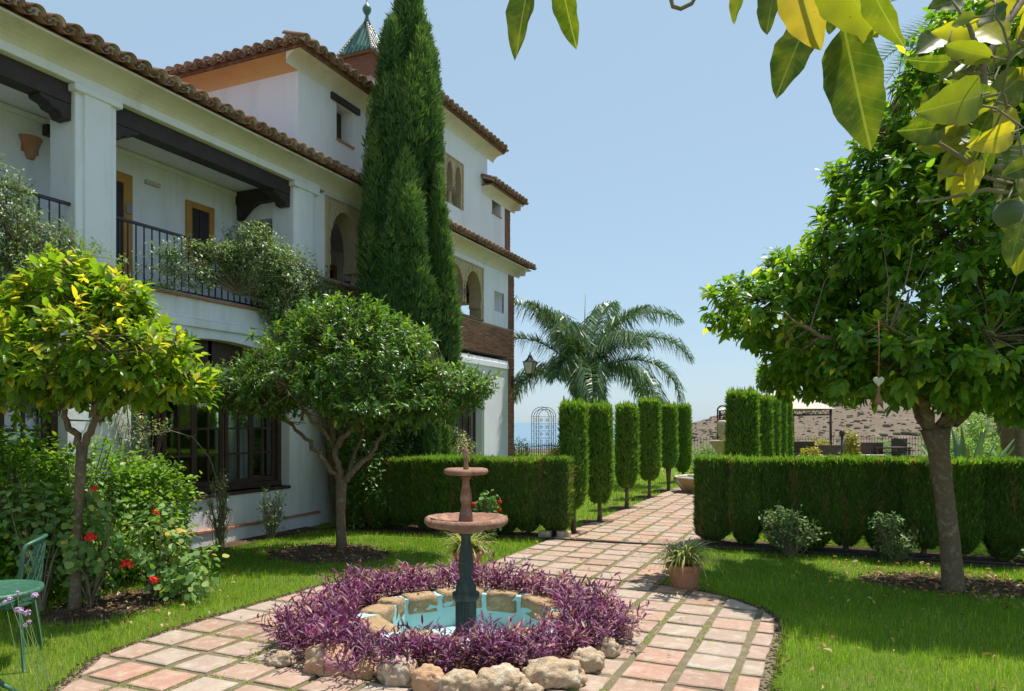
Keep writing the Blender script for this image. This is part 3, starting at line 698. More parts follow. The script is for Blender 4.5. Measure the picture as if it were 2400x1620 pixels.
def eave_row(p0, p1, outv, slope, courses=5, pitch=0.2, singles=True, z=0.0):
    """row of cover and channel tiles along p0->p1; outv = horizontal outward unit vector"""
    p0 = Vector(p0); p1 = Vector(p1); outv = Vector(outv); L = (p1-p0).length; n = int(L/pitch); d = (p1-p0).normalized()
    up = (-outv+Vector((0, 0, slope))).normalized()
    zax = d.cross(up); 
    if zax.z < 0: zax = -zax; 
    xax = up.cross(zax)
    rot = Matrix((xax, up, zax)).transposed().to_4x4()
    far = MB(); mort = MB(); rr = random.Random(int(L*100))
    for k in range(n+1):
        b = p0+d*(pitch*(k+0.5)-pitch*0.5)
        for c in range(courses):
            if c and min(k, n-k)*pitch < 0.36*c+0.1: continue
            j = rr.uniform(-0.012, 0.012)
            q = b+up*(0.34*c)+zax*(0.012*c)
            if c == 0:
                for me, off, dz in ((T_COVER, 0, 0.062), (T_CHAN, pitch/2, 0.085)):
                    o = bpy.data.objects.new(me.name.split('.')[0], me); COL.objects.link(o)
                    m = Matrix.Translation(q+d*(off+j)-up*(0.02+abs(j))+zax*(dz)) @ rot @ Matrix.Rotation(rr.uniform(-0.05, 0.05), 4, 'Z')
                    o.matrix_world = m; loc, ro, sc = m.decompose(); o.location = loc; o.rotation_euler = ro.to_euler(); keep(o, house)
                mm = Matrix.Translation(q+zax*0.05) @ rot     # mortar plug under the cover
                vs = []; 
                for y in (0.012+rr.uniform(0, 0.03), 0.30):
                    for a in range(7): vs.append(mm @ Vector((0.070*math.cos(math.pi*a/6), y, 0.070*math.sin(math.pi*a/6)-0.004)))
                mort.add(vs, [tuple(range(6, -1, -1)), tuple(range(7, 14))]+[(a, (a+1) % 7, 7+(a+1) % 7, 7+a) for a in range(7)])
            else:
                for tvv, tff, off, dz in ((tv, tf, 0, 0.062), (tv2, tf2, pitch/2, 0.085)):
                    mm = Matrix.Translation(q+d*(off+j)+zax*dz) @ rot
                    far.add([mm @ Vector(v) for v in tvv], tff, True)
    mort.build('mortar', M_MORTAR, house)
    if far.v: o = far.build('upper_roof_tiles', M_TILE, house); o['kind'] = 'stuff'
SL = 0.36
slab('roof', [(W+0.24, Y0, 5.51), (W+0.24, 17.28, 5.51), (BK-2.6, 17.28, 5.47+3.97*SL*0.97), (BK-2.6, Y0, 5.47+3.97*SL*0.97)], M_TILE)
eave_row((W+0.38, 3.0, 5.455), (W+0.38, 17.28, 5.455), (1, 0, 0), SL, courses=3)
# gallery interior
MB().box(BK-0.25, BK, Y0, 8.75, 3.156, 5.2).build('gallery_wall', M_WHITE, house)
MB().box(-9.75, -9.5, 8.75, 13.3, 3.16, 5.2).box(-10.45, -10.2, 13.3, 16.9, 3.16, 5.3).box(-9.5, BK, 8.75, 8.9, 3.16, 5.2).box(-10.2, -9.75, 13.25, 13.35, 3.16, 5.2).build('gallery_wall', M_WHITE, house)
MB().box(BK, W-0.46, Y0, 8.74, 5.135, 5.19).build('gallery_ceiling', M_WHITE, house)
MB().box(-10.2, W-0.46, 8.95, 16.9, 5.15, 5.2).build('gallery_ceiling', M_WHITE, house)
MB().box(-10.3, W-0.29, 9.26, 16.8, 3.10, 3.17).build('gallery_floor', M_TERR, house)
MB().box(BK+0.001, BK+0.03, Y0, 8.7, 5.06, 5.12).build('moulding', M_WHITE, house)
# dark timber beams and brackets
for (a, b) in ((2.34, 5.275), (5.775, 8.71)):
    m = MB().box(W-0.26, W-0.06, a, b, 4.99, 5.198)
    for s, e in ((a, 1), (b, -1)):
        pr = [(s, 4.989), (s+e*0.34, 4.989), (s+e*0.33, 4.95), (s+e*0.24, 4.93), (s+e*0.20, 4.885), (s+e*0.12, 4.875), (s+e*0.09, 4.82), (s, 4.815)]
        m.prism(pr if e > 0 else pr[::-1], 'x', W-0.255, W-0.065)
    m.build('timber_beam', M_WOOD, house, bevel=0.008)
m = MB().box(BK+0.001, W-0.27, 8.60, 8.73, 4.93, 5.13)
m.prism([(BK+0.02, 4.929), (BK+0.4, 4.929), (BK+0.25, 4.87), (BK+0.05, 4.70), (BK+0.02, 4.70)], 'y', 8.61, 8.72)
m.build('timber_beam', M_WOOD, house, bevel=0.006)
m = MB().box(BK+0.001, W-0.43, 8.74, 8.94, 4.7, 5.13); m.build('wall', M_WHITE, house)
# gallery railing: two bays
for (a, b) in ((2.34, 5.28), (5.77, 8.72)):
    x = W-0.10
    rl = MB().box(x-0.022, x+0.022, a, b, 3.915, 3.945).box(x-0.010, x+0.010, a, b, 3.23, 3.248).build('railing', M_IRON, house)
    n = int((b-a)/0.108)
    bm_ = MB().box(-0.0065, 0.0065, -0.0065, 0.0065, 0, 0.67)
    bo = None
    for k in range(1, n):
        if bo is None:
            me = mesh_from('baluster', bm_.v, bm_.f, M_IRON); bo = me
        o = bpy.data.objects.new('baluster', bo); COL.objects.link(o); o.location = (x, a+(b-a)*k/n, 3.247); keep(o, rl)
# ochre surrounds, dark doors and window on the gallery wall
def opening(yc0, yc1, z0, z1, x, surround, door=True, leaf=True):
    s = surround; m = MB()
    m.box(x+0.001, x+0.045, yc0-s, yc0, z0, z1+s).box(x+0.001, x+0.045, yc1, yc1+s, z0, z1+s).box(x+0.001, x+0.0455, yc0, yc1, z1, z1+s)
    if not door: m.box(x+0.001, x+0.0455, yc0, yc1, z0-s*0.6, z0)
    f = m.build('door_surround' if door else 'window_surround', M_OCHREW, house, bevel=0.006)
    m = MB().box(x+0.002, x+0.022, yc0+0.001, yc1-0.001, z0+0.001, z1-0.001)
    if door:
        for k in range(2):
            a = yc0+0.05+k*(yc1-yc0)/2; m.box(x+0.023, x+0.034, a, a+(yc1-yc0)/2-0.1, z0+0.15, z0+0.75).box(x+0.023, x+0.034, a, a+(yc1-yc0)/2-0.1, z0+0.9, z1-0.12)
    else:
        m.box(x+0.023, x+0.036, (yc0+yc1)/2-0.02, (yc0+yc1)/2+0.02, z0+0.005, z1-0.005)
    m.build('door' if door else 'shutter', M_WOOD, house)
opening(5.98, 6.64, 3.187, 4.68, BK, 0.13)
opening(7.74, 8.06, 3.95, 4.66, BK, 0.09, door=False)
opening(11.75, 12.35, 3.187, 4.72, -9.5, 0.12)
MB().box(BK+0.046, BK+0.06, 6.665, 6.745, 4.30, 4.42).build('number_plaque', M_PLAQ, house)
MB().box(BK+0.001, BK+0.05, 6.98, 7.2, 4.78, 4.83).build('conduit', M_MORTAR, house)
# sliding patio windows in the arches
def patio_window(a, b):
    x = W-0.20; n = 5; wd = (b-a)/n
    m = MB().box(x-0.05, x+0.05, a, a+0.07, WZ0+0.06, WZ1-0.2).box(x-0.05, x+0.05, b-0.07, b, WZ0+0.06, WZ1-0.2)
    m.box(x-0.05, x+0.055, a, b, WZ0+0.001, WZ0+0.075).box(x-0.05, x+0.055, a+0.07, b-0.07, 1.93, 2.01)
    m.box(W-0.27, W+0.03, a+0.001, b-0.001, WZ0-0.045, WZ0)
    f = m.build('window', M_WOODF, house, bevel=0.006)
    for i in range(n):
        y0 = a+0.071+i*(b-a-0.142)/n; y1 = y0+(b-a-0.142)/n; xx = x+(0.018 if i % 2 else -0.018)
        s = MB()
        s.box(xx-0.017, xx+0.017, y0+0.003, y0+0.058, WZ0+0.08, 1.925).box(xx-0.017, xx+0.017, y1-0.058, y1-0.003, WZ0+0.08, 1.925)
        s.box(xx-0.017, xx+0.017, y0+0.058, y1-0.058, WZ0+0.08, WZ0+0.15).box(xx-0.017, xx+0.017, y0+0.058, y1-0.058, 1.865, 1.925)
        for k in range(1, 3):
            z = WZ0+0.15+(1.865-WZ0-0.15)*k/3; s.box(xx-0.012, xx+0.012, y0+0.058, y1-0.058, z-0.014, z+0.014)
        ym = (y0+y1)/2; s.box(xx-0.0125, xx+0.0125, ym-0.016, ym+0.016, WZ0+0.15, 1.865)
        o = s.build('sash', M_WOODF, f)
        for k in range(3):
            z0 = WZ0+0.15+(1.865-WZ0-0.15)*k/3; z1 = WZ0+0.15+(1.865-WZ0-0.15)*(k+1)/3
            for (p, q) in ((y0+0.06, ym-0.017), (ym+0.017, y1-0.06)):
                MB().add([(xx, p, z0+0.012), (xx, q, z0+0.012), (xx, q, z1-0.012), (xx, p, z1-0.012)], [(0, 1, 2, 3)]).build('pane', M_GLASS, f)
    # timber arch head with three lights
    t = MB(); yc = (a+b)/2; hw = (b-a)/2
    for k in range(1, 4): t.box(x-0.02, x+0.02, a+(b-a)*k/4-0.03, a+(b-a)*k/4+0.03, 2.012, 2.70)
    t.box(x-0.02, x+0.02, a+0.07, b-0.07, 2.34, 2.70)
    t.box(x-0.02, x+0.02, a+0.0, a+0.14, 2.012, 2.34).box(x-0.02, x+0.02, b-0.14, b-0.0, 2.012, 2.34)
    t.build('fanlight', M_WOODF, f)
    MB().add([(x-0.01, a+0.1, 2.0), (x-0.01, b-0.1, 2.0), (x-0.01, b-0.1, 2.4), (x-0.01, a+0.1, 2.4)], [(0, 1, 2, 3)]).build('pane', M_GLASS, f)
    # room behind with curtains
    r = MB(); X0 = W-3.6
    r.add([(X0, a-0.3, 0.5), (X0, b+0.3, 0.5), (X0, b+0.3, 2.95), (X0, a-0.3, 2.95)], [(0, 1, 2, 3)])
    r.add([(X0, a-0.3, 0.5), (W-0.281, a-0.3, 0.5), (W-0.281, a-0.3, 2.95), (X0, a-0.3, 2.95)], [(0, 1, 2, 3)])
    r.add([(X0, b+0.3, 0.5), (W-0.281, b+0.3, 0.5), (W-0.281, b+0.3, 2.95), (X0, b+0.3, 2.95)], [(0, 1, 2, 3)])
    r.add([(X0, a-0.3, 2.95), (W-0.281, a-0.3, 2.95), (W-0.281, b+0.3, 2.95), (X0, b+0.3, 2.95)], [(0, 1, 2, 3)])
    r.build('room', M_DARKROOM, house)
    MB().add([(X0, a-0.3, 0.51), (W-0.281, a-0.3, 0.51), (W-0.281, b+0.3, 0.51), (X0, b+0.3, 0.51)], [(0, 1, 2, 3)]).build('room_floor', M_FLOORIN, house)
    for (c0, c1) in ((a+0.05, a+0.62), (b-1.02, b-0.05)):
        n2 = 60; vs = []; fs = []
        for k in range(n2+1):
            y = c0+(c1-c0)*k/n2; xw = W-0.42+0.022*math.sin(k*1.15)+0.012*math.sin(k*0.41)
            vs += [(xw, y, 0.62), (xw, y, 2.5)]
        fs = [(2*k, 2*k+2, 2*k+3, 2*k+1) for k in range(n2)]
        MB().add(vs, fs, True).build('curtain', M_CURTAIN, house)
for a, b in WINS: patio_window(a, b)
MB().box(W-1.5, W-1.0, 7.2, 7.7, 0.52, 1.05).box(W-1.3, W-1.0, 7.9, 8.2, 0.52, 1.2).build('cabinet', M_OCHREW, house)

# twin horseshoe arches in cream stone
def twin_arch(y0, y1, z0, z1, ncol, spring, top, x1=W+0.02, depth=0.30, wall_top=5.303, wall_y=None, voussoirs=True):
    """stone frame y0..y1, z0..z1 with ncol arched lights"""
    fr = 0.10; gap = 0.10
    wd = (y1-y0-2*fr-gap*(ncol-1))/ncol
    st = MB(); holes = []
    st.box(x1-depth, x1, y0, y0+fr, z0, z1).box(x1-depth, x1, y1-fr, y1, z0, z1)
    for i in range(ncol):
        a = y0+fr+i*(wd+gap); yc = a+wd/2; hw = wd/2
        arc = []
        n = 22; Rr = hw*0.985; zc = spring+Rr*0.30
        for k in range(n+1):                                  # horseshoe: the curve turns in below its centre
            t = -0.42+(math.pi+0.84)*k/n
            arc.append((yc-Rr*math.cos(t), zc+Rr*math.sin(t)*(top-zc)/Rr))
        lo = arc[0][1]
        # jamb blocks down to the impost, then spandrels
        st.box(x1-depth, x1-0.001, a, arc[0][0], lo-0.05, lo); st.box(x1-depth, x1-0.001, arc[-1][0], a+wd, lo-0.05, lo)
        for k in range(n):
            p, q = arc[k], arc[k+1]
            if k < n//2 and q[0] <= p[0]+1e-6 or k >= n//2 and q[0] <= p[0]+1e-6 or p[1] < zc:
                # side strip
                yo = a if k < n/2 else a+wd
                st.add([(x1-depth, p[0], p[1]), (x1-depth, q[0], q[1]), (x1-depth, yo, q[1]), (x1-depth, yo, p[1]),
                        (x1, p[0], p[1]), (x1, q[0], q[1]), (x1, yo, q[1]), (x1, yo, p[1])], [(0, 1, 2, 3), (7, 6, 5, 4), (0, 4, 5, 1), (3, 2, 6, 7)])
            else:
                zt = z1-fr
                st.add([(x1-depth, p[0], p[1]), (x1-depth, q[0], q[1]), (x1-depth, q[0], zt), (x1-depth, p[0], zt),
                        (x1, p[0], p[1]), (x1, q[0], q[1]), (x1, q[0], zt), (x1, p[0], zt)], [(0, 1, 2, 3), (7, 6, 5, 4), (0, 4, 5, 1), (3, 2, 6, 7)])
        yl, yr = arc[int(n*0.14)][0], arc[int(n*0.86)][0]
        if i < ncol-1: st.box(x1-depth, x1, a+wd, a+wd+gap, spring-0.05, z1)
    st.box(x1-depth, x1+0.001, y0+fr, y1-fr, z1-fr, z1)
    st.box(x1-0.001, x1+0.018, y0, y1, z1-0.03, z1).box(x1-0.001, x1+0.018, y0, y0+0.03, z0, z1-0.03).box(x1-0.001, x1+0.018, y1-0.03, y1, z0, z1-0.03)
    st.build('stone_arch', M_STONE, house)
    for i in range(ncol-1):
        yc = y0+fr+(i+1)*(wd+gap)-gap/2; xc = x1-depth/2
        MB().lathe((xc, yc, 0), [(0.075, z0), (0.075, z0+0.05), (0.055, z0+0.07), (0.05, z0+0.1), (0.047, spring-0.2), (0.055, spring-0.19), (0.06, spring-0.12), (0.09, spring-0.06), (0.095, spring-0.051)], 12).build('column', M_STONE, house)
    if voussoirs:                                             # ring of wedge stones, alternately proud
        for i in range(ncol):
            a = y0+fr+i*(wd+gap); yc = a+wd/2; hw = wd/2; Rr = hw*0.985; zc = spring+Rr*0.30; sc = (top-zc)/Rr
            for k in range(15):
                t0 = -0.40+(math.pi+0.8)*k/15+0.02; t1 = -0.40+(math.pi+0.8)*(k+1)/15-0.02; ri, ro = Rr*1.005, Rr*1.23
                q = [(yc-r*math.cos(t), zc+r*math.sin(t)*sc) for r, t in ((ri, t0), (ri, t1), (ro, t1), (ro, t0))]
                pr = 0.012 if k % 2 else 0.006
                MB().add([(x1+0.0005, *p) for p in q]+[(x1+pr, *p) for p in q], [(0, 1, 2, 3), (7, 6, 5, 4)]+[(j, (j+1) % 4, 4+(j+1) % 4, 4+j) for j in range(4)]).build('voussoir', M_STONE, house)
TA1 = (9.44, 11.30, 3.86, 5.20); TA2 = (13.25, 15.10, 3.95, 5.12)
twin_arch(TA1[0], TA1[1], TA1[2], TA1[3], 2, 4.30, 5.03)
twin_arch(TA2[0], TA2[1], TA2[2], TA2[3], 2, 4.33, 4.96)
plane_wall('wall', M_WHITE, 9.44, 16.59, 3.90, 5.303, [(TA1[0], TA1[1], 3.5, TA1[3]), (TA2[0], TA2[1], 3.5, TA2[3]), (15.74, 16.27, 4.24, 4.72)])
# arched niche
mb = MB(); prism_strip(mb, arc_pts(16.005, 0.265, 4.718, 4.96, 14), 5.06, W-0.05, W+0.0015)
plane_wall('niche_wall', M_WHITE, 15.62, 16.39, 4.2, 5.06, [(15.74, 16.27, 4.24, 4.96)], x0=W-0.03, x1=W+0.001)
mb.build('niche_arch', M_WHITE, house)
MB().box(W-0.29, W-0.27, 15.70, 16.3, 4.2, 5.0).build('niche_back', M_WHITE, house)
MB().box(W-0.268, W-0.24, 15.72, 15.92, 4.25, 4.9).build('niche_shutter', M_WOODF, house)
# end wall seen through the arches (open to the sky)
plane_wall('end_wall', M_BRICKJ, -10.4, W-0.29, 3.0, 5.3, [(-9.75, -9.05, 3.95, 4.62), (-8.93, -8.2, 3.95, 4.62)], x0=16.62, x1=16.90, axis='y')
mb = MB()
for yc in (-9.40, -8.565):
    for k in range(16):
        a0 = math.pi*k/16+0.01; a1 = math.pi*(k+1)/16-0.01
        q = [(yc+r*math.cos(t), 4.60+r*math.sin(t)*0.55) for r, t in ((0.35, a0), (0.35, a1), (0.50, a1), (0.50, a0))]
        mb.add([(p[0], 16.60, p[1]) for p in q]+[(p[0], 16.619, p[1]) for p in q], [(0, 1, 2, 3), (7, 6, 5, 4)]+[(j, (j+1) % 4, 4+(j+1) % 4, 4+j) for j in range(4)])
mb.build('brick_arch_ring', M_BRICK, house)
# lower right: recessed doorway with pilaster
MB().box(W-0.10, W+0.045, 15.10, 15.32, 0, 2.32).box(W-0.12, W+0.085, 15.06, 15.36, 2.321, 2.42).build('pilaster', M_WHITE, house, bevel=0.01)
m = MB()
for k in range(7): m.box(W-0.20, W-0.16, 13.35+k*0.28, 13.40+k*0.28, 0.0, 2.4)
m.box(W-0.195, W-0.165, 13.3, 15.08, 1.2, 1.25).build('window_grille', M_WOODF, house)
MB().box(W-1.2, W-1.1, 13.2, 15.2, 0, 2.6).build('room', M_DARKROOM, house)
# walls closing the volume behind
MB().box(-11.6, W-0.281, 16.64, 16.90, 0, 3.09).box(-11.6, -11.4, 9.0, 16.63, 0, 6.2).build('wall', M_TOWERW, house)

# ---- brick bands (single bricks) ----
bricks = []      # (x-front, y0, y1, z0, z1, axis)
BH, BP = 0.036, 0.047
def brick_field(y0, y1, z0, z1, x=W, bl=0.245):
    out = []; j = 0; z = z0
    while z+BH <= z1+0.001:
        y = y0-(bl/2 if j % 2 else 0)
        while y < y1:
            a, b = max(y, y0), min(y+bl-0.012, y1)
            if b-a > 0.03: out.append((x, a, b, z, z+BH))
            y += bl
        z += BP; j += 1
    return out
MB().box(W-0.27, W+0.0, 9.26, 16.535, 3.22, 3.90).build('brick_bed', M_BRICKJ, house)
MB().box(W-0.27, W+0.0, 16.535, 16.90, 0.0, 5.25).build('brick_bed', M_BRICKJ, house)
MB().box(W-0.30, W-0.05, 16.38, 16.78, 5.5, 7.05).build('brick_bed', M_BRICKJ, house)
vis = brick_field(13.9, 16.90, 3.22, 3.90)+brick_field(9.44, 10.7, 3.5, 3.86)
rest_b = brick_field(10.7, 13.9, 3.22, 3.90)+brick_field(9.44, 10.7, 3.22, 3.5)
strip_b = brick_field(16.535, 16.90, 0.75, 3.20)+brick_field(16.535, 16.90, 3.92, 5.25)+brick_field(16.39, 16.77, 5.6, 7.0, x=W-0.05)
B_ME = {}
rb = random.Random(3)
allv = vis+strip_b
for i, (x, a, b, z0, z1) in enumerate(allv):
    if i >= 300: rest_b.append((x, a, b, z0, z1)); continue
    L = round(b-a, 3); pr = rb.choice([0.005, 0.008, 0.011])
    if (L, pr) not in B_ME:
        m = MB(); e = 0.004
        m.add([(0, -L/2, 0), (0, L/2, 0), (0, L/2, BH), (0, -L/2, BH), (pr, -L/2+e, e), (pr, L/2-e, e), (pr, L/2-e, BH-e), (pr, -L/2+e, BH-e)],
              [(4, 5, 6, 7), (0, 1, 5, 4), (1, 2, 6, 5), (2, 3, 7, 6), (3, 0, 4, 7)])
        B_ME[L, pr] = mesh_from('brick', m.v, m.f, M_BRICK)
    o = bpy.data.objects.new('brick', B_ME[L, pr]); COL.objects.link(o); o.location = (x+0.0005, (a+b)/2, z0); keep(o, house)
m = MB()
for (x, a, b, z0, z1) in rest_b:
    pr = rb.choice([0.005, 0.008, 0.011]); m.box(x-0.01, x+pr, a, b, z0, z1)
# bricks turning the corner on the far end
o = m.build('more_bricks', M_BRICK, house); o['kind'] = 'stuff'
MB().box(W-0.3, W+0.03, TA2[0]-0.05, TA2[1]+0.02, 3.905, 3.949).box(W-0.3, W+0.03, 9.4, 11.35, 3.83, 3.858).build('sill', M_TILE, house)

# ---- upper blocks ----
def block(y0, y1, xb, z1, holes, nm='upper_wall', xf=W-0.03):
    plane_wall(nm, M_TOWERW, y0, y1, 5.30, z1, holes, x0=xf-0.3, x1=xf)
XF = W-0.03
block(8.85, 12.0, -11.5, 7.06, [(9.78, 10.22, 6.22, 6.80), (11.2, 11.6, 6.22, 6.80)])
plane_wall('upper_wall', M_TOWERW, -11.5, XF-0.30, 5.30, 7.06, [], x0=8.85, x1=9.15, axis='y')
block(12.0, 15.42, -11.5, 7.85, [(13.33, 14.18, 6.20, 7.20)])
plane_wall('upper_wall', M_TOWERW, -11.5, XF-0.30, 5.30, 7.85, [], x0=12.0, x1=12.25, axis='y')
plane_wall('upper_wall', M_TOWERW, -11.5, XF-0.30, 5.30, 7.85, [], x0=15.17, x1=15.42, axis='y')
block(15.42, 16.40, -9.5, 6.98, [(15.68, 16.17, 6.56, 7.0-0.02)])
plane_wall('upper_wall', M_TOWERW, -10.5, XF-0.30, 5.30, 6.98, [], x0=16.5, x1=16.78, axis='y')
# small deep window, timber lintel, sill
def small_window(y0, y1, z0, z1, lintel=True):
    x = XF-0.24
    MB().box(x-0.03, x, y0, y1, z0, z1).build('shutter', M_WOODF, house)
    MB().box(x+0.001, x+0.03, y0, y0+0.04, z0, z1).box(x+0.001, x+0.03, (y0+y1)/2-0.02, (y0+y1)/2+0.02, z0, z1).build('window_frame', M_WOODF, house)
    MB().box(x+0.002, XF+0.025, y0-0.02, y1+0.02, z0-0.03, z0-0.001).build('sill', M_TERR, house)
    if lintel: MB().box(XF-0.10, XF+0.045, y0-0.16, y1+0.16, z1+0.002, z1+0.11).build('timber_lintel', M_WOOD, house, bevel=0.008)
small_window(9.78, 10.22, 6.22, 6.80); small_window(11.2, 11.6, 6.22, 6.80); small_window(15.68, 16.17, 6.56, 6.98, lintel=False)
twin_arch(13.33, 14.18, 6.20, 7.20, 2, 6.66, 7.08, x1=XF+0.015, depth=0.22)
MB().box(XF-0.28, XF-0.22, 13.3, 14.2, 6.2, 7.2).build('window_back', M_WOODF, house)
# eaves of the upper blocks
def eave_x(y0, y1, z, mat, ov=0.30, xf=XF, row=(None, None), courses=4):
    cove('cornice', mat, y0, y1, z-0.20, xf+0.002, ov-0.04, 0.17)
    MB().box(xf-0.1, xf+ov-0.01, y0-0.002, y1, z-0.029, z-0.012).box(xf-0.1, xf+ov, y0-0.002, y1, z-0.0115, z).build('eave_board', M_TILE, house)
    a, b = row; eave_row((xf+ov+0.04, a if a is not None else y0, z+0.003), (xf+ov+0.04, b if b is not None else y1, z+0.003), (1, 0, 0), SL, courses=courses)
eave_x(8.58, 12.0, 7.11, M_CREAMTRIM)
eave_x(11.8, 15.75, 7.93, M_CREAMTRIM)
eave_x(15.14, 17.0, 7.05, M_CREAMTRIM, ov=0.26)
# left return of the first block: cornice with orange roof bounce painted in, and tiles
cove('cornice', M_CORNGLOW, -11.6, XF+0.0, 6.91, 8.848, 0.26, 0.17, axis='y', sgn=-1)
MB().box(-11.6, XF+0.30, 8.55, 8.577, 7.081, 7.11).box(-11.6, XF, 8.577, 8.9, 7.0815, 7.1095).build('eave_board', M_TILE, house)
eave_row((-11.5, 8.53, 7.113), (XF+0.30, 8.53, 7.113), (0, -1, 0), SL, courses=4)
cove('cornice', M_CREAMTRIM, -11.6, XF+0.26, 6.85, 16.782, 0.24, 0.17, axis='y')
def hip(x0, x1, y0, y1, z, h):
    xm = (x0+x1)/2; k = (x1-x0)/2
    ym0, ym1 = min(y0+k, (y0+y1)/2), max(y1-k, (y0+y1)/2)
    vs = [(x0, y0, z), (x1, y0, z), (x1, y1, z), (x0, y1, z), (xm, ym0, z+h), (xm, ym1, z+h)]
    MB().add(vs, [(0, 1, 4), (1, 2, 5, 4), (2, 3, 5), (3, 0, 4, 5), (3, 2, 1, 0)]).build('roof', M_TILE, house)
hip(-11.6, XF+0.33, 8.52, 12.0, 7.112, 0.72); hip(-11.6, XF+0.33, 11.78, 15.77, 7.935, 0.72); hip(-11.0, XF+0.28, 15.12, 17.02, 7.053, 0.3)
# round white ridge end on the corner
MB().tube([(XF+0.24, 8.60, 7.18), (XF+0.02, 8.80, 7.30)], [0.085, 0.09], 12).lathe((XF+0.16, 8.72, 7.14), [(0.085, 0), (0.09, 0.12), (0.075, 0.2), (0.03, 0.235)], 14).build('ridge_end', M_MORTAR, house)
# dovecote turret with green glazed pyramid
TX, TY, TR = -10.05, 14.37, 0.45
MB().box(TX-TR+0.08, TX+TR-0.08, TY-TR+0.08, TY+TR-0.08, 7.6, 9.98).build('turret_wall', M_BRICKJ, house)
mb = MB()
for j in range(10):
    z = 9.5+j*BP
    mb.box(TX-TR+0.07, TX+TR-0.07, TY-TR+0.07, TY+TR-0.07, z, z+BH)
mb.build('turret_bricks', M_BRICK, house)
mb = MB().box(TX-TR-0.02, TX+TR+0.02, TY-TR-0.02, TY+TR+0.02, 9.985, 10.04); mb.build('turret_cornice', M_TILE, house)
apex = Vector((TX, TY, 11.0)); zb = 10.045; Rr = TR+0.03
MB().add([(TX-Rr, TY-Rr, zb), (TX+Rr, TY-Rr, zb), (TX+Rr, TY+Rr, zb), (TX-Rr, TY+Rr, zb), tuple(apex)], [(0, 1, 4), (1, 2, 4), (2, 3, 4), (3, 0, 4), (3, 2, 1, 0)]).build('spire', M_GTILE, house)
cs = [Vector((TX-Rr, TY-Rr, zb)), Vector((TX+Rr, TY-Rr, zb)), Vector((TX+Rr, TY+Rr, zb)), Vector((TX-Rr, TY+Rr, zb))]
gt = MB(); wt = MB()
for s in range(4):
    a, b = cs[s], cs[(s+1) % 4]; mid = (a+b)/2
    for k in range(1, 8):
        p = a.lerp(b, k/8)
        f = 1-abs(k/8-0.5)*2
        top = p.lerp(apex, 1.0) if abs(k-4) < 1e-6 else mid.lerp(apex, 1.0)
        # rib runs straight up the slope until it meets the hip
        up = (apex-mid); q = p+up*f
        (wt if (s == 1 and k % 2 == 0) else gt).tube([p+(q-p)*t for t in (0, 0.25, 0.5, 0.75, 0.97)], [0.030, 0.028, 0.027, 0.026, 0.024], 6)
    for k in range(14):                                        # hip tiles, white glazed
        p = a.lerp(apex, k/14.5); q = a.lerp(apex, (k+1.15)/14.5); wt.tube([p, q], [0.040, 0.030], 6)
gt.build('spire_rib', M_GTILE, house); wt.build('spire_hip_tiles', M_WTILE, house)
MB().lathe((TX, TY, 0), [(0.10, 10.90), (0.05, 11.03), (0.035, 11.12), (0.06, 11.15), (0.10, 11.22), (0.105, 11.28), (0.06, 11.36), (0.02, 11.40), (0.012, 11.50), (0.004, 11.56)], 12).build('finial', M_GTILE, house)

# things fixed to the gallery wall
def wall_pot(y, z, x, label):
    m = MB(); n = 14; vs = []; prof = [(0.125, 0.13), (0.13, 0.115), (0.115, 0.09), (0.05, -0.10), (0.035, -0.12)]
    for r, zz in prof:
        for k in range(n+1):
            a = -math.pi/2+math.pi*k/n; vs.append((x+0.002+r*math.cos(a)*0.95, y+r*math.sin(a), z+zz))
    fs = []
    for i in range(len(prof)-1):
        for k in range(n): fs.append((i*(n+1)+k, i*(n+1)+k+1, (i+1)*(n+1)+k+1, (i+1)*(n+1)+k))
    fs.append(tuple((len(prof)-1)*(n+1)+k for k in range(n+1))); m.add(vs, fs, True)
    m.box(x+0.0015, x+0.006, y-0.10, y+0.10, z-0.05, z+0.12)
    tag(recentre(m.build('wall_pot', M_TERR)), label, 'wall pot', 'terracotta pots on the gallery walls')
wall_pot(5.46, 4.72, BK, 'empty terracotta wall pot on the gallery wall left of the big white pillar')
wall_pot(12.9, 4.45, -9.5, 'terracotta wall pot beside the far gallery door under the stone arch')
m = MB().box(BK+0.002, BK+0.10, 5.60, 5.78, 4.93, 5.05); m.box(BK+0.101, BK+0.115, 5.615, 5.765, 4.945, 5.035)
tag(recentre(m.build('bulkhead_lamp', M_METALP, bevel=0.012)), 'small dark square lamp high on the gallery wall left of the white pillar', 'lamp')
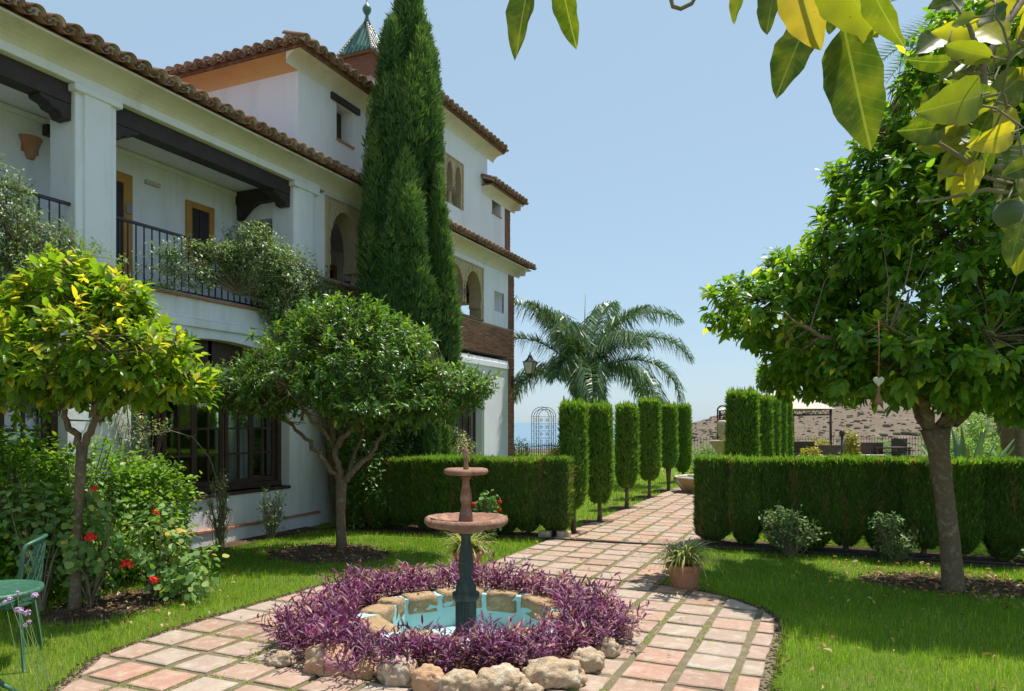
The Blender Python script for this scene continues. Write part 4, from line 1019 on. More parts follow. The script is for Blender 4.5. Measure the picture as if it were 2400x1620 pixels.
# wrought iron lantern on the brick corner
lp = empty('wall_lantern', (W+0.02, 16.75, 2.6), 'wrought iron wall lantern with pale glass on the brick corner', 'lantern')
lx, ly, lz = W+0.46, 16.84, 2.80
m = MB(); m.tube([(W+0.01, 16.75, 2.62), (W+0.10, 16.76, 2.66), (W+0.22, 16.79, 2.58), (W+0.36, 16.82, 2.55), (lx, ly, 2.64), (lx, ly, 2.78)], 0.014, 6)
pts = [(W+0.24+0.055*math.cos(t)*(1-t/14), 16.79, 2.62+0.055*math.sin(t)*(1-t/14)) for t in np.linspace(0, 9, 26)]
m.tube(pts, 0.009, 5); m.box(W+0.012, W+0.03, 16.72, 16.78, 2.45, 2.75); m.build('bracket', M_IRON, lp)
m = MB()
c4 = [(-1, -1), (1, -1), (1, 1), (-1, 1)]
for i in range(4):
    a, b = c4[i], c4[(i+1) % 4]
    m.tube([(lx+a[0]*0.075, ly+a[1]*0.075, lz), (lx+a[0]*0.135, ly+a[1]*0.135, lz+0.30)], 0.009, 4)
    m.tube([(lx+a[0]*0.075, ly+a[1]*0.075, lz), (lx+b[0]*0.075, ly+b[1]*0.075, lz)], 0.009, 4)
    m.tube([(lx+a[0]*0.135, ly+a[1]*0.135, lz+0.30), (lx+b[0]*0.135, ly+b[1]*0.135, lz+0.30)], 0.011, 4)
m.lathe((lx, ly, lz), [(0.165, 0.305), (0.10, 0.36), (0.05, 0.42), (0.06, 0.44), (0.02, 0.48), (0.01, 0.54)], 8, smooth=False)
m.lathe((lx, ly, lz), [(0.02, -0.05), (0.07, -0.01), (0.075, -0.002)], 8); m.build('lantern_frame', M_IRON, lp)
m = MB(); q0 = [(lx+a*0.07, ly+b*0.07, lz+0.004) for a, b in c4]; q1 = [(lx+a*0.128, ly+b*0.128, lz+0.298) for a, b in c4]
m.add(q0+q1, [(0, 1, 5, 4), (1, 2, 6, 5), (2, 3, 7, 6), (3, 0, 4, 7), (0, 3, 2, 1)]).build('lantern_glass', M_FROST, lp)

# ================================================================ FOUNTAIN
fx, fy = PC
ft = empty('fountain', (fx, fy, 0.03), 'two-tier fountain with terracotta bowls on a dark green baluster in an aqua octagonal basin', 'fountain')
F0 = (fx, fy, 0)
MB().lathe(F0, [(0.105, -0.12), (0.105, -0.04), (0.092, -0.03), (0.092, 0.0), (0.080, 0.015), (0.080, 0.235), (0.088, 0.25)], 96, flutes=20, fd=0.010).build('fluted_pedestal', M_GREENP, ft)
MB().lathe(F0, [(0.088, 0.2502), (0.100, 0.262), (0.104, 0.285), (0.103, 0.305), (0.085, 0.312), (0.078, 0.320), (0.079, 0.345), (0.075, 0.362), (0.068, 0.368), (0.066, 0.385), (0.056, 0.400),
                (0.043, 0.418), (0.045, 0.430), (0.056, 0.465), (0.060, 0.495), (0.058, 0.535), (0.050, 0.590), (0.042, 0.650), (0.037, 0.700), (0.038, 0.730), (0.052, 0.742), (0.060, 0.757)], 32).build('baluster', M_GREENP, ft)
def scalloped(c, prof, n=72, lobes=18, amp=0.010, rmin=0.1):
    vs = []; fs = []
    for (r, z) in prof:
        for k in range(n):
            a = 2*math.pi*k/n; e = max(0, (r-rmin))/0.2
            w = abs(math.sin(a*lobes/2))**0.6
            rr = r-amp*min(1, e)*(1-w)+0.004*math.sin(a*3+1)*e; vs.append((c[0]+rr*math.cos(a), c[1]+rr*math.sin(a), c[2]+z+0.004*math.sin(2*a+0.5)*e-amp*0.3*(1-w)*min(1, e)))
    for i in range(len(prof)-1):
        for k in range(n):
            k2 = (k+1) % n; fs.append((i*n+k, i*n+k2, (i+1)*n+k2, (i+1)*n+k))
    fs.append(tuple(range(n-1, -1, -1))); fs.append(tuple((len(prof)-1)*n+k for k in range(n)))
    return MB().add(vs, fs, True)
scalloped(F0, [(0.060, 0.7575), (0.100, 0.765), (0.150, 0.785), (0.215, 0.812), (0.262, 0.818), (0.300, 0.820), (0.318, 0.838), (0.319, 0.860), (0.306, 0.880), (0.285, 0.884), (0.262, 0.872),
               (0.235, 0.855), (0.180, 0.842), (0.10, 0.838), (0.058, 0.840)]).build('lower_bowl', M_BOWL, ft)
MB().lathe(F0, [(0.057, 0.8402), (0.056, 0.860), (0.050, 0.900), (0.040, 0.945), (0.034, 0.972), (0.040, 0.990), (0.045, 1.015), (0.044, 1.045), (0.036, 1.085), (0.028, 1.125), (0.026, 1.155), (0.034, 1.172), (0.042, 1.182), (0.036, 1.190)], 28).build('upper_baluster', M_BOWL, ft)
scalloped(F0, [(0.036, 1.1902), (0.06, 1.198), (0.115, 1.204), (0.150, 1.204), (0.168, 1.213), (0.170, 1.230), (0.160, 1.245), (0.140, 1.250), (0.10, 1.243), (0.05, 1.240), (0.022, 1.241)], lobes=16, amp=0.008, rmin=0.08).build('upper_bowl', M_BOWL, ft)
MB().lathe(F0, [(0.020, 1.2412), (0.021, 1.26), (0.016, 1.275), (0.017, 1.33), (0.022, 1.345), (0.015, 1.355), (0.021, 1.375), (0.019, 1.39), (0.008, 1.40), (0.007, 1.415)], 16).build('finial', M_BOWL, ft)
# basin: aqua floor and octagon of rough stones with painted joints
RB = 0.66
oc = [(fx+RB*math.cos(R(22.5+45*k+8)), fy+RB*math.sin(R(22.5+45*k+8))) for k in range(8)]
oo = [(fx+(RB+0.17)*math.cos(R(22.5+45*k+8)), fy+(RB+0.17)*math.sin(R(22.5+45*k+8))) for k in range(8)]
MB().add([(x, y, -0.12) for x, y in oo]+[(x, y, -0.18) for x, y in oo], [tuple(range(8))]+[(i, 8+i, 8+(i+1) % 8, (i+1) % 8) for i in range(8)]).build('basin_floor', M_AQUA, ft)
m = MB()
for k in range(8):
    a, b, c, d = oc[k], oc[(k+1) % 8], oo[(k+1) % 8], oo[k]
    m.add([(p[0], p[1], z) for z in (-0.119, 0.150) for p in (a, b, c, d)], [(4, 5, 6, 7), (0, 1, 5, 4), (2, 3, 7, 6)])
m.build('basin_wall', M_AQUA, ft)
rr = random.Random(9)
def rough_box(c, ux, uy, hx, hy, z0, z1, rnd, sub=3, amp=0.012):
    """stone block with rough faces"""
    bm = bmesh.new(); bmesh.ops.create_cube(bm, size=2.0)
    bmesh.ops.subdivide_edges(bm, edges=bm.edges, cuts=sub, use_grid_fill=True)
    vs = []
    off = Vector((rnd.uniform(0, 50), rnd.uniform(0, 50), 0))
    for v in bm.verts:
        p = v.co.copy(); q = Vector((p.x, p.y, p.z)); r = q.length
        q = q*(1-0.10*max(0, (r-1.25)))                     # soften corners
        w = Vector((ux[0]*q.x*hx+uy[0]*q.y*hy+c[0], ux[1]*q.x*hx+uy[1]*q.y*hy+c[1], (z0+z1)/2+q.z*(z1-z0)/2))
        nn = Vector((p.x*ux[0]+p.y*uy[0], p.x*ux[1]+p.y*uy[1], p.z)).normalized()
        w += nn*amp*noise.noise(w*22+off)*1.6
        vs.append(w)
    fs = [tuple(v.index for v in f.verts) for f in bm.faces]; bm.free()
    return vs, fs
for k in range(8):
    a, b = Vector(oc[k]), Vector(oc[(k+1) % 8]); d = (b-a).normalized(); nrm = Vector((d.y, -d.x)); L = (b-a).length
    n = 2 if k % 2 else (1 if k in (0, 4) else 2); g = 0.045
    t = g/2
    for j in range(n):
        w = (L-g*n)/n*(1 if n == 1 else (1.25 if j == (k//2) % 2 else 0.75)); c = a+d*(t+w/2)+nrm*0.085; t += w+g
        vs, fs = rough_box((c.x, c.y), (d.x, d.y), (nrm.x, nrm.y), w/2, 0.090, 0.015+rr.uniform(0, 0.04), 0.158+rr.uniform(0, 0.02), rr)
        MB().add(vs, fs, True).build('basin_stone', M_RUBBLE, ft)
# bed soil ring
m = MB(); n = 48; vs = []
for r, z in ((0.80, 0.10), (0.95, 0.12), (1.12, 0.07), (1.20, 0.02), (1.20, -0.02)):
    for k in range(n):
        a = 2*math.pi*k/n; vs.append((fx-(0.06 if r > 1 else 0)+r*math.cos(a), fy+r*math.sin(a), z+0.01*math.sin(5*a+r*8)))
fs = []
for i in range(4):
    for k in range(n): fs.append((i*n+k, (i+1)*n+k, (i+1)*n+(k+1) % n, i*n+(k+1) % n))
tag(m.add(vs, fs, True).build('flowerbed', M_SOIL), 'earth ring around the fountain basin', kind='structure')

# rocks round the bed, each one a thing. pixel-derived ground positions in the camera frame
def rock(name, x, y, z, rx, ry, rz, mat, seed, label, group, rot=0.0, pits=1.0):
    bm = bmesh.new(); bmesh.ops.create_icosphere(bm, subdivisions=4, radius=1.0)
    off = Vector((seed*7.13, seed*3.7, seed*1.9))
    for v in bm.verts:
        p = v.co.copy()
        q = Vector((math.copysign(abs(p.x)**0.92, p.x), math.copysign(abs(p.y)**0.92, p.y), math.copysign(abs(p.z)**0.92, p.z)))
        d = 0.26*noise.noise(p*1.3+off)+0.18*noise.noise(p*2.7+off)+0.13*noise.noise(p*6+off)+0.07*noise.noise(p*13+off)
        cell = noise.voronoi(p*2.6+off)[0][0]
        d -= pits*0.16*max(0, 0.32-cell)/0.32
        q = q*(1+d); v.co = q
    cs, sn = math.cos(rot), math.sin(rot)
    vs = [(x+v.co.x*rx*cs-v.co.y*ry*sn, y+v.co.x*rx*sn+v.co.y*ry*cs, max(z+v.co.z*rz, 0.02)) for v in bm.verts]
    fs = [tuple(v.index for v in f.verts) for f in bm.faces]; bm.free()
    o = recentre(MB().add(vs, fs, True).build(name, mat)); return tag(o, label, 'rock', group)
GRP = 'rough stones edging the round flowerbed'
def rk(ux, vy, w, h, mat, seed, label, pits=1.0, dz=0.0):
    """rock whose lower middle is seen at display pixel ux,vy; w,h in metres"""
    X_, Y_ = ux*1.0327, vy*1.0327; u = (X_-1200)/1723.; d = 1.6*1723./(Y_-990)
    d += w*0.30; w *= 0.92; h *= 0.88
    x, y = LD(u*d, d); rock('rock', x, y, h*0.42+dz, w/2, w*0.38, h*0.58, mat, seed, label, GRP, YAW+0.3*math.sin(seed), pits)
rk(640, 1522, 0.20, 0.12, M_ROCKC, 1, 'greyish stone at the far left tip of the bed, half under the purple plants', 0.4)
rk(748, 1545, 0.33, 0.22, M_ROCKO, 2, 'largest smooth orange stone on the left of the flowerbed edge', 0.3)
rk(822, 1552, 0.21, 0.155, M_ROCKO, 3, 'small round orange stone right beside the largest orange stone', 0.6)
rk(862, 1532, 0.14, 0.12, M_ROCKO, 4, 'little brown-orange stone wedged behind the small round orange stone', 0.6)
rk(905, 1568, 0.27, 0.20, M_ROCKC, 5, 'pitted beige stone between the orange stones at the front of the bed', 1.2)
rk(974, 1584, 0.22, 0.19, M_ROCKO, 6, 'pitted reddish orange stone at the front centre of the bed')
rk(1042, 1592, 0.25, 0.17, M_ROCKC, 7, 'knobbly cream stone just right of the reddish orange stone', 1.3)
rk(1135, 1596, 0.34, 0.19, M_ROCKC, 8, 'wide cream stone full of holes at the front of the bed', 1.4)
rk(1262, 1575, 0.38, 0.19, M_ROCKC, 9, 'largest white stone with a brown face and small holes on the right front', 0.9)
rk(1335, 1535, 0.25, 0.17, M_ROCKC, 10, 'grooved grey-cream stone behind the largest white stone', 1.2)
rk(1378, 1500, 0.18, 0.15, M_ROCKC, 11, 'upright pale stone on the right of the bed beside the brick path', 1.3)
rk(1405, 1462, 0.20, 0.15, M_ROCKC, 12, 'white crumbly stone on the right where the purple plants thin out', 1.3)
rk(1425, 1425, 0.17, 0.12, M_ROCKC, 13, 'farthest small cream stone on the right edge of the bed', 1.0)
rk(1200, 1606, 0.18, 0.13, M_ROCKC, 14, 'small beige stone squeezed before the largest white stone', 1.0)

# ================================================================ PURPLE GROUND COVER
def purple_bed():
    c = Cloud(); tv, tt = leaf_t(0.22, 0.30, 0.22, 2); r = np.random.default_rng(21)
    N = 1800
    n = 0
    stems = MB()
    for i in range(N):
        a = r.uniform(0, 2*math.pi); rad = r.uniform(0.78, 1.30)
        wob = 1+0.05*math.sin(3*a+1)+0.03*math.sin(7*a)
        x, y = fx-0.10+rad*0.95*wob*math.cos(a), fy-0.03+rad*0.95*wob*math.sin(a)
        if math.hypot(x-fx, y-fy) < 0.74: continue
        dcam = -SA*x+CA*y
        front = dcam < 5.1
        # denser on the outside, thin at the front right before the basin
        tall = (0.11+0.15*r.random()**1.6)*(1+0.25*math.sin(4*a+2)*math.sin(9*a))*(0.62 if (front and rad < 1.0) else 1.0)
        if r.random() < 0.05: tall *= 1.35
        lean = np.array([math.cos(a), math.sin(a), 0])*r.uniform(-0.10, 0.55)*(rad-0.7)*1.6+r.normal(0, 0.16, 3)*np.array([1, 1, 0])
        base = np.array([x, y, 0.05 if rad > 1.15 else 0.09]); up = unit(np.array([0, 0, 1.0])+lean)
        p = base; k = int(tall/0.022)+2; d = up.copy(); pts = [p.copy()]
        phi = r.uniform(0, 6.28)
        rn = np.clip(r.normal(0.45, 0.2), 0, 1)
        for j in range(k):
            d = unit(d+r.normal(0, 0.10, 3)+np.array([0, 0, 0.02])); p = p+d*(tall/k); pts.append(p.copy())
            if j < 1: continue
            phi += 2.4+r.normal(0, 0.4)
            side = np.array([math.cos(phi), math.sin(phi), 0]); side = unit(side-d*np.dot(side, d))
            t = j/k; ln = r.uniform(0.050, 0.085)*(0.75+0.35*t)
            ld = unit(side*(1.0-0.35*t)+d*(0.45+0.5*t)); nr = unit(d-ld*np.dot(d, ld))
            M = frames(ld[None], nr[None])[0]
            M = M*np.array([ln*1.0, ln, ln])[None, :]
            c.add(tv, tt, M[None], p[None], np.array([np.clip(rn+r.normal(0, 0.18), 0, 0.9) if r.random() > (0.07 if t > 0.4 else 0.25) else 1.0])); n += 1
        if i % 2 == 0: stems.tube(pts[::max(1, k//3)]+[pts[-1]], 0.0028, 3, smooth=True)
    # merge stems in as triangles
    V = np.array(stems.v); T = []
    for f in stems.f:
        for q in range(1, len(f)-1): T.append((f[0], f[q], f[q+1]))
    c.raw(V, np.array(T), 0.35)
    # loose trailing strands on the left
    o = c.build('purple_ground_cover', L_PURPLE)
    return tag(o, 'mass of purple trailing leaves ringing the fountain basin', 'ground cover', kind='stuff')
purple_bed()

# ================================================================ FOLIAGE BUILDERS
def core_surface(c, ring_fn, zs, n, rnd=0.1):
    """closed tube surface as triangles: ring_fn(z, ang arr) -> (x,y)"""
    V = []; 
    for z in zs:
        a = np.linspace(0, 2*math.pi, n, endpoint=False); x, y = ring_fn(z, a); V.append(np.stack([x, y, np.full(n, z)], 1))
    V = np.concatenate(V); T = []
    for i in range(len(zs)-1):
        for k in range(n):
            k2 = (k+1) % n; a, b, cc, d = i*n+k, i*n+k2, (i+1)*n+k2, (i+1)*n+k; T += [(a, b, cc), (a, cc, d)]
    top = (len(zs)-1)*n
    for k in range(1, n-1): T.append((top, top+k, top+k+1))
    for k in range(1, n-1): T.append((0, k+1, k))
    c.raw(V, np.array(T), rnd)

def sprays(c, P, Nn, r, L=0.07, w=0.22, out=0.45, per=3, rn=(0.4, 0.22), jit=0.35):
    """upright feathery sprays at points P, outward normals Nn"""
    tv, tt = blade_t(w, 0.12)
    N = len(P)
    for k in range(per):
        d = unit(np.array([0, 0, 1.0])+Nn*out+r.normal(0, jit, (N, 3)))
        nr = unit(Nn+r.normal(0, 0.5, (N, 3))+np.array([0, 0, 0.05]))
        M = frames(d, nr)*(L*r.uniform(0.6, 1.35, N))[:, None, None]
        c.add(tv, tt, M, P+r.normal(0, 0.008, (N, 3)), np.clip(r.normal(rn[0], rn[1], N), 0, 1))

def trimmed_column(label, x, y, h, rad, zb, group, seed, lean=0.0, tk=0.035, fork=False):
    r = np.random.default_rng(seed); t = empty('topiary_column', (x, y, 0), label, 'topiary', group)
    def prof(z):
        u = (z-zb)/(h-zb)
        if u < 0.22: f = 0.42+0.58*math.sin(math.pi/2*max(0, u)/0.22)**0.8
        else: f = 1.0-0.10*(u-0.22)
        if u > 0.965: f *= 1-0.25*((u-0.965)/0.035)
        return rad*f
    ph = r.uniform(0, 6.28, 4)
    def lob(a, z): return 1+0.035*np.sin(3*a+ph[0]+z*1.5)+0.03*np.sin(5*a+ph[1]-z*2.1)+0.02*np.sin(9*a+ph[2]+3*z)
    cc = Cloud(); zs = np.linspace(zb, h-0.03, 16)
    core_surface(cc, lambda z, a: (x+lean*z+(prof(z)-0.035)*lob(a, z)*np.cos(a), y+(prof(z)-0.035)*lob(a, z)*np.sin(a)), zs, 20)
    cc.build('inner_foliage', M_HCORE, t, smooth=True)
    c = Cloud(); N = int(5200*rad*(h-zb)*2)
    z = r.uniform(zb, h-0.01, N); a = r.uniform(0, 2*math.pi, N); pr = np.array([prof(q) for q in z])
    rr_ = pr*lob(a, z)*r.uniform(0.90, 1.0, N)-0.015
    P = np.stack([x+lean*z+rr_*np.cos(a), y+rr_*np.sin(a), z-0.03], 1); Nn = np.stack([np.cos(a), np.sin(a), 0*a], 1)
    Nn[:, 2] = np.where(z < zb+0.15, -0.8, 0.0)
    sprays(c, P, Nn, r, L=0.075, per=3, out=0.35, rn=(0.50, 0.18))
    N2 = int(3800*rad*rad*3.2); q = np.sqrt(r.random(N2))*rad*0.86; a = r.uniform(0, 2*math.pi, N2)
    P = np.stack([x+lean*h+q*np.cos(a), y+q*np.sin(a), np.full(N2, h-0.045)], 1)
    sprays(c, P, np.tile([0, 0, 1.0], (N2, 1)), r, L=0.075, per=3, rn=(0.78, 0.08), jit=0.5)  # sun on the column top painted in as lighter spray colour
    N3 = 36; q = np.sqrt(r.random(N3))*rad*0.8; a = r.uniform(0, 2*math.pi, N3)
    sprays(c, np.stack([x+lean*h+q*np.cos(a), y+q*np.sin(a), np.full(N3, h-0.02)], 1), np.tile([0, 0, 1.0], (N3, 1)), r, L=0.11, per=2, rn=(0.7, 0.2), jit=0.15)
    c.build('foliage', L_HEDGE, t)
    m = MB()
    m.tube([(x, y, -0.02), (x+0.01, y, 0.15), (x+lean*zb, y, zb+0.12)], [tk*1.35, tk, tk*0.9], 8)
    if fork: m.tube([(x, y, 0.1), (x+0.06, y+0.02, zb+0.1)], [tk, tk*0.7], 6).tube([(x, y, 0.08), (x-0.05, y-0.02, zb+0.1)], [tk*0.9, tk*0.6], 6)
    m.build('trunk', M_BARK, t)
    return t
def px2g(ux, vy, z=0.0):
    X_, Y_ = ux*1.0327, vy*1.0327; d = (1.6-z)*1723./(Y_-990); return LD((X_-1200)/1723.*d, d), d
CG = 'trimmed cypress columns left of the path'
cols = [(-3.46, 10.02, 1.86, 0.205, 0.40, 'nearest and leftmost trimmed cypress column, standing against the end of the left hedge'),
        (-3.44, 11.23, 1.86, 0.215, 0.34, 'second trimmed cypress column on the left of the path, straight and square-topped'),
        (-3.55, 13.29, 1.90, 0.215, 0.42, 'third trimmed cypress column left of the path, just right of the palm trunk'),
        (-3.63, 15.43, 2.06, 0.250, 0.40, 'fourth trimmed cypress column left of the path, before the small fan palm'),
        (-3.57, 17.09, 1.98, 0.215, 0.55, 'fifth trimmed cypress column left of the path, forked trunk and bulging top'),
        (-3.74, 19.75, 2.04, 0.225, 0.30, 'farthest trimmed cypress column on the left, beside the blue octagonal pool')]
for i, (x, y, h, rd, zb, lb) in enumerate(cols): trimmed_column(lb, x, y, h, rd, zb, CG, 40+i, fork=(i == 4))
CG2 = 'trimmed cypress columns right of the path'
def at_px(ux, d):
    u = (ux*1.0327-1200)/1723.; return LD(u*d, d)
for i, (ux, d, h, rd, lb) in enumerate([(1685, 12.0, 2.08, 0.265, 'widest trimmed cypress column right of the path, rising behind the right hedge'),
                                    (1733, 14.2, 2.06, 0.17, 'slim trimmed column touching the right side of the widest one'),
                                    (1752, 16.4, 2.12, 0.17, 'slim trimmed column third in the row behind the right hedge'),
                                    (1769, 18.8, 2.16, 0.18, 'slim trimmed column fourth in the row behind the right hedge'),
                                    (1783, 21.5, 2.20, 0.19, 'last trimmed column at the right end of the row behind the right hedge')]):
    x, y = at_px(ux, d); trimmed_column(lb, x, y, h, rd, 0.35, CG2, 60+i)

def hedge(name, label, p0, p1, depth, h0, h1, n, seed, zlow=0.42):
    """clipped cypress hedge: n plants in a row from p0 to p1 (front line), trunks showing below"""
    r = np.random.default_rng(seed); p0 = np.array(p0); p1 = np.array(p1); L = np.linalg.norm(p1-p0); dx = (p1-p0)/L; nb = np.array([-dx[1], dx[0]])   # nb = to the back
    if nb[1] < 0: nb = -nb
    t = empty(name, (*( (p0+p1)/2+nb*depth/2 ), 0), label, 'hedge', 'clipped cypress hedges beside the path')
    c = Cloud(); cc = Cloud()
    def wp(s, b, z): return np.stack([p0[0]+dx[0]*s+nb[0]*b, p0[1]+dx[1]*s+nb[1]*b, z], -1)
    def top(s): return h0+(h1-h0)*s/L+0.012*np.sin(s*3.1+seed)
    sp = L/n
    cen = [(k+0.5)*sp+r.uniform(-0.05, 0.05) for k in range(n)]
    low = [zlow+r.uniform(-0.10, 0.14) for k in range(n)]
    tz = [0.05+r.uniform(0, 0.10) for k in range(n)]
    # core: for each plant rounded-rectangle rings that taper to the trunk
    def ring(k, z, a, inset):
        u = np.clip((z-tz[k])/(low[k]-tz[k]), 0, 1); hw = (0.07+(sp/2*1.05-0.07)*u**0.8); hd = 0.07+(depth/2-0.07)*u**0.7
        hw = hw-inset*0.5; hd = hd-inset
        e = 0.35; ca, sa = np.cos(a), np.sin(a)
        s = cen[k]+hw*np.sign(ca)*np.abs(ca)**e; b = depth/2+hd*np.sign(sa)*np.abs(sa)**e
        b = b+0.012*np.sin(s*9+z*2+k)+0.012*np.sin(s*23+k)-0.03*np.exp(-((np.abs(s-cen[k])-sp/2)/0.035)**2)*np.sign(sa)
        s = np.clip(s, 0.02, L-0.02)
        return s, b
    for k in range(n):
        T_ = top(cen[k])-0.04
        zs = np.concatenate([np.linspace(tz[k], low[k], 5), np.linspace(low[k]+0.08, T_, 7)])
        def fn(z, a, k=k):
            s, b = ring(k, z, a, 0.035); w = wp(s, b, np.full_like(s, z)); return w[:, 0], w[:, 1]
        core_surface(cc, fn, zs, 24)
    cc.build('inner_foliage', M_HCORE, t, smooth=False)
    for k in range(n):
        N = int(5200*(h0+h1)/2*(2*sp+2*depth*(1 if k in (0, n-1) else 0.3)))
        a = r.uniform(0, 2*math.pi, N); z = tz[k]+(top(cen[k])-tz[k])*r.random(N)**0.9
        # keep even density along the flattened ring
        ed = 0.35; ca, sa = np.cos(a), np.sin(a)
        tpar = r.uniform(-1, 1, N); face = r.choice(4, N, p=[0.42, 0.26, 0.16, 0.16])
        u = np.clip((z-tz[k])/(low[k]-tz[k]), 0, 1); hw = (0.07+(sp/2*1.05-0.07)*u**0.8); hd = 0.07+(depth/2-0.07)*u**0.7
        s = cen[k]+np.where(face < 2, tpar*hw, np.where(face == 2, -hw, hw)); b = depth/2+np.where(face == 0, -hd, np.where(face == 1, hd, tpar*hd))
        b = b+np.where(face < 2, 1, 0)*(0.012*np.sin(s*9+z*2+k)+0.012*np.sin(s*23+k)-0.03*np.exp(-((np.abs(s-cen[k])-sp/2)/0.035)**2)*np.where(face == 0, -1, 1))
        b += r.normal(0, 0.008, N)
        s = np.clip(s, 0.0, L)
        loc = np.stack([np.where(face == 2, -1, np.where(face == 3, 1, 0)), np.where(face == 0, -1, np.where(face == 1, 1, 0))], 1).astype(float)
        Nn = np.stack([dx[0]*loc[:, 0]+nb[0]*loc[:, 1], dx[1]*loc[:, 0]+nb[1]*loc[:, 1], np.where(u < 1, -0.7, 0)], 1)
        P = wp(s, b, z-0.03)
        bs = np.sin(s*31+k)+np.sin(s*13.7+2*k)+0.6*np.sin(z*5+s*3)+r.normal(0, 0.5, N); brown = bs > 1.75
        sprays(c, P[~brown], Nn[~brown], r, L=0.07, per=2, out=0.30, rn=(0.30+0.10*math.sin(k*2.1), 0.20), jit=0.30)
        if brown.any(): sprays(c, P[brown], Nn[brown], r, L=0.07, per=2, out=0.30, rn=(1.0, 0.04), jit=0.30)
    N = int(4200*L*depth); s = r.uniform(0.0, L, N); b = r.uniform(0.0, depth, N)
    P = wp(s, b, top(s)-0.045+0.010*np.sin(s*40)); sprays(c, P, np.tile([0, 0, 1.0], (N, 1)), r, L=0.065, per=3, rn=(0.80, 0.07), jit=0.55)  # sunlit hedge top: the brightness is put into the colour of these sprays
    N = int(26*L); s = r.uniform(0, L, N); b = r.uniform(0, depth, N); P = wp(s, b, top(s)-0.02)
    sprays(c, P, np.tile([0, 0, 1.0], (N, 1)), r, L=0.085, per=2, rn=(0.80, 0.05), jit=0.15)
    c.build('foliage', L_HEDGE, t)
    for k in range(n):
        q0 = wp(np.array([cen[k]]), np.array([depth/2]), np.array([-0.02]))[0]; q1 = wp(np.array([cen[k]+r.uniform(-0.04, 0.04)]), np.array([depth/2]), np.array([low[k]]))[0]
        m = MB().tube([q0, (q0+q1)/2+r.normal(0, 0.01, 3), q1], [0.042, 0.030, 0.028], 7)
        for j in range(3):
            a = r.uniform(0, 6.28); m.tube([(q0+q1)/2, q1+np.array([math.cos(a)*0.12, math.sin(a)*0.12, 0.02])], [0.014, 0.008], 5)
        m.build('trunk', M_BARK, t)
    return t
hedge('hedge', 'right clipped cypress hedge with dark front and bare stems behind the pot', (-1.66, 9.68), (1.93, 9.72), 0.46, 1.12, 1.17, 9, 71, zlow=0.30)
hedge('hedge', 'left clipped cypress hedge behind the fountain between the orange tree and the columns', (-6.75, 9.02), (-3.34, 9.44), 0.44, 1.05, 1.10, 9, 72, zlow=0.28)

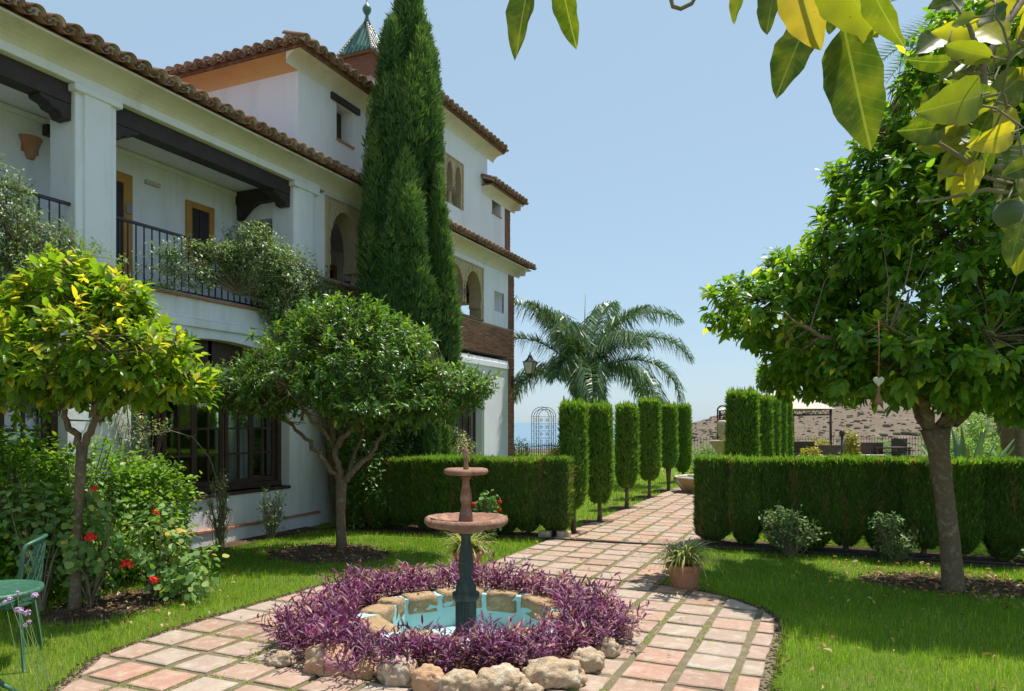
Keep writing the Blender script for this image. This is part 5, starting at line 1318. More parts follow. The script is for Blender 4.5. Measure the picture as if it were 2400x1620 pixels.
# ---- big cypress ---------------------------------------------------
def big_cypress():
    r = np.random.default_rng(5); bx, by = LD(-1.66, 12.0)
    t = empty('cypress', (bx, by, 0), 'very tall dark green cypress with pointed flame-like spires before the villa', 'tree')
    zk = np.array([0.15, 0.6, 1.2, 2.4, 3.5, 4.6, 5.6, 6.4, 7.1, 7.8, 8.35, 8.75])
    rk_ = np.array([0.26, 0.54, 0.64, 0.70, 0.69, 0.58, 0.43, 0.37, 0.33, 0.29, 0.18, 0.05]); cxo = lambda z: -0.11*np.exp(-((z-5.6)/1.3)**2)
    rad = lambda z: np.interp(z, zk, rk_)
    cc = Cloud(); ph = r.uniform(0, 6.28, 6)
    def lob(a, z): return 1+0.12*np.sin(4*a+ph[0]+z*0.7)+0.08*np.sin(7*a+ph[1]-z*1.3)+0.06*np.sin(3*z+ph[2]+2*a)
    core_surface(cc, lambda z, a: (bx+CA*cxo(z)+(rad(z)-0.10)*0.92*lob(a, z)*np.cos(a), by+SA*cxo(z)+(rad(z)-0.10)*0.92*lob(a, z)*np.sin(a)), np.linspace(0.15, 8.3, 34), 26)
    # spires: (lateral, depth, tip height, length, radius)
    sp = [(-0.02, 0, 9.05, 2.2, 0.26), (0.22, -0.05, 8.75, 1.9, 0.20), (-0.20, -0.1, 7.75, 1.5, 0.2), (0.26, -0.25, 7.6, 1.5, 0.17), (-0.10, -0.36, 7.3, 1.6, 0.2), (0.10, -0.40, 7.35, 1.4, 0.2), (0.36, 0, 7.1, 1.3, 0.17),
          (0.0, -0.5, 5.9, 2.0, 0.26), (-0.48, -0.2, 6.4, 1.7, 0.22), (0.55, -0.1, 6.55, 0.5, 0.08), (0.52, 0, 5.75, 0.5, 0.09), (0.15, -0.58, 4.7, 2.0, 0.26), (-0.62, -0.1, 4.4, 1.6, 0.22), (0.50, -0.2, 5.6, 0.9, 0.12), (0.62, -0.15, 4.2, 1.4, 0.2), (-0.72, 0.0, 7.15-0.1, 1.3, 0.15)]
    for k in range(110):
        z = r.uniform(0.8, 7.8); a = r.uniform(0, 2*math.pi); q = rad(z)*r.uniform(0.85, 1.22)*lob(a, z); sp.append((q*math.cos(a)+float(cxo(z)), q*math.sin(a), z+r.uniform(0.3, 0.8), r.uniform(0.8, 1.6), r.uniform(0.10, 0.19)))
    P = []; Nn = []; TT_ = []
    N = 16000
    z = r.uniform(0.15, 8.6, N); keep_ = r.random(N) < (rad(z)+0.1)/0.9; z = z[keep_]; N = len(z); a = r.uniform(0, 2*math.pi, N)
    q = rad(z)*lob(a, z)*r.uniform(0.86, 1.02, N)-0.06
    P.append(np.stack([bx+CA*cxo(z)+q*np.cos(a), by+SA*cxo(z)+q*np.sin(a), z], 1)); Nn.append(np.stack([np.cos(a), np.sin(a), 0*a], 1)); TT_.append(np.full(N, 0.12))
    for (l, d, tip, ln, sr) in sp:
        n = int(1100*ln*sr*2); u = r.random(n)**0.75; z = tip-u*ln; rr_ = sr*np.minimum(1, (u*2.2))**0.8*r.uniform(0.8, 1.05, n); a = r.uniform(0, 2*math.pi, n)
        x0 = bx+Rv[0]*l+Fv[0]*d; y0 = by+Rv[1]*l+Fv[1]*d
        if abs(l+0.72) < 1e-6: x0 += 0.0
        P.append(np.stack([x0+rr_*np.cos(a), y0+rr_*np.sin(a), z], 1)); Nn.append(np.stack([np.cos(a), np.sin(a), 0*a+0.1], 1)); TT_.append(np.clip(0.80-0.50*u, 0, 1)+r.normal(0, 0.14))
    P = np.concatenate(P); Nn = np.concatenate(Nn); TR_ = np.concatenate(TT_)
    la = (P[:, 0]-bx)*Rv[0]+(P[:, 1]-by)*Rv[1]; zz = P[:, 2]
    kp = (la < np.interp(zz, [0, 2.4, 3.5, 4.15, 4.9, 5.6, 6.4, 7.1, 7.8, 8.7], [.7, .80, .76, .67, .60, .50, .52, .46, .36, .10])) & (la > np.interp(zz, [0, 4.9, 6.4, 7.1, 7.25, 7.8, 8.7], [-.8, -.78, -.68, -.66, -.50, -.44, -.22]))
    P, Nn, TR_ = P[kp], Nn[kp], TR_[kp]
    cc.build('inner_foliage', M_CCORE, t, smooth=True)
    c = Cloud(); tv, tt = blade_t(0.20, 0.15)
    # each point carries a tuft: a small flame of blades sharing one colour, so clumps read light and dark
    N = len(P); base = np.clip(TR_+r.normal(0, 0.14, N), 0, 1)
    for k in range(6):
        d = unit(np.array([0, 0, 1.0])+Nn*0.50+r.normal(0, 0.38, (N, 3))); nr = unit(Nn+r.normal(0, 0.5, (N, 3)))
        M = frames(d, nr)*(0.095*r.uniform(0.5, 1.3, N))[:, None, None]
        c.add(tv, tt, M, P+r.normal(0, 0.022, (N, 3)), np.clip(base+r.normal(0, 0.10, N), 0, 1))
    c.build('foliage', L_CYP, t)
    m = MB().tube([(bx, by, -0.05), (bx, by, 1.5), (bx, by, 7.5)], [0.16, 0.13, 0.03], 10); m.build('trunk', M_BARK, t)
big_cypress()

# ================================================================ ORANGE TREES
LEAFS = {}
def leaf_mesh(w, droop, fold, st, rnd, mat, key, nm='leaf'):
    k = (w, droop, fold, st, round(rnd, 2), key)
    if k not in LEAFS:
        tv, tt = leaf_t(w, droop, fold, st); me = bpy.data.meshes.new(nm); me.from_pydata([tuple(v) for v in tv], [], [tuple(t) for t in tt])
        a = me.attributes.new('rnd', 'FLOAT', 'POINT'); a.data.foreach_set('value', np.full(len(tv), rnd, dtype=np.float32)); me.materials.append(mat); LEAFS[k] = me
        me.polygons.foreach_set('use_smooth', [True]*len(me.polygons))
    return LEAFS[k]
def big_leaf_mesh(w, droop, rnd, seed):
    r = random.Random(seed); st = 14; cols = [-1, -0.62, -0.3, 0, 0.3, 0.62, 1]; V = [(0, 0, 0)]; F = []
    curl = r.uniform(-0.10, 0.22); twist = r.uniform(-0.35, 0.35); ph = r.uniform(0, 6.28)
    for i in range(1, st):
        t = i/st; hw = w/2*(math.sin(math.pi*t**0.82)**0.75)*(1+0.035*math.sin(t*26+ph)+0.03*math.sin(t*11+ph*2))
        for c in cols:
            x = c*hw; z = -droop*t*t+abs(c)**1.5*hw*(0.34+curl)+0.016*abs(c)**2*math.sin(t*21+ph+c)+twist*x*t*0.6
            V.append((x, t, z))
    V.append((0.012*math.sin(ph), 1.0, -droop)); m = len(cols); L = len(V)-1
    for j in range(m-1): F.append((0, 1+j+1, 1+j)); F.append((1+(st-2)*m+j, 1+(st-2)*m+j+1, L))
    for i in range(st-2):
        for j in range(m-1): a = 1+i*m+j; F.append((a, a+1, a+m+1, a+m))
    me = bpy.data.meshes.new('leaf'); me.from_pydata(V, [], F); at = me.attributes.new('rnd', 'FLOAT', 'POINT'); at.data.foreach_set('value', np.full(len(V), rnd, dtype=np.float32))
    me.materials.append(L_BIG); me.polygons.foreach_set('use_smooth', [True]*len(me.polygons)); return me
def orange_tree(label, base, trunk, fork, limbs, blobs, nclump, leaf_len, mat, seed, per=(9, 15), yellow=0.05, singles=0, lw=0.44, rshift=0.0, hang=0.45, group='orange trees on the lawn', limb_r=0.045, inner=0.25):
    """base (x,y); trunk: list of (lat, z, r); limbs: list of polylines [(lat, dep, z),...]; blobs: (lat, dep, z, rl, rd, rz, weight)"""
    r = np.random.default_rng(seed); bx, by = base
    t = empty('orange_tree', (bx, by, 0), label, 'tree', group)
    W3 = lambda l, d, z: np.array([bx, by, 0])+Rv*l+Fv*d+Uv*z
    wood = MB()
    tp = [W3(l, 0, z) for l, z, _ in trunk]; wood.tube(tp, [q for *_, q in trunk], 12)
    LP = []      # limb points for twigs
    for ln_i, li in enumerate(limbs):
        lr = limb_r*(1.0 if ln_i < 4 else 0.62 if ln_i < 8 else 0.35)
        pts = [W3(*p) for p in li]; dense = []
        for i in range(len(pts)-1):
            for u in np.linspace(0, 1, 5, endpoint=False): dense.append(pts[i]*(1-u)+pts[i+1]*u)
        dense.append(pts[-1]); dense = [dense[0]]+[p+r.normal(0, 0.012, 3) for p in dense[1:-1]]+[dense[-1]]
        n = len(dense); rad = [lr*(1-0.80*i/(n-1))+0.003 for i in range(n)]
        wood.tube(dense, rad, 8); LP += [(p, q) for p, q in zip(dense[2:], rad[2:])]
    LPp = np.array([p for p, _ in LP])
    wts = np.array([b[6] if len(b) > 6 else b[3]*b[4]+b[3]*b[5] for b in blobs]); wts = wts/wts.sum()
    tv, tt = leaf_t(lw, 0.22, 0.16, 3)
    Ms = []; Ps = []; Rs = []
    B = [(np.array([b[0], b[1], b[2]]), np.array(b[3:6])) for b in blobs]
    tw = MB(); made = 0
    while made < nclump:
        bi = r.choice(len(blobs), p=wts); c0, rr_ = B[bi]
        v = unit(r.normal(0, 1, 3)); q = (1-inner)+inner*r.random()**0.6 if r.random() < 0.8 else r.uniform(0.35, 0.8)
        q *= 1+0.30*noise.noise(Vector(v)*1.9+Vector((seed, bi*3.3, 0)))+0.15*noise.noise(Vector(v)*4.5+Vector((seed, bi*7.3, 5)))
        loc = c0+v*rr_*q
        deep = False
        for bj, (c1, r1) in enumerate(B):
            if bj != bi and np.linalg.norm((loc-c1)/r1) < 0.55: deep = True
        if deep and r.random() < 0.75: continue
        made += 1
        P0 = W3(*loc); nrm = unit(Rv*v[0]/rr_[0]+Fv*v[1]/rr_[1]+Uv*v[2]/rr_[2])
        tdir = unit(nrm*0.8+Uv*(0.45 if v[2] > -0.3 else -0.1)+r.normal(0, 0.35, 3))
        # twig from nearest limb point
        k = int(np.argmin(np.linalg.norm(LPp-P0, axis=1)+0.3*np.abs(LPp[:, 2]-P0[2]))); a = LPp[k]
        if made % 3 == 0:
            mid = (a+P0)/2+r.normal(0, 0.05, 3)-Uv*0.03; tw.tube([a, mid, P0, P0+tdir*0.05], [0.010, 0.006, 0.004, 0.002], 4, cap=False)
        nl = int(r.integers(*per)); cr = r.normal(0, 0.10)
        if r.random() < yellow: cr += 0.35
        ph = r.uniform(0, 6.28); ax = unit(np.cross(tdir, [0.3, 0.2, 1.0])); bxx = np.cross(tdir, ax)
        ln0 = leaf_len*r.uniform(0.85, 1.15)
        young = v[2] > 0.2 and r.random() < 0.45
        for j in range(nl):
            ph += 2.4; s = j/nl; side = ax*math.cos(ph)+bxx*math.sin(ph)
            pos = P0-tdir*0.13*(1-s)+r.normal(0, 0.012, 3)
            d = unit(side*(1.0-0.5*s)+tdir*(0.35+0.6*s)-Uv*(hang*(0.35 if young else 1)*(1-0.5*s))+r.normal(0, 0.18, 3))
            nr = unit(tdir+Uv*0.8+r.normal(0, 0.35, 3)-d*np.dot(tdir, d))
            M = frames(d[None], nr[None])[0]*(ln0*r.uniform(0.6, 1.2))
            Ms.append(M); Ps.append(pos); Rs.append(np.clip((0.62 if young else 0.36)+rshift+cr+r.normal(0, 0.12), 0, 0.86) if r.random() > 0.02+yellow*0.25 else r.uniform(0.88, 1.0))
    Ms = np.array(Ms); Ps = np.array(Ps); Rs = np.array(Rs)
    idx = np.arange(len(Ps))
    if singles:
        C = np.array(cam.location); D = np.linalg.norm(Ps-C, axis=1)
        rel = Ps-C; dd = rel@Fv; uu = 1200+1723*(rel@Rv)/dd; vv = 990-1723*(Ps[:, 2]-1.6)/dd
        inside = (uu > 20) & (uu < 2380) & (vv > 10) & (vv < 1600)
        size = np.linalg.norm(Ms[:, :, 1], axis=1)/D; size[~inside] = 0
        pick = np.argsort(-size)[:singles]; mask = np.zeros(len(Ps), bool); mask[pick] = True
        for i in pick:
            me = leaf_mesh(lw, 0.22, 0.16, 3, float(np.round(Rs[i]*12)/12), mat, mat.name)
            o = bpy.data.objects.new('leaf', me); COL.objects.link(o)
            m = Matrix([[*Ms[i][0], Ps[i][0]], [*Ms[i][1], Ps[i][1]], [*Ms[i][2], Ps[i][2]], [0, 0, 0, 1]])
            loc, ro, sc = m.decompose(); o.location = loc; o.rotation_euler = ro.to_euler(); o.scale = sc; keep(o, t)
        idx = np.where(~mask)[0]
    c = Cloud(); c.add(tv, tt, Ms[idx], Ps[idx], Rs[idx])
    o = c.build('crown', mat, t, smooth=True)
    if singles: o['kind'] = 'stuff'
    wood.build('trunk', M_BARK, t)
    if tw.v: tw.build('twigs', M_BARK, t)
    return t
# left tree (bright, yellow leaves)
orange_tree('small bright yellow-green orange tree rising behind the red geraniums on the left', LD((176-1200)/1723*6.2, 6.2),
    [(-0.01, -0.05, 0.062), (0.0, 0.1, 0.05), (0.0, 0.5, 0.042), (0.03, 0.95, 0.038), (0.06, 1.40, 0.045)], 1.4,
    [[(0.06, 0, 1.39), (-0.05, 0.02, 1.55), (-0.13, 0.0, 1.80), (-0.35, 0.05, 2.05), (-0.6, 0.1, 2.2)], [(0.06, 0, 1.39), (0.17, 0.0, 1.60), (0.20, -0.02, 1.85), (0.2, -0.1, 2.3), (0.1, 0, 2.75)],
     [(0.17, 0, 1.62), (0.35, 0.1, 1.75), (0.65, 0.1, 1.9), (0.9, 0.1, 2.0)], [(-0.1, 0, 1.75), (-0.1, 0.25, 2.1), (-0.2, 0.4, 2.4)], [(0.19, 0, 1.8), (0.3, -0.3, 2.1), (0.35, -0.45, 2.3)]],
    [(0.0, 0, 2.25, 0.80, 0.75, 0.55), (-0.10, 0, 2.72, 0.38, 0.38, 0.36), (0.52, 0, 2.12, 0.55, 0.5, 0.40), (-0.70, 0, 2.15, 0.50, 0.55, 0.48), (0.90, 0.05, 1.92, 0.24, 0.25, 0.16, 0.10), (0.35, 0, 2.62, 0.28, 0.3, 0.25, 0.15)],
    800, 0.108, L_ORANGE, 101, yellow=0.11, singles=300, rshift=0.0, limb_r=0.030)
# middle tree (dark, small leaves, low spreading limbs)
orange_tree('dark green orange tree with low spreading limbs by the villa wall in the middle', (-5.55, 7.40),
    [(0.0, -0.05, 0.075), (0.0, 0.15, 0.064), (-0.01, 0.5, 0.058), (0.0, 0.90, 0.068)], 0.9,
    [[(0, 0, 0.88), (-0.12, 0, 1.0), (-0.36, 0.05, 1.30), (-0.62, 0.1, 1.55), (-1.0, 0.1, 1.9)], [(0, 0, 0.88), (-0.05, -0.02, 1.15), (-0.10, 0, 1.45), (-0.2, 0.1, 2.0), (-0.1, 0.1, 2.6)],
     [(0.02, 0, 0.88), (0.18, 0.0, 1.05), (0.42, 0.05, 1.28), (0.56, 0.05, 1.55), (1.0, 0.1, 1.95)], [(-0.08, 0, 1.3), (0.15, -0.2, 1.5), (0.5, -0.4, 1.8)], [(-0.1, 0, 1.35), (-0.3, -0.4, 1.7), (-0.5, -0.6, 2.0)], [(0.1, 0, 1.0), (0.2, 0.5, 1.6), (0.3, 0.8, 2.1)], [(0.5, 0.05, 1.5), (0.9, -0.1, 1.7), (1.45, 0, 2.05)]],
    [(0.05, 0, 2.30, 1.30, 1.05, 0.66), (-0.95, 0, 2.05, 0.72, 0.7, 0.46), (1.25, 0, 2.05, 0.66, 0.65, 0.38), (1.55, 0, 2.0, 0.32, 0.4, 0.22, 0.15), (0.7, -0.1, 1.75, 0.45, 0.5, 0.30), (-1.35, 0, 2.0, 0.36, 0.4, 0.28, 0.3), (-0.05, 0, 2.78, 0.70, 0.6, 0.42), (0.5, -0.2, 1.85, 0.9, 0.8, 0.35), (0.55, 0, 2.6, 0.5, 0.5, 0.35)],
    2500, 0.074, L_DARK, 102, yellow=0.02, per=(9, 14), lw=0.40, hang=0.3, limb_r=0.042, inner=0.35)
# right tree (large, near)
orange_tree('large spreading orange tree on the right lawn with thick pale trunk', (0.96, 7.97),
    [(0.05, -0.05, 0.120), (0.05, 0.06, 0.098), (0.02, 0.45, 0.088), (-0.04, 0.95, 0.084), (-0.09, 1.35, 0.094), (-0.12, 1.54, 0.13)], 1.5,
    [[(-0.12, 0, 1.48), (-0.24, -0.05, 1.72), (-0.42, -0.1, 1.98), (-0.9, -0.2, 2.25), (-1.5, -0.2, 2.5)], [(-0.10, 0, 1.48), (0.02, 0, 1.70), (0.10, 0.02, 1.95), (0.32, 0.05, 2.25), (0.38, 0.1, 2.7), (0.3, 0.1, 3.4), (0.4, 0.1, 4.3)],
     [(-0.15, 0, 1.5), (-0.2, 0.3, 1.9), (-0.5, 0.8, 2.2), (-1.1, 1.5, 2.5)], [(0.05, 0, 1.6), (0.5, 0.1, 1.95), (1.1, 0.2, 2.3), (1.7, 0.2, 2.7)], [(0.33, 0, 2.3), (-0.1, 0.5, 2.6), (-0.7, 0.85, 2.85), (-1.25, 0.95, 2.95)],
     [(0.36, 0.1, 2.6), (0.9, -0.3, 3.0), (1.2, -0.5, 3.6)], [(0.3, 0.1, 3.2), (-0.3, 0.2, 3.7), (-0.6, 0.2, 4.3)], [(-0.1, 0, 1.55), (0.0, -0.4, 1.9), (-0.2, -0.9, 2.3)], [(-0.42, -0.1, 1.98), (-0.8, -0.6, 2.32), (-1.13, -0.98, 2.44)]],
    [(0.35, 0, 3.25, 1.35, 1.25, 1.15), (-1.20, 0.9, 2.83, 0.84, 0.75, 0.48), (-0.83, 0.8, 3.18, 0.70, 0.7, 0.38), (-0.62, 0.3, 3.35, 0.72, 0.7, 0.45), (-0.32, 0.2, 3.95, 0.72, 0.7, 0.50), (0.12, 0.1, 4.50, 0.85, 0.8, 0.60), (0.50, 0, 5.05, 0.85, 0.8, 0.62), (0.05, -0.1, 2.25, 1.35, 1.15, 0.58), (0.6, -0.2, 1.95, 0.9, 0.9, 0.32), (-0.75, 0.4, 2.35, 0.70, 0.8, 0.42), (-0.65, 1.5, 2.25, 0.62, 0.6, 0.42, 0.9), (1.3, 0, 3.0, 1.2, 1.0, 1.1), (1.2, 0, 4.3, 0.9, 0.8, 0.9, 0.7)],
    3700, 0.122, L_RIGHT, 103, yellow=0.08, singles=300, per=(9, 14), hang=0.75, limb_r=0.06, rshift=0.10, inner=0.28)

# ---- overhanging branch: every leaf its own part, placed by ray and distance ----
def P3(ux, vy, d):
    """world point seen at display pixel (ux, vy) at depth d"""
    X_, Y_ = ux*1.0327, vy*1.0327; u = (X_-1200)/1723.; v = (990-Y_)/1723.; x, y = LD(u*d, d); return np.array([x, y, 1.6+v*d])
br = empty('orange_branch', tuple(P3(2050, -160, 0.9)), 'leafy orange branch with large hanging and yellowing leaves at the top right', 'branch')
wood = MB(); LEAFB = []; TWP = []
def big_leaf(b, t, d0, d1, w, rnd, face=0.0, droop=0.10, roll=0.0):
    """leaf whose base shows at b and tip at t (display px)"""
    p0, p1 = P3(*b, d0), P3(*t, d1); y = p1-p0; L = np.linalg.norm(y); y = y/L; LEAFB.append((p0, y))
    view = unit((p0+p1)/2-np.array([0, 0, 1.6])); nr = unit(-view*math.cos(face)+np.cross(y, -view)*math.sin(face)+Uv*0.1)
    M = frames(y[None], nr[None])[0]; M = M*np.array([L, L, L])
    me = big_leaf_mesh(w, droop, rnd, int(b[0]*7+b[1]*3+1000))
    o = bpy.data.objects.new('leaf', me); COL.objects.link(o)
    m = Matrix([[*M[0], p0[0]], [*M[1], p0[1]], [*M[2], p0[2]], [0, 0, 0, 1]]); loc, ro, sc = m.decompose()
    o.location = loc; o.rotation_euler = ro.to_euler(); o.scale = sc; keep(o, br)
# hanging leaves at the very top
for a in [((1205, -60), (1163, 128), 0.70, 0.70, 0.36, 0.30, 0.5), ((1268, -70), (1303, 112), 0.72, 0.74, 0.34, 0.34, 0.4),
          ((1690, -60), (1660, 50), 0.95, 0.95, 0.34, 0.60, 0.6), ((1765, -50), (1732, 70), 0.95, 0.93, 0.40, 0.45, 0.7),
          ((1915, 60), (1972, 338), 0.62, 0.62, 0.44, 0.22, 0.15), ((1838, 38), (1757, 213), 0.66, 0.66, 0.46, 0.20, 0.4),
          ((1800, -80), (1857, 112), 0.60, 0.60, 0.55, 0.95, 0.3), ((1880, -90), (1990, 84), 0.56, 0.56, 0.62, 0.66, 0.2), ((1960, -60), (2040, 110), 0.50, 0.50, 0.36, 0.50, 0.6), ((2000, -50), (1955, 90), 0.58, 0.58, 0.5, 0.92, 0.3),
          ((1905, 20), (1880, 75), 0.64, 0.64, 0.6, 0.3, 0.3), ((1900, -10), (1912, 55), 0.7, 0.7, 0.6, 0.7, 0.2)]:
    big_leaf(*a[:6], face=a[6])
rr = np.random.default_rng(77)
BRL = [((2240, 60), (2118, 75), .72), ((2255, 130), (2135, 105), .6), ((2300, -20), (2270, 75), .78), ((2330, 95), (2215, 170), .4), ((2260, 230), (2150, 190), .35), ((2320, 170), (2235, 250), .42), ((2230, 215), (2120, 250), .55), ((2250, 250), (2200, 340), .40),
       ((2175, 250), (2105, 300), .45), ((2185, 285), (2095, 310), .88), ((2150, 260), (2060, 275), .34), ((2145, 285), (2060, 300), .36), ((2165, 300), (2085, 335), .55), ((2210, 330), (2130, 395), .6), ((2235, 300), (2160, 400), .50),
       ((2190, 370), (2170, 472), .90), ((2200, 350), (2150, 430), .62), ((2225, 360), (2195, 440), .88), ((2330, 330), (2270, 450), .40), ((2345, 290), (2290, 380), .30), ((2320, 500), (2285, 600), .45), ((2345, 370), (2275, 400), .35), ((2240, 180), (2180, 230), .84),
       ((2290, 240), (2255, 330), .83), ((2300, 300), (2230, 330), .86), ((2350, 180), (2280, 160), .8), ((2330, 20), (2250, 20), .82), ((2280, 100), (2220, 40), .80), ((2345, 110), (2300, 60), .84), ((2200, 130), (2145, 160), .5), ((2215, 40), (2150, 50), .6), ((2130, 190), (2090, 240), .3), ((2330, 440), (2300, 540), .6), ((2350, 520), (2305, 620), .72)]
for i, (b, t, rn) in enumerate(BRL):
    d = rr.uniform(1.0, 1.35); big_leaf(b, t, d, d+rr.uniform(-0.06, 0.06), rr.uniform(0.42, 0.52), rn, face=rr.uniform(-0.6, 0.6), droop=rr.uniform(0.05, 0.25))
for i in range(34):
    b = (rr.uniform(2140, 2360), rr.uniform(-40, 420)); a = rr.uniform(1.6, 3.6); L = rr.uniform(50, 90); d = rr.uniform(1.15, 1.7)
    big_leaf(b, (b[0]+L*math.cos(a), b[1]+L*math.sin(a)), d, d+rr.uniform(-.05, .05), rr.uniform(.40, .5), float(np.round(np.clip(rr.normal(0.42, 0.20), 0.05, 0.9), 1)), face=rr.uniform(-.8, .8), droop=rr.uniform(.05, .3))
def twig(pts, r0, r1=None):
    P = [P3(*p) for p in pts]; n = len(P); r1 = r1 or r0*0.4
    for i in range(n-1): TWP.extend([P[i]*(1-u)+P[i+1]*u for u in np.linspace(0, 1, 8)])
    wood.tube(P, [r0+(r1-r0)*i/(n-1) for i in range(n)], 6)
twig([(1980, -250, .66), (1900, -120, .64), (1880, -40, .62), (1915, 60, .62)], 0.004, 0.0016)
twig([(2400, -120, 1.3), (2280, 60, 1.25), (2230, 150, 1.2), (2240, 250, 1.2), (2210, 330, 1.2)], 0.008, 0.003)
twig([(2420, 480, 1.3), (2330, 420, 1.25), (2260, 380, 1.2), (2200, 370, 1.2), (2140, 330, 1.2), (2080, 300, 1.2)], 0.007, 0.002)
twig([(2420, 430, 1.3), (2300, 440, 1.25), (2240, 430, 1.2), (2150, 450, 1.2), (2080, 460, 1.25)], 0.006, 0.0015)
twig([(2300, 420, 1.25), (2230, 400, 1.2), (2190, 400, 1.2), (2130, 390, 1.2)], 0.004, 0.0015)
twig([(2240, 170, 1.2), (2190, 165, 1.2), (2150, 110, 1.2), (2160, 70, 1.2)], 0.004, 0.0015)
twig([(2230, 150, 1.2), (2200, 60, 1.2), (2160, 0, 1.2)], 0.005, 0.002)
twig([(2420, 110, 1.2), (2340, 105, 1.2), (2310, 95, 1.2)], 0.007, 0.004)
twig([(1500, -60, .9), (1522, -5, .9), (1527, 15, .9), (1545, 20, .9), (1570, 8, .9), (1580, -10, .9), (1640, -120, .9)], 0.0028, 0.0024)
twig([(1640, -120, .9), (1800, -260, .8), (2000, -300, .75)], 0.003, 0.005)
twig([(1205, -60, .7), (1240, -160, .7), (1268, -70, .72)], 0.002, 0.002); twig([(1240, -160, .7), (1500, -260, .75), (2000, -300, .75), (2400, -320, 1.0), (2700, -200, 1.4)], 0.004, 0.014)
twig([(1690, -60, .95), (1730, -150, .92), (1765, -50, .95)], 0.002, 0.002); twig([(1730, -150, .92), (1800, -260, .8)], 0.003, 0.003)
twig([(1980, -250, .66), (2000, -300, .75)], 0.004, 0.005); twig([(2400, -120, 1.3), (2500, -260, 1.3), (2700, -200, 1.4)], 0.008, 0.012); twig([(2420, 480, 1.3), (2600, 300, 1.35), (2700, -200, 1.4)], 0.009, 0.013)
TWA = np.array(TWP)
order = sorted(range(len(LEAFB)), key=lambda i: np.linalg.norm(TWA-LEAFB[i][0], axis=1).min())
for i in order:                                       # every leaf hangs on a stalk that joins the nearest twig
    p, y = LEAFB[i]; q = TWA[int(np.argmin(np.linalg.norm(TWA-p, axis=1)))]; L = np.linalg.norm(q-p)
    if L < 0.004: continue
    mid = p-y*min(0.03, L*0.4); m2 = (mid+q)/2+Uv*min(0.02, 0.15*L)
    wood.tube([q, m2, mid, p+y*0.004], [0.0022, 0.0018, 0.0015, 0.0014], 5, cap=False)
    TWA = np.concatenate([TWA, np.array([q*(1-u)+m2*u for u in (.3, .6, .9)]+[m2*(1-u)+mid*u for u in (.3, .7)])])
wood.build('twigs', M_TWIG, br)
hp = P3(2290, 490, 1.25)
tag(recentre(MB().lathe(tuple(hp-np.array([0, 0, 0.02])), [(0.004, 0.0), (0.016, 0.005), (0.024, 0.018), (0.025, 0.028), (0.018, 0.040), (0.005, 0.046)], 14).build('unripe_orange', surf('green_fruit', (0.12, 0.17, 0.08), (0.09, 0.13, 0.06), scale=90, bump=0.3, rough=0.5))), 'small unripe grey-green orange among the leaves at the right edge', 'fruit')

# heart ornament with tassel
hx, hy = LD((1994*1.0327-1200)/1723*5.9, 5.9); hz = 1.6+(990-865*1.0327)/1723*5.9
hb = empty('heart_ornament', (hx, hy, hz), 'pale wooden heart with a rope tassel hanging from the large orange tree', 'ornament')
pts = []
for k in range(40):
    a = 2*math.pi*k/40; X_ = 16*math.sin(a)**3/17; Z_ = (13*math.cos(a)-5*math.cos(2*a)-2*math.cos(3*a)-math.cos(4*a))/17; pts.append((X_*0.045, Z_*0.048))
m = MB(); vs = []
for off, sc in ((-0.012, 0.75), (-0.006, 1.0), (0.006, 1.0), (0.012, 0.75)):
    for (p, q) in pts: vs.append(tuple(np.array([hx, hy, hz])+Rv*p*sc+Fv*off+Uv*q*sc))
fs = [tuple(range(40))]+[(i*40+k, i*40+(k+1) % 40, (i+1)*40+(k+1) % 40, (i+1)*40+k) for i in range(3) for k in range(40)]+[tuple(120+k for k in range(39, -1, -1))]
m.add(vs, fs).build('heart', M_HEART, hb)
MB().tube([(hx, hy, hz+0.03), (hx+0.004, hy, hz+0.25), (hx, hy, hz+0.49)], 0.004, 5).build('cord', M_TASSEL, hb)
m = MB().lathe((hx, hy, hz), [(0.010, -0.05), (0.013, -0.07), (0.010, -0.10), (0.018, -0.12), (0.028, -0.155), (0.032, -0.19)][::-1], 14, flutes=7, fd=0.004); m.build('tassel', M_TASSEL, hb)

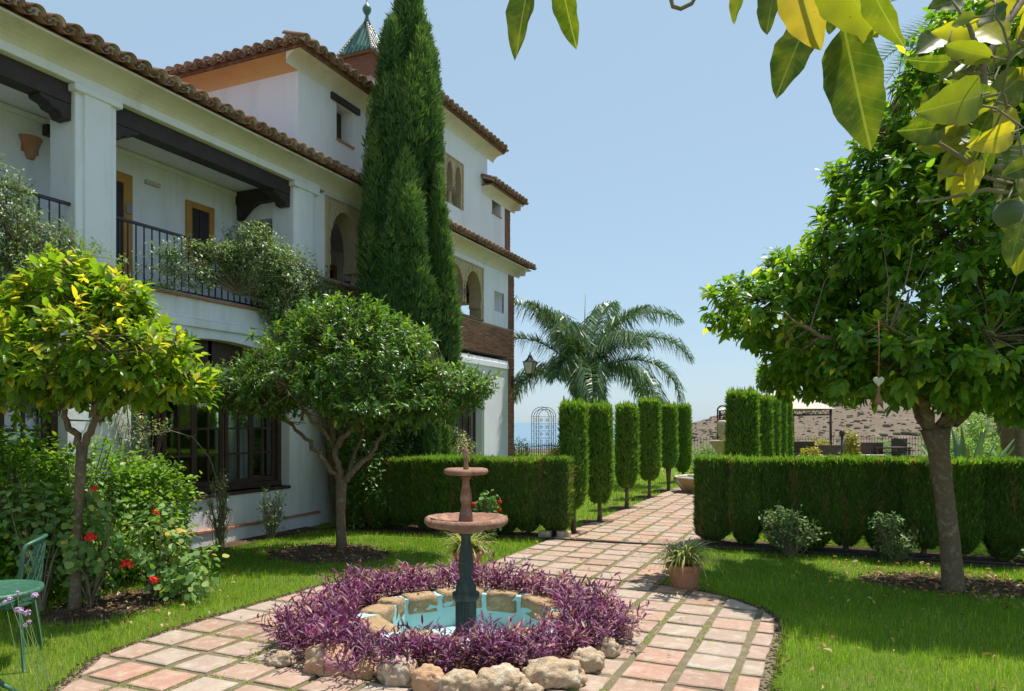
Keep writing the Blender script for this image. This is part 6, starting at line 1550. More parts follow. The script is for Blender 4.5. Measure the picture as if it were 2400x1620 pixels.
# ================================================================ PALM
def palm():
    d0 = 19.0; x0, y0 = LD((1326*1.0327-1200)/1723*d0, d0); zc = 1.6+(990-868*1.0327)/1723*d0+0.12
    t = empty('palm_tree', (x0, y0, 0), 'tall palm with arching feathery fronds and slender grey trunk beyond the columns', 'tree')
    m = MB(); pts = []; rad = []
    for k in range(22):
        z = -0.05+(zc-0.3)*k/21; pts.append((x0-0.04*math.sin(z), y0, z)); rad.append(0.17-0.02*k/21+0.006*(k % 2))
    m.tube(pts, rad, 12); m.build('trunk', M_PALMT, t)
    r = np.random.default_rng(8); b = MB()
    for k in range(16):
        a = k*2.4; z = zc-0.55+0.035*k
        b.tube([(x0+0.10*math.cos(a), y0+0.10*math.sin(a), z-0.25), (x0+0.16*math.cos(a), y0+0.16*math.sin(a), z+0.1), (x0+0.22*math.cos(a), y0+0.22*math.sin(a), z+0.45)], [0.10, 0.07, 0.025], 6)
    b.build('leaf_bases', M_PALMB, t)
    # fronds: (azimuth in camera frame deg: 0 = right, 90 = away, initial elevation deg, length, droop)
    FR = [(168, 74, 3.8, 1.15), (185, 54, 3.3, 1.35), (178, 16, 3.2, 1.5), (15, 74, 3.6, 1.30), (0, 58, 3.3, 1.45), (-15, 36, 3.0, 1.55), (120, 74, 3.0, .9), (60, 76, 3.1, .8), (250, 60, 2.6, 1.1), (300, 55, 2.7, 1.2), (90, 35, 2.8, 1.2),
          (270, 25, 2.4, 1.3), (243, 40, 2.0, 1.3), (320, 25, 2.6, 1.4), (140, 30, 2.7, 1.3), (40, 30, 2.7, 1.3), (200, 75, 2.5, .7), (340, 75, 2.5, .8), (275, -10, 1.5, 1.0), (80, 5, 2.0, 1.2)]
    for fi, (az, el, L, dr) in enumerate(FR):
        a = R(az); hd = Rv*math.cos(a)+Fv*math.sin(a); el0 = R(el); n = 26; p = np.array([x0, y0, zc])+hd*0.1; rach = [p.copy()]; dirs = []
        for k in range(n):
            s = k/n; e = el0-dr*1.45*s**1.35; d = hd*math.cos(e)+Uv*math.sin(e); dirs.append(d); p = p+d*(L/n); rach.append(p.copy())
        dirs.append(dirs[-1]); c = Cloud(); mb = MB(); mb.tube(rach[::2]+[rach[-1]], [0.022*(1-0.85*k/14) for k in range(15)], 5)
        tvv, ttt = np.array([(-.5, 0, 0), (.5, 0, 0), (-.55, .35, 0), (.55, .35, 0), (-.35, .72, -.03), (.35, .72, -.03), (0, 1, -.08)], float), np.array([(0, 1, 3), (0, 3, 2), (2, 3, 5), (2, 5, 4), (4, 5, 6)])
        side0 = unit(np.cross(hd, Uv))
        NL = 170
        Ms = []; Ps = []; Rs = []
        for k in range(NL):
            s = 0.10+0.90*k/NL; q = s*n; i = min(int(q), n-1); f = q-i; pos = rach[i]*(1-f)+rach[i+1]*f; d = dirs[i]
            up = unit(np.cross(side0, d)); up = up if up[2] > 0 else -up
            for sg in (-1, 1):
                ln = 0.60*math.sin(math.pi*min(1, s*0.86+0.12))**0.6*r.uniform(0.75, 1.1)+0.05
                fan = r.uniform(-0.3, 0.75)
                ld = unit(side0*sg*0.75+d*0.55+up*fan)
                # two-piece droop: bend by blending to gravity
                Ms.append((frames(ld[None], unit(up+r.normal(0, .2, 3))[None])[0])*np.array([0.025, ln*0.55, 0.2])); Ps.append(pos); Rs.append(np.clip(r.normal(.42, .2), 0, .88))
                p2 = pos+ld*ln*0.50; l2 = unit(ld*0.55-Uv*0.95+r.normal(0, .14, 3)); Ms.append((frames(l2[None], unit(np.cross(l2, side0)+r.normal(0, .3, 3))[None])[0])*np.array([0.021, ln*0.74, 0.2])); Ps.append(p2); Rs.append(Rs[-1])
        c.add(tvv, ttt, np.array(Ms), np.array(Ps), np.array(Rs) if az != 178 else np.clip(np.array(Rs)+np.linspace(0, 0.55, len(Rs))**2, 0, 1))
        V = np.array(mb.v); T = []
        for fc in mb.f:
            for q in range(1, len(fc)-1): T.append((fc[0], fc[q], fc[q+1]))
        c.raw(V, np.array(T), 0.55)
        c.build('frond', L_PALM, t)
    MB().tube([(x0, y0, zc), (x0+0.0, y0, zc+1.1), (x0+0.03, y0, zc+2.15)], [0.03, 0.018, 0.006], 6).build('spear_leaf', M_TWIG, t)
palm()
def fan_palm(label, x, y, h, fr, n, seed, mat=L_PALM, tr=0.13):
    t = empty('fan_palm', (x, y, 0), label, 'tree'); r = np.random.default_rng(seed)
    MB().tube([(x, y, -0.3), (x, y, h)], [tr*1.2, tr], 10).build('trunk', M_PALMB, t)
    c = Cloud(); tv, tt = blade_t(0.06, 0.05)
    for k in range(n):
        a = r.uniform(0, 6.28); e = r.uniform(-0.3, 1.3); d = np.array([math.cos(a)*math.cos(e), math.sin(a)*math.cos(e), math.sin(e)]); pt = np.array([x, y, h])+d*fr*0.55
        s = unit(np.cross(d, Uv)+r.normal(0, .05, 3)); u = np.cross(s, d)
        A = np.linspace(-1.9, 1.9, 26); D = unit(d*np.cos(A)[:, None]+s*np.sin(A)[:, None]-Uv*0.12); c.add(tv, tt, frames(D, np.tile(u, (26, 1)))*fr*0.6, np.tile(pt, (26, 1)), np.clip(r.normal(0.45, .15, 26), 0, .9))
        V = np.array([np.array([x, y, h]), np.array([x, y, h])+s*0.02, pt]); c.raw(V, np.array([(0, 1, 2)]), 0.5)
    c.build('crown', mat, t)
x, y = at_px(1480, 27.0); fan_palm('small fan palm behind the trimmed columns', x, y, 1.65, 0.95, 26, 4)

# ================================================================ CLIMBERS AND SHRUBS
def leafy(name, label, cat, blobs, n_stem, leaf, mat, seed, group=None, shape=(0.42, 0.15, 0.1, 2), per=10, stemr=0.004, root=None, rn=(0.45, 0.2), up=0.2, spread=1.0, flowers=None, extra=None, stem_mat=None, arch=0.3, stem_every=1, flat=False):
    """shrub: stems from root spots to points in ellipsoid blobs (centre, radii) in world coordinates, leaves along the stem ends"""
    r = np.random.default_rng(seed); c = Cloud(); tv, tt = leaf_t(*shape); wood = MB()
    lo = np.array([b[0] for b in blobs]); w = np.array([b[2] if len(b) > 2 else b[1][0]*b[1][2]+b[1][1]*b[1][2] for b in blobs]); w = w/w.sum()
    base = root if root is not None else [lo.mean(0)*np.array([1, 1, 0])]
    base = [np.array(b, float) for b in base]
    ctr = np.mean(base, 0)
    Ms = []; Ps = []; Rs = []
    for i in range(n_stem):
        bi = r.choice(len(blobs), p=w); v = unit(r.normal(0, 1, 3)); q = r.uniform(0.45, 1.0)**0.6; P0 = np.array(blobs[bi][0])+v*np.array(blobs[bi][1])*q*(1+0.1*math.sin(7*v[0]+4*v[2]+seed))
        if P0[2] < 0.04: P0[2] = 0.04+r.random()*0.05
        b = base[int(np.argmin([np.linalg.norm((bb-P0)[:2])+0.4*abs(bb[2]-P0[2]) for bb in base]))] if len(base) > 1 else base[0]
        d0 = unit(P0-b+Uv*arch*np.linalg.norm(P0-b)+r.normal(0, .1, 3))
        dirn = unit((P0-b)*0.5+v*0.3+Uv*up+r.normal(0, 0.3, 3)); L = leaf*3.2*spread
        if i % stem_every == 0:
            mid = (b+P0)/2+Uv*arch*0.25*np.linalg.norm(P0-b)+r.normal(0, 0.03, 3); wood.tube([b+r.normal(0, .015, 3)*np.array([1, 1, 0]), mid, P0, P0+dirn*L*0.4], [stemr*1.6, stemr*1.1, stemr*0.7, stemr*0.3], 4, cap=False)
        a = unit(np.cross(dirn, [0.2, 0.4, 1.0])); bb_ = np.cross(dirn, a); ph = r.uniform(0, 6.28); cr = r.normal(0, .10)
        for j in range(per):
            ph += 2.4; s = j/per; side = a*math.cos(ph)+bb_*math.sin(ph); pos = P0+dirn*L*(s-0.6)+r.normal(0, leaf*0.25, 3)
            d = unit(side+dirn*(0.3+0.5*s)-Uv*0.15+r.normal(0, .25, 3)); nr = unit(dirn*0.6+Uv*0.9+v*(0.6 if flat else 0.2)+r.normal(0, .3, 3))
            if flat: nr = unit(v*0.8+Uv*0.6+r.normal(0, .25, 3))
            Ms.append(frames(d[None], nr[None])[0]*leaf*r.uniform(.55, 1.25)); Ps.append(pos); Rs.append(np.clip(r.normal(rn[0], rn[1])+cr, 0, 1))
    c.add(tv, tt, np.array(Ms), np.array(Ps), np.array(Rs))
    cen = np.mean(Ps, 0)
    t = empty(name, (ctr[0], ctr[1], max(0.0, min(p[2] for p in base))), label, cat, group)
    c.build('leaves', mat, t, smooth=True)
    if wood.v: wood.build('stems', stem_mat or M_TWIG, t)
    return t
bx_ = W+0.12
# climber on the first balcony (left edge)
leafy('climbing_plant', 'pale green jasmine climber covering the balcony rail at the far left', 'climber',
      [((bx_, 4.25, 3.55), (0.30, 0.62, 0.55)), ((bx_+0.05, 3.9, 3.95), (0.28, 0.5, 0.45)), ((bx_+0.05, 4.2, 3.0), (0.22, 0.75, 0.35)), ((bx_, 5.0, 3.35), (0.12, 0.3, 0.35), 0.15), ((bx_, 5.5, 3.3), (0.1, 0.35, 0.25), 0.05)],
      1500, 0.048, L_JAS, 201, group='climbers on the villa balconies', root=[(bx_, 3.4, 0.0), (bx_, 4.0, 3.2), (bx_, 4.6, 3.2)], per=9, stem_every=5, shape=(0.40, 0.2, 0.1, 2), rn=(0.48, 0.22))
# big one across the second balcony, falling to the right of the railing
leafy('climbing_plant', 'large jasmine climber spilling over the second balcony rail behind the middle orange tree', 'climber',
      [((bx_+0.05, 7.72, 3.80), (0.32, 0.58, 0.50)), ((bx_+0.08, 8.35, 3.55), (0.34, 0.65, 0.60)), ((bx_+0.1, 8.9, 3.15), (0.34, 0.55, 0.55)), ((bx_+0.05, 7.15, 3.78), (0.12, 0.35, 0.15), 0.10), ((bx_+0.05, 6.7, 3.55), (0.08, 0.55, 0.32), 0.12), ((bx_+0.03, 6.2, 3.4), (0.06, 0.4, 0.3), 0.035),
       ((bx_+0.1, 8.6, 2.65), (0.30, 0.6, 0.4))],
      3400, 0.050, L_JAS, 202, group='climbers on the villa balconies', root=[(bx_, 8.9, 0.0), (bx_, 8.4, 3.2), (bx_, 7.5, 3.3), (bx_, 9.0, 2.8)], per=9, stem_every=5, rn=(0.42, 0.22))
leafy('climbing_plant', 'dark green leafy creeper low on the villa wall between the pillar and the tall cypress', 'climber',
      [((W+0.22, 9.35, 3.25), (0.25, 0.45, 0.75)), ((W+0.3, 9.3, 2.4), (0.3, 0.5, 0.9)), ((W+0.4, 9.6, 1.5), (0.3, 0.6, 0.9)), ((W+0.5, 10.2, 1.0), (0.4, 0.8, 0.9))],
      1100, 0.055, L_DARK, 203, group='climbers on the villa balconies', root=[(W+0.2, 9.4, 0.0)], per=10, stem_every=4, rn=(0.45, 0.25))
# thin twiggy climber beside the patio window
leafy('climbing_plant', 'thin half-bare climber on the villa wall between the two patio windows', 'climber',
      [((W+0.10, 5.92, 1.35), (0.10, 0.22, 0.42)), ((W+0.12, 6.05, 0.95), (0.12, 0.22, 0.35)), ((W+0.08, 5.7, 1.9), (0.06, 0.2, 0.35), 0.05), ((W+0.10, 6.2, 1.55), (0.08, 0.25, 0.08), 0.02)],
      300, 0.042, L_JAS, 204, group='climbers on the villa balconies', root=[(W+0.12, 5.95, 0.0)], per=8, stem_every=9, rn=(0.6, 0.3), stemr=0.004)
# long arching cane
t = empty('rose_cane', (W+0.25, 7.1, 0), 'single long arching rose cane in front of the patio window', 'plant')
cn = [(W+0.15, 6.05, 1.45), (W+0.18, 6.35, 1.50), (W+0.2, 6.65, 1.42), (W+0.22, 6.9, 1.15), (W+0.24, 7.02, 0.8), (W+0.25, 7.1, 0.3), (W+0.25, 7.1, 0)]
MB().tube(cn, [0.004, 0.005, 0.006, 0.007, 0.008, 0.009, 0.010], 6).build('stem', M_TWIG, t)
c = Cloud(); r = np.random.default_rng(3); tv, tt = leaf_t(0.5, .15, .1, 2)
Ps = []; Ms = []
for k in range(26):
    s = r.uniform(0, 5); i = int(s); f = s-i; p = np.array(cn[i])*(1-f)+np.array(cn[i+1])*f; d = unit(r.normal(0, 1, 3)+np.array([.3, 0, .2])); Ps.append(p+d*0.01); Ms.append(frames(d[None], unit(r.normal(0, .5, 3)+Uv)[None])[0]*r.uniform(.025, .05))
c.add(tv, tt, np.array(Ms), np.array(Ps), r.uniform(.3, 1, 26)); c.build('leaves', L_ROSE, t)
# rose bushes
RG = 'rose bushes'
leafy('rose_bush', 'tall thin rose bush against the villa plinth below the patio window', 'rose bush', [((W+0.32, 6.95, 0.50), (0.10, 0.20, 0.42)), ((W+0.32, 7.0, 0.75), (0.06, 0.10, 0.25), .02)], 70, 0.042, L_ROSE, 211, RG, root=[(W+0.32, 6.95, 0.0)], per=8, rn=(.55, .2))
leafy('rose_bush', 'second thin rose bush by the plinth, left of the middle orange tree trunk', 'rose bush', [((W+0.35, 7.85, 0.45), (0.12, 0.24, 0.38))], 64, 0.044, L_ROSE, 212, RG, root=[(W+0.35, 7.85, 0.0)], per=8, rn=(.35, .2))
x, y = at_px(1797, 8.70); leafy('rose_bush', 'pale grey-green rose bush before the right hedge, left of the large trunk', 'rose bush', [((x, y, 0.30), (0.33, 0.18, 0.22)), ((x-0.1, y, 0.46), (0.22, 0.12, 0.12), .05)], 150, 0.058, L_ROSE, 213, RG, root=[(x, y, 0.0)], per=8, rn=(.62, .2))
x, y = at_px(2030, 8.35); leafy('rose_bush', 'dark rose bush in shade before the right hedge, just left of the large trunk', 'rose bush', [((x, y, 0.26), (0.24, 0.15, 0.20)), ((x-0.1, y, 0.46), (0.14, 0.1, 0.10), .03)], 110, 0.055, L_ROSE, 214, RG, root=[(x, y, 0.0)], per=8, rn=(.4, .2))
# hibiscus bush on the left
leafy('green_bush', 'dense glossy green bush on the left before the patio window', 'bush',
      [((-6.75, 4.9, 0.85), (0.50, 0.75, 0.58)), ((-6.6, 5.55, 0.72), (0.42, 0.50, 0.52)), ((-6.7, 4.1, 0.85), (0.5, 0.7, 0.70)), ((-6.5, 5.3, 0.35), (0.42, 0.6, 0.35)), ((-6.5, 4.4, 0.35), (0.45, 0.9, 0.35)), ((-6.75, 3.7, 1.15), (0.3, 0.4, 0.32), .15)],
      2600, 0.060, L_HIB, 221, root=[(-6.7, 5.5, 0), (-6.8, 4.8, 0), (-6.8, 4.1, 0)], per=8, stem_every=8, shape=(0.62, 0.15, 0.14, 2), rn=(0.48, 0.24), stemr=0.006)
# red geraniums: round leaves, flower heads as parts
ger = leafy('geranium_bush', 'straggly pale geranium with round leaves and red flower heads under the left orange tree', 'geranium',
      [((-5.55, 4.72, 0.55), (0.26, 0.32, 0.30)), ((-5.42, 4.9, 0.28), (0.34, 0.35, 0.20)), ((-5.95, 4.35, 0.62), (0.30, 0.35, 0.50)), ((-6.15, 4.05, 0.75), (0.22, 0.30, 0.40)), ((-5.3, 4.75, 0.16), (0.32, 0.26, 0.12))],
      330, 0.062, L_GER, 231, root=[(-5.85, 4.3, 0.02), (-5.6, 4.75, 0.02), (-6.1, 4.05, 0.02)], per=6, stem_every=3, shape=(1.05, 0.10, 0.05, 3), rn=(0.5, 0.25), stemr=0.005, flat=True)
def flower_head(p, rad, parent, mat=None, seed=0):
    r = np.random.default_rng(seed); V = []; T = []; n = 46; base, tt = leaf_t(0.8, 0.05, 0.2, 2)
    d = unit(r.normal(0, 1, (n, 3))); d[:, 2] = np.abs(d[:, 2])*0.9-0.25*(r.random(n)); d = unit(d); P = np.array(p)+d*rad*r.uniform(.45, .8, n)[:, None]
    V, T = scat(base, tt, frames(unit(np.cross(d, r.normal(0, 1, (n, 3)))), d)*rad*0.62, P-0*d)
    return npmesh('flower', V, T, mat or M_RED, parent=parent)
def stem_to(p, q, parent, r=0.0025, mat=None):
    p = np.array(p); q = np.array(q); m = MB().tube([p, (p+q)/2+np.array([0.01, 0.01, 0.02]), q], r, 4); return m.build('flower_stem', mat or M_STEM, parent)
M_STEM = surf('green_stem', (0.10, 0.16, 0.05), (0.08, 0.13, 0.04), bump=0)
def gp(ux, vy, d): return P3(ux, vy, d)
for i, (ux, vy, d, rad) in enumerate([(205, 1221, 5.75, 0.050), (288, 1282, 5.85, 0.052), (353, 1164, 6.9, 0.042), (349, 1318, 6.25, 0.044), (328, 1268, 6.5, 0.034), (386, 1272, 6.7, 0.032), (214, 1110, 5.9, 0.028)]):
    p = gp(ux, vy, d); flower_head(p, rad, ger, seed=i); stem_to(p-np.array([0, 0, 0.01]), p+np.array([-0.10, -0.03, -0.22]), ger)
g2 = leafy('geranium_bush', 'small geranium with four red flower heads before the left hedge, behind the fountain', 'geranium', [((gp(1100, 1185, 9.75)[0], gp(1100, 1185, 9.75)[1], 0.28), (0.22, 0.16, 0.24)), ((gp(1105, 1140, 9.75)[0], gp(1105, 1140, 9.75)[1], 0.55), (0.14, 0.1, 0.10), .03)], 75, 0.06, L_GER, 233,
      root=[(*gp(1100, 1185, 9.75)[:2], 0.0)], per=6, shape=(1.0, 0.1, 0.05, 3), rn=(.3, .2), flat=True)
for i, (ux, vy, rad) in enumerate([(1075, 1146, .042), (1099, 1148, .034), (1133, 1140, .040), (1133, 1158, .034)]):
    p = gp(ux, vy, 9.70); flower_head(p, rad, g2, seed=20+i); stem_to(p, p+np.array([0.0, 0.03, -0.2]), g2)
# pots with variegated spider plants
def pot_plant(x, y, label, seed, s=1.0):
    t = empty('flower_pot', (x, y, 0), label, 'flower pot', 'terracotta pots with spider plants')
    z0 = 0.025
    MB().lathe((x, y, z0), [(0.098*s, 0.0), (0.104*s, 0.02), (0.128*s, 0.17), (0.130*s, 0.175), (0.143*s, 0.178), (0.147*s, 0.20), (0.145*s, 0.222), (0.135*s, 0.226), (0.126*s, 0.215), (0.122*s, 0.19), (0.05*s, 0.188)], 32).build('pot', M_TERR, t)
    MB().lathe((x, y, z0-0.012), [(0.11*s, 0.0), (0.128*s, 0.018), (0.122*s, 0.020), (0.10*s, 0.008)], 28).build('saucer', M_TERR, t)
    r = np.random.default_rng(seed); c = Cloud()
    for k in range(260):
        a = r.uniform(0, 6.28); L = r.uniform(0.16, 0.36)*s; e = r.uniform(0.35, 1.45); w = 0.012*r.uniform(.7, 1.2); hd = np.array([math.cos(a), math.sin(a), 0]); sd = np.array([-math.sin(a), math.cos(a), 0])
        p = np.array([x, y, z0+0.20*s])+hd*r.uniform(0, .09)*s; V = []; dr = r.uniform(1.2, 2.6); n = 6
        for q in range(n+1):
            ww = w*(1-(q/n)**1.8)+0.0005; V += [p-sd*ww, p+sd*ww]; ee = e-dr*(q/n)**1.2; p = p+(hd*math.cos(ee)+Uv*math.sin(ee))*L/n
        T = []
        for q in range(n): T += [(2*q, 2*q+1, 2*q+3), (2*q, 2*q+3, 2*q+2)]
        c.raw(np.array(V), np.array(T), float(np.clip(r.normal(.55, .25), 0, 1)))
    c.build('leaves', L_SPID, t)
    if seed == 1:                                             # long runners
        m = MB()
        for (a, L) in ((0.25, 0.42), (0.05, 0.50), (0.45, 0.34)):
            dv = Rv*math.cos(a)+Fv*math.sin(a)
            m.tube([np.array([x, y, 0.24])+dv*0.08, np.array([x, y, 0.30])+dv*L*0.5, np.array([x, y, 0.19])+dv*L], [0.0022, 0.002, 0.0012], 4)
        m.build('runners', M_STEMY, t)
M_STEMY = surf('straw_runner', (0.42, 0.36, 0.16), (0.34, 0.30, 0.12), bump=0)
pot_plant(-1.33, 7.10, 'terracotta pot of variegated spider plant on the lawn corner right of the path', 1, 1.18)
x, y = LD((1062*1.0327-1200)/1723*7.75, 7.75); pot_plant(x, y, 'terracotta pot of variegated spider plant partly hidden behind the fountain stem', 2, 1.12)

# green cast metal chair and table
def chair():
    L1 = np.array([-4.72, 3.03]); L2 = np.array([-5.10, 3.40]); bk = unit(L2-L1); fw = np.array([-bk[1], bk[0]])
    if fw[0] > 0: fw = -fw
    c0 = (L1+L2)/2; t = empty('garden_chair', (c0[0]+fw[0]*.2, c0[1]+fw[1]*.2, 0), 'green cast metal garden chair with lattice back beyond the small table', 'chair')
    def Q(s, f, z): p = c0+bk*s+fw*f; return (p[0], p[1], z)
    hw = 0.20
    for (s, f, so, fo) in ((-hw, 0.05, -0.06, -0.05), (hw, 0.05, 0.06, -0.05), (-hw, 0.38, -0.03, 0.04), (hw, 0.38, 0.03, 0.04)):
        MB().tube([Q(s+so, f+fo, 0.0), Q(s+so*.9, f+fo*.8, 0.012), Q(s+so*.5, f+fo*.5, 0.2), Q(s, f, 0.38), Q(s, f, 0.41)], [0.017, 0.012, 0.013, 0.018, 0.02], 8).build('leg', M_CHAIR, t)
    m = MB(); n = 28; vs = []
    for z in (0.405, 0.430):
        for k in range(n):
            a = 2*math.pi*k/n; vs.append(Q(0.235*math.copysign(abs(math.cos(a))**.7, math.cos(a)), 0.21+0.215*math.copysign(abs(math.sin(a))**.7, math.sin(a)), z))
    m.add(vs, [tuple(range(n-1, -1, -1)), tuple(range(n, 2*n))]+[(k, (k+1) % n, n+(k+1) % n, n+k) for k in range(n)]); m.build('seat', M_CHAIR, t, bevel=0.006)
    m = MB()
    def B(u, z): return Q(hw*u, 0.0+0.08*u*u-0.02-0.10*(z-0.43), z)      # curved back
    top = lambda u: 0.80+0.035*(1-u*u)
    m.tube([B(-1, .43), B(-1, .6), B(-1, .76)]+[B(u, top(u)) for u in np.linspace(-0.93, 0.93, 13)]+[B(1, .76), B(1, .6), B(1, .43)], 0.013, 8)
    m.tube([B(u, 0.47) for u in np.linspace(-1, 1, 9)], 0.009, 6); m.build('back_frame', M_CHAIR, t)
    m = MB()
    for k in range(-5, 10):
        for sg in (1, -1):
            pts = []
            for q in range(9):
                z = 0.475+0.33*q/8; u = (-1+0.25*k+0.42*q/8*1.6)*sg
                if abs(u) <= 0.97 and z < top(u)-0.005: pts.append(B(u, z))
            if len(pts) > 1: m.tube(pts, 0.0045, 4)
    m.build('back_lattice', M_CHAIR, t)
chair()
def table():
    x, y = LD((-26-1200)/1723*4.33, 4.33); t = empty('garden_table', (x, y, 0), 'small round green cast metal table cut by the left edge', 'table')
    MB().lathe((x, y, 0), [(0.10, 0.578), (0.255, 0.580), (0.272, 0.585), (0.278, 0.600), (0.274, 0.616), (0.262, 0.619), (0.255, 0.614), (0.05, 0.613)], 56).build('table_top', M_CHAIR, t)
    m = MB()
    for k in range(3):
        a = k*2.094+0.5; c_, s_ = math.cos(a), math.sin(a); m.tube([(x+c_*0.03, y+s_*0.03, 0.577), (x+c_*0.02, y+s_*0.02, 0.4), (x+c_*0.02, y+s_*0.02, 0.12), (x+c_*0.08, y+s_*0.08, 0.05), (x+c_*0.17, y+s_*0.17, 0.0)], [0.016, 0.012, 0.012, 0.013, 0.015], 8)
    m.build('pedestal', M_CHAIR, t)
table()
# tall lilac flowers in the left foreground
fl = empty('lilac_flowers', (*LD(-1.75, 2.35), 0), 'thin-stemmed lilac flowers in the lower left corner', 'flowers')
m = MB(); r = np.random.default_rng(4)
for i, (ux, vy, d, rad) in enumerate([(43, 1386, 2.55, .016), (22, 1360, 2.5, .010), (62, 1392, 2.6, .015), (78, 1352, 2.6, .013), (66, 1412, 2.7, .010), (58, 1420, 2.7, .009), (12, 1367, 2.5, .010), (40, 1345, 2.5, .007)]):
    p = P3(ux, vy, d); b = np.array([*LD((-30-i*26-900)/1200*1.6, 2.3+0.1*r.random()), 0.0]); flower_head(p, rad, fl, mat=M_PINK, seed=50+i)
    m.tube([p, p*0.5+b*0.5+Uv*0.06, b], [0.0009, 0.0011, 0.0013], 4)
m.build('stems', M_STEM, fl)

# ================================================================ BEYOND THE HEDGES
# octagonal blue pool at the end of the path
x0, y0 = LD((1592*1.0327-1200)/1723*16.6, 16.6)
pl = empty('pool_basin', (x0, y0, 0), 'small octagonal stone basin of blue water at the far end of the path', 'basin')
m = MB(); o1 = []; prof = [(0.36, 0.0), (0.62, 0.30), (0.64, 0.34), (0.56, 0.35), (0.53, 0.30)]
for rr_, z in prof:
    for k in range(8): a = R(22.5+45*k+20); o1.append((x0+rr_*math.cos(a), y0+rr_*math.sin(a), z))
fs = [(i*8+k, i*8+(k+1) % 8, (i+1)*8+(k+1) % 8, (i+1)*8+k) for i in range(4) for k in range(8)]
m.add(o1, fs).build('basin', M_RUBBLE, pl)
m = MB()
for k in range(8):
    a = R(22.5+45*k+20); b_ = R(22.5+45*(k+1)+20)
    m.tube([(x0+0.6*math.cos(a), y0+0.6*math.sin(a), 0.352), (x0+0.6*math.cos(b_), y0+0.6*math.sin(b_), 0.352)], 0.035, 5)
    m.tube([(x0+0.38*math.cos(a), y0+0.38*math.sin(a), 0.02), (x0+0.63*math.cos(a), y0+0.63*math.sin(a), 0.32)], 0.03, 5)
m.build('rim', M_HEART, pl)
MB().add([(x0+0.55*math.cos(R(22.5+45*k+20)), y0+0.55*math.sin(R(22.5+45*k+20)), 0.325) for k in range(8)], [tuple(range(8))]).build('water', M_WATER, pl)
# stone fountain bowl seen over the right hedge
x0, y0 = LD((1640*1.0327-1200)/1723*20.5, 20.5)
s2 = empty('stone_fountain', (x0, y0, 0), 'sand coloured stone fountain bowl half hidden by the widest column', 'fountain')
MB().lathe((x0, y0, 0), [(0.25, 0), (0.25, 0.1), (0.12, 0.2), (0.12, 0.7), (0.30, 0.95), (0.36, 1.05), (0.36, 1.10), (0.30, 1.10), (0.10, 1.03)], 24).build('bowl', M_STONE, s2)
MB().lathe((x0, y0, 0), [(0.08, 1.03), (0.10, 1.15), (0.08, 1.2), (0.14, 1.3), (0.14, 1.62), (0.08, 1.66)], 16).build('stem', M_STONE, s2)
# gazebo with cream canopy
GZ = [LD((1752-1200)/1723*27, 27), LD((1947-1200)/1723*27, 27)]
ga, gb = np.array(GZ[0]), np.array(GZ[1]); gd = unit(gb-ga); gn = np.array([-gd[1], gd[0]]); gn = gn if gn[1] > 0 else -gn
GL = np.linalg.norm(gb-ga); gc = ga+gd*GL/2+gn*2
gz = empty('gazebo', (gc[0], gc[1], 0), 'brown iron gazebo with a cream canvas roof beyond the right hedge', 'gazebo')
def GQ(s, f, z): p = ga+gd*s+gn*f; return (p[0], p[1], z)
for (s, f) in ((0, 0), (GL, 0), (0, 3.6), (GL, 3.6)):
    MB().tube([GQ(s, f, 0), GQ(s, f, 2.1)], 0.045, 6).build('post', M_RUSTIRON, gz)
m = MB()
for (p, q) in (((0, 0), (GL, 0)), ((GL, 0), (GL, 3.6)), ((GL, 3.6), (0, 3.6)), ((0, 3.6), (0, 0))):
    for z in (1.88, 2.08): m.tube([GQ(*p, z), GQ(*q, z)], 0.022, 5)
    n = 16
    for k in range(n):
        a = (p[0]+(q[0]-p[0])*k/n, p[1]+(q[1]-p[1])*k/n); b = (p[0]+(q[0]-p[0])*(k+1)/n, p[1]+(q[1]-p[1])*(k+1)/n); m.tube([GQ(*a, 1.88 if k % 2 else 2.08), GQ(*b, 2.08 if k % 2 else 1.88)], 0.010, 4)
m.build('lattice_beam', M_RUSTIRON, gz)
a, b, c_, d_ = GQ(-.12, -.12, 2.10), GQ(GL+.12, -.12, 2.10), GQ(GL+.12, 3.72, 2.10), GQ(-.12, 3.72, 2.10); e, f = GQ(1.9, 1.8, 3.0), GQ(GL-1.3, 1.8, 3.0)
e0 = [tuple(np.array(v)-np.array([0, 0, .02])) for v in (a, b, c_, d_)]
MB().add([a, b, c_, d_, e, f]+e0, [(0, 1, 5, 4), (1, 2, 5), (2, 3, 4, 5), (3, 0, 4), (6, 7, 1, 0), (7, 8, 2, 1), (8, 9, 3, 2), (9, 6, 0, 3), (9, 8, 7, 6)]).build('canopy', M_CANVAS, gz)
x, y = at_px(1640, 24.0); ia = empty('iron_arch', (x, y, 0), 'small brown iron arch just left of the widest trimmed column', 'arch')
p_ = np.array([x, y, 0.0]); m = MB(); m.tube([p_-Rv*.16, p_-Rv*.16+Uv*2.0]+[p_-Rv*.16*math.cos(a)+Uv*(2.0+.14*math.sin(a)) for a in np.linspace(.3, 2.84, 7)]+[p_+Rv*.16+Uv*2.0, p_+Rv*.16], 0.028, 5); m.build('frame', M_RUSTIRON, ia)
MB().tube([p_+Rv*.05, p_+Rv*.05+Uv*1.7], 0.012, 4).lathe(tuple(p_+Rv*.05+Uv*1.6), [(0.03, 0), (0.06, .05), (0.06, .16), (0.02, .22)], 8).build('hanging_lamp', M_RUSTIRON, ia)
